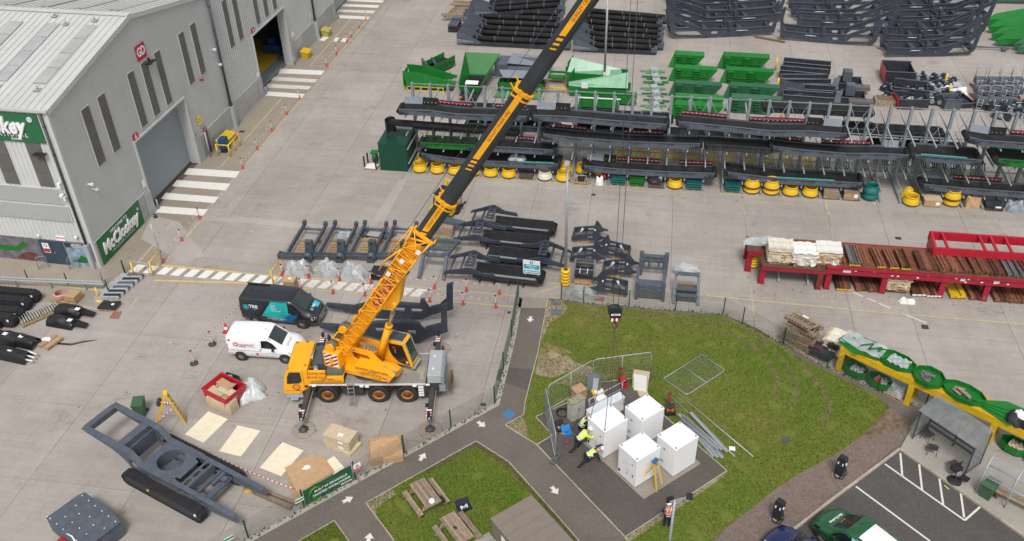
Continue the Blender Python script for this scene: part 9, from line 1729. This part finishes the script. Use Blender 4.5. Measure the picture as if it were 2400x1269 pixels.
z_=1.3;a,c=G(1151,1214,z_),G(1243,1161.7,z_);a.z=c.z=0;t=thing('shed','low grey brown metal shed with seamed flat roof at the bottom edge','shed',a,yawof(a,c));W=(c-a).length;SHB=P('shed_brown',(.20,.165,.135),.6,var=.06)
b=MB();b.bz(0,W,-6,0,.03,z_-.06);b.build('wall',SHB,t)
for k in range(9):b=MB();b.bz(-.06,W+.06,-k*.66-.655,-k*.66+.0,z_-.06,z_);b.bz(-.06,W+.06,-k*.66-.66,-k*.66-.62,z_,z_+.025);b.build('roof_sheet',SHB,t)
b=MB();b.bz(-.012,-.002,-1.15,-.85,.5,.85);b.build('white_notice',LABEL,t);b=MB();b.bz(-.9,-.05,-2.2,.2,.0,.06);b.build('door_slab',CONCP,t)
# ------------------------------------------------------------------ car park side
a,c=Vector((15.2,37.12,.1)),Vector((17.35,34.85,.1));t=thing('waiting_shelter','clear sided waiting shelter with curved translucent roof and dark posts','shelter',a,yawof(a,c));L=(c-a).length;SHP=P('shelter_post',(.05,.065,.085),.5);ACR=P('acrylic_sheet',(.30,.32,.31),.15,var=.15,trans=0,alpha=.42,spec=.6);ACRR=P('acrylic_roof',(.20,.21,.205),.3,var=.25,sc=2,alpha=.7,dirt=.3,dirtc=(.25,.25,.2))
rf=lambda y:2.2+.22*sin(pi*min(1,(y+.15)/1.6)*.62)
for x in(0,L*.5,L):b=MB();b.bz(x-.03,x+.03,1.27,1.33,0,2.3);[b.bar((x,-.15+q*.16,rf(-.15+q*.16)-.03),(x,.01+q*.16,rf(.01+q*.16)-.03),.04)for q in range(9)];b.build('rear_post',SHP,t)
for x in(0,L):b=MB();b.bz(x-.03,x+.03,-.03,.03,0,2.2);b.bar((x,0,.08),(x,1.3,.08),.04);b.build('front_post',SHP,t);b=MB();b.bz(x-.006,x+.006,.04,1.26,.15,2.15);b.build('side_glazing',ACR,t)
for k in range(2):b=MB();x0,x1=k*L/2+.03,(k+1)*L/2-.03;b.bz(x0,x1,1.294,1.306,.15,2.15);b.build('rear_glazing',ACR,t)
for k in range(3):b=MB();x0,x1=-.08+k*(L+.16)/3+.006,-.08+(k+1)*(L+.16)/3-.006;b.grid(lambda u,v:(x0+(x1-x0)*u,-.2+1.6*v,rf(-.2+1.6*v)),1,10);b.build('roof_panel',ACRR,t)
b=MB();b.bar((0,1.2,.75),(L,1.2,.75),.06);b.bar((0,1.1,.5),(L,1.1,.5),.12,.04);b.build('perch_rail',SHP,t);b=MB();b.bz(-.012,-.008,.1,.6,1.75,2.0);b.build('green_notice',P('notice_pale_green',(.25,.55,.42),.5),t)
def chair(lab,loc,rz):t=thing('chair',lab,'chair',loc,rz);CH_=P('chair_grey',(.05,.05,.055),.6);parts(t,('seat',CH_,lambda b:b.bz(-.22,.22,-.22,.22,.43,.46)),('backrest',CH_,lambda b:b.slab4((-.22,.2,.5),(.22,.2,.5),(.2,.3,.85),(-.2,.3,.85),.02)),*[('leg',CH_,(lambda p:lambda b:b.tube([(p[0]*.2,p[1]*.2,.44),(p[0]*.24,p[1]*.25,0)],.016,6))((x,y)))for x in(-1,1)for y in(-1,1)])
chair('dark chair nearest the open side of the waiting shelter',G(2182,1062,.1),radians(170));chair('dark chair beside the black stand',G(2233,1100,.1),radians(-150));chair('dark chair inside the waiting shelter behind its end glazing',G(2172,1030,.1),radians(40))
t=thing('black_stand','black stand on round base with a box and seat by the shelter','stand',G(2236,1128,.1));parts(t,('base',RUBBER,lambda b:b.lathe([(0,0),(.36,0),(.36,.05),(.1,.07),(0,.07)],24)),('stem',BLACK,lambda b:b.tube([(0,.1,.05),(0,.1,.5)],.04,8)),('box',BLACK,lambda b:b.box((.05,.35,.6),(.5,.35,.22),0,.5)),('seat',BLACK,lambda b:b.box((.45,.0,.3),(.3,.42,.1),0,.9)))
def charger(lab,p):t=thing('charging_post',lab,'charger',p,radians(-35));parts(t,('base',CONCP,lambda b:b.bz(-.28,.28,-.25,.25,0,.14)),('body',P('charger_black',(.018,.022,.028),.4),lambda b:b.plate(rrect(-.22,.22,.14,1.4,.12),(),.3,(0,0,0),'xz')),('socket',WPL,lambda b:(b.box((.12,-.16,1.0),(.06,.04,.14)),b.box((-.12,-.16,1.0),(.06,.04,.14)),b.box((.24,-.05,1.05),(.06,.1,.1)))),('cable',RUBBER,lambda b:(b.tube([(.24,-.1,1.0),(.42,-.2,.6),(.3,-.3,.2),(0,-.32,.12),(-.2,-.25,.3)],.035,8),b.tube([(.2,-.1,.9),(.34,-.2,.5),(.15,-.3,.2)],.03,8))))
charger('black charging post with cable loops beyond the green van',G(1965,1115,.045));charger('black charging post with cable loops behind the blue car',G(1820,1218,.045))
a=G(2290,1150,.1);t=thing('curved_shelter','silver hooped shelter with clear roof at the right edge','shelter',a,yz);
for x in(0,1.4,2.8):b=MB();b.tube([(x,-.2,0),(x,-.1,1.2),(x,.15,1.8),(x,.7,2.05),(x,1.2,2.0)],.035,8);b.build('hoop',GALV,t)
b=MB();[b.tube([(0,y,z),(3.2,y,z)],.025,6)for y,z in((-.1,1.2),(.15,1.8),(1.2,2.0))];b.build('rail',GALV,t)
for k in range(2):b=MB();b.grid(lambda u,v:(.03+k*1.4+1.34*u,-.1+.8*v,1.2+.85*sin(v*pi/2)),1,8);b.build('roof_panel',P('clear_sheet',(.3,.31,.3),.2,alpha=.35),t)
t=thing('timber_bench','weathered plank bench with rusty brackets under the hooped shelter','bench',a+Vector((.6,-.3,0)),yz);parts(t,('plank',WOODG,lambda b:b.bz(0,2.8,0,.18,.42,.47)),('plank',WOOD,lambda b:b.bz(0,2.8,.2,.38,.42,.47)),('bracket',RUST,lambda b:(b.box((.2,.2,.2),(.1,.4,.42)),b.box((2.5,.2,.2),(.1,.4,.42)))))
b=MB();b.bz(-.15,.15,-.02,.02,0,.01);tag(b.build('green_scrap',HIVY,None,G(2219,1143,.025),2.2),'tiny lime scrap lying on the car park asphalt','scrap')
# ------------------------------------------------------------------ grass blades over the lawns
def inside(x,y,poly):
 c=False;n=len(poly)
 for i in range(n):
  x1,y1=poly[i];x2,y2=poly[(i+1)%n]
  if(y1>y)!=(y2>y)and x<(x2-x1)*(y-y1)/(y2-y1)+x1:c=not c
 return c
GB_=ground_mat('grass_blade',(.086,.162,.012),(.165,.178,.034),.9,.35,0,0,bump=0,rnd=0,bigsc=.15)
def blades(poly,n,lab):
 P2=[(p.x,p.y)for p in poly];xs=[p[0]for p in P2];ys=[p[1]for p in P2];r=random.Random(n);V=[];F=[];k=0
 while k<n:
  x,y=r.uniform(min(xs),max(xs)),r.uniform(26,max(ys))
  k+=1
  if not inside(x,y,P2)or sin(x*1.9+1.3*sin(y*1.1))*sin(y*1.7+x*.6)>.82:continue
  for q in range(2):
   a=r.uniform(0,6.3);h=r.uniform(.025,.075);w=r.uniform(.02,.045);o=len(V);dx,dy=cos(a)*w,sin(a)*w;V+=[(x-dx,y-dy,.033),(x+dx,y+dy,.033),(x+r.uniform(-.04,.04),y+r.uniform(-.04,.04),.033+h)];F.append((o,o+1,o+2))
 me=bpy.data.meshes.new('grass');me.from_pydata(V,[],F);me.materials.append(GB_);o=bpy.data.objects.new('grass',me);COL.objects.link(o);tag(o,lab,'grass',kind='stuff')
blades(upper_grass,90000,'short grass growing over the big lawn');blades(low1,30000,'short grass growing round the picnic tables');blades(low2,6000,'short grass on the small corner lawn')
r=random.Random(11);V=[];F=[]
for pts in(fence_base,fence_back):
 for a,c in zip(pts,pts[1:]):
  for k in range(int((c-a).length*26)):
   if sin(k*.31+a.x)+r.uniform(-.6,.6)<.2:continue
   p=a.lerp(c,r.random());x,y=p.x+r.gauss(.1,.07),p.y+r.gauss(-.06,.07)
   for q in range(3):o=len(V);an=r.uniform(0,6.3);w=r.uniform(.02,.05);V+=[(x-cos(an)*w,y-sin(an)*w,.04),(x+cos(an)*w,y+sin(an)*w,.04),(x+r.uniform(-.07,.07),y+r.uniform(-.07,.07),.04+r.uniform(.04,.15))];F.append((o,o+1,o+2))
me=bpy.data.meshes.new('weeds');me.from_pydata(V,[],F);me.materials.append(P('weed_green',(.07,.12,.02),.9,var=.4,sc=6));o=bpy.data.objects.new('weeds',me);COL.objects.link(o);tag(o,'thin weeds along the foot of the mesh fences','weeds',kind='stuff')
b=MB()
for k in range(420):
 x,y=r.uniform(-36,32),r.uniform(28,96)
 if x>-8 and y<47.2:continue
 if k%4:x,y=r.choice([(r.uniform(-19,27),61.2+r.gauss(0,.5)),(r.uniform(-36,-33),r.uniform(46,95)),(r.uniform(-30,-8),r.uniform(33,50)),(r.uniform(7,28),49.8+r.gauss(0,.5)),(r.uniform(-18,30),r.uniform(68,88))])
 b.box((x,y,.008),(r.uniform(.03,.16),r.uniform(.02,.07),.012),r.randrange(3),r.uniform(0,3.1))
tag(b.build('litter',[P('litter_pale',(.55,.53,.5),.8),WOODD,P('litter_dark',(.07,.06,.055),.9)]),'scattered specks of litter and wood chips on the yard','litter',kind='stuff')
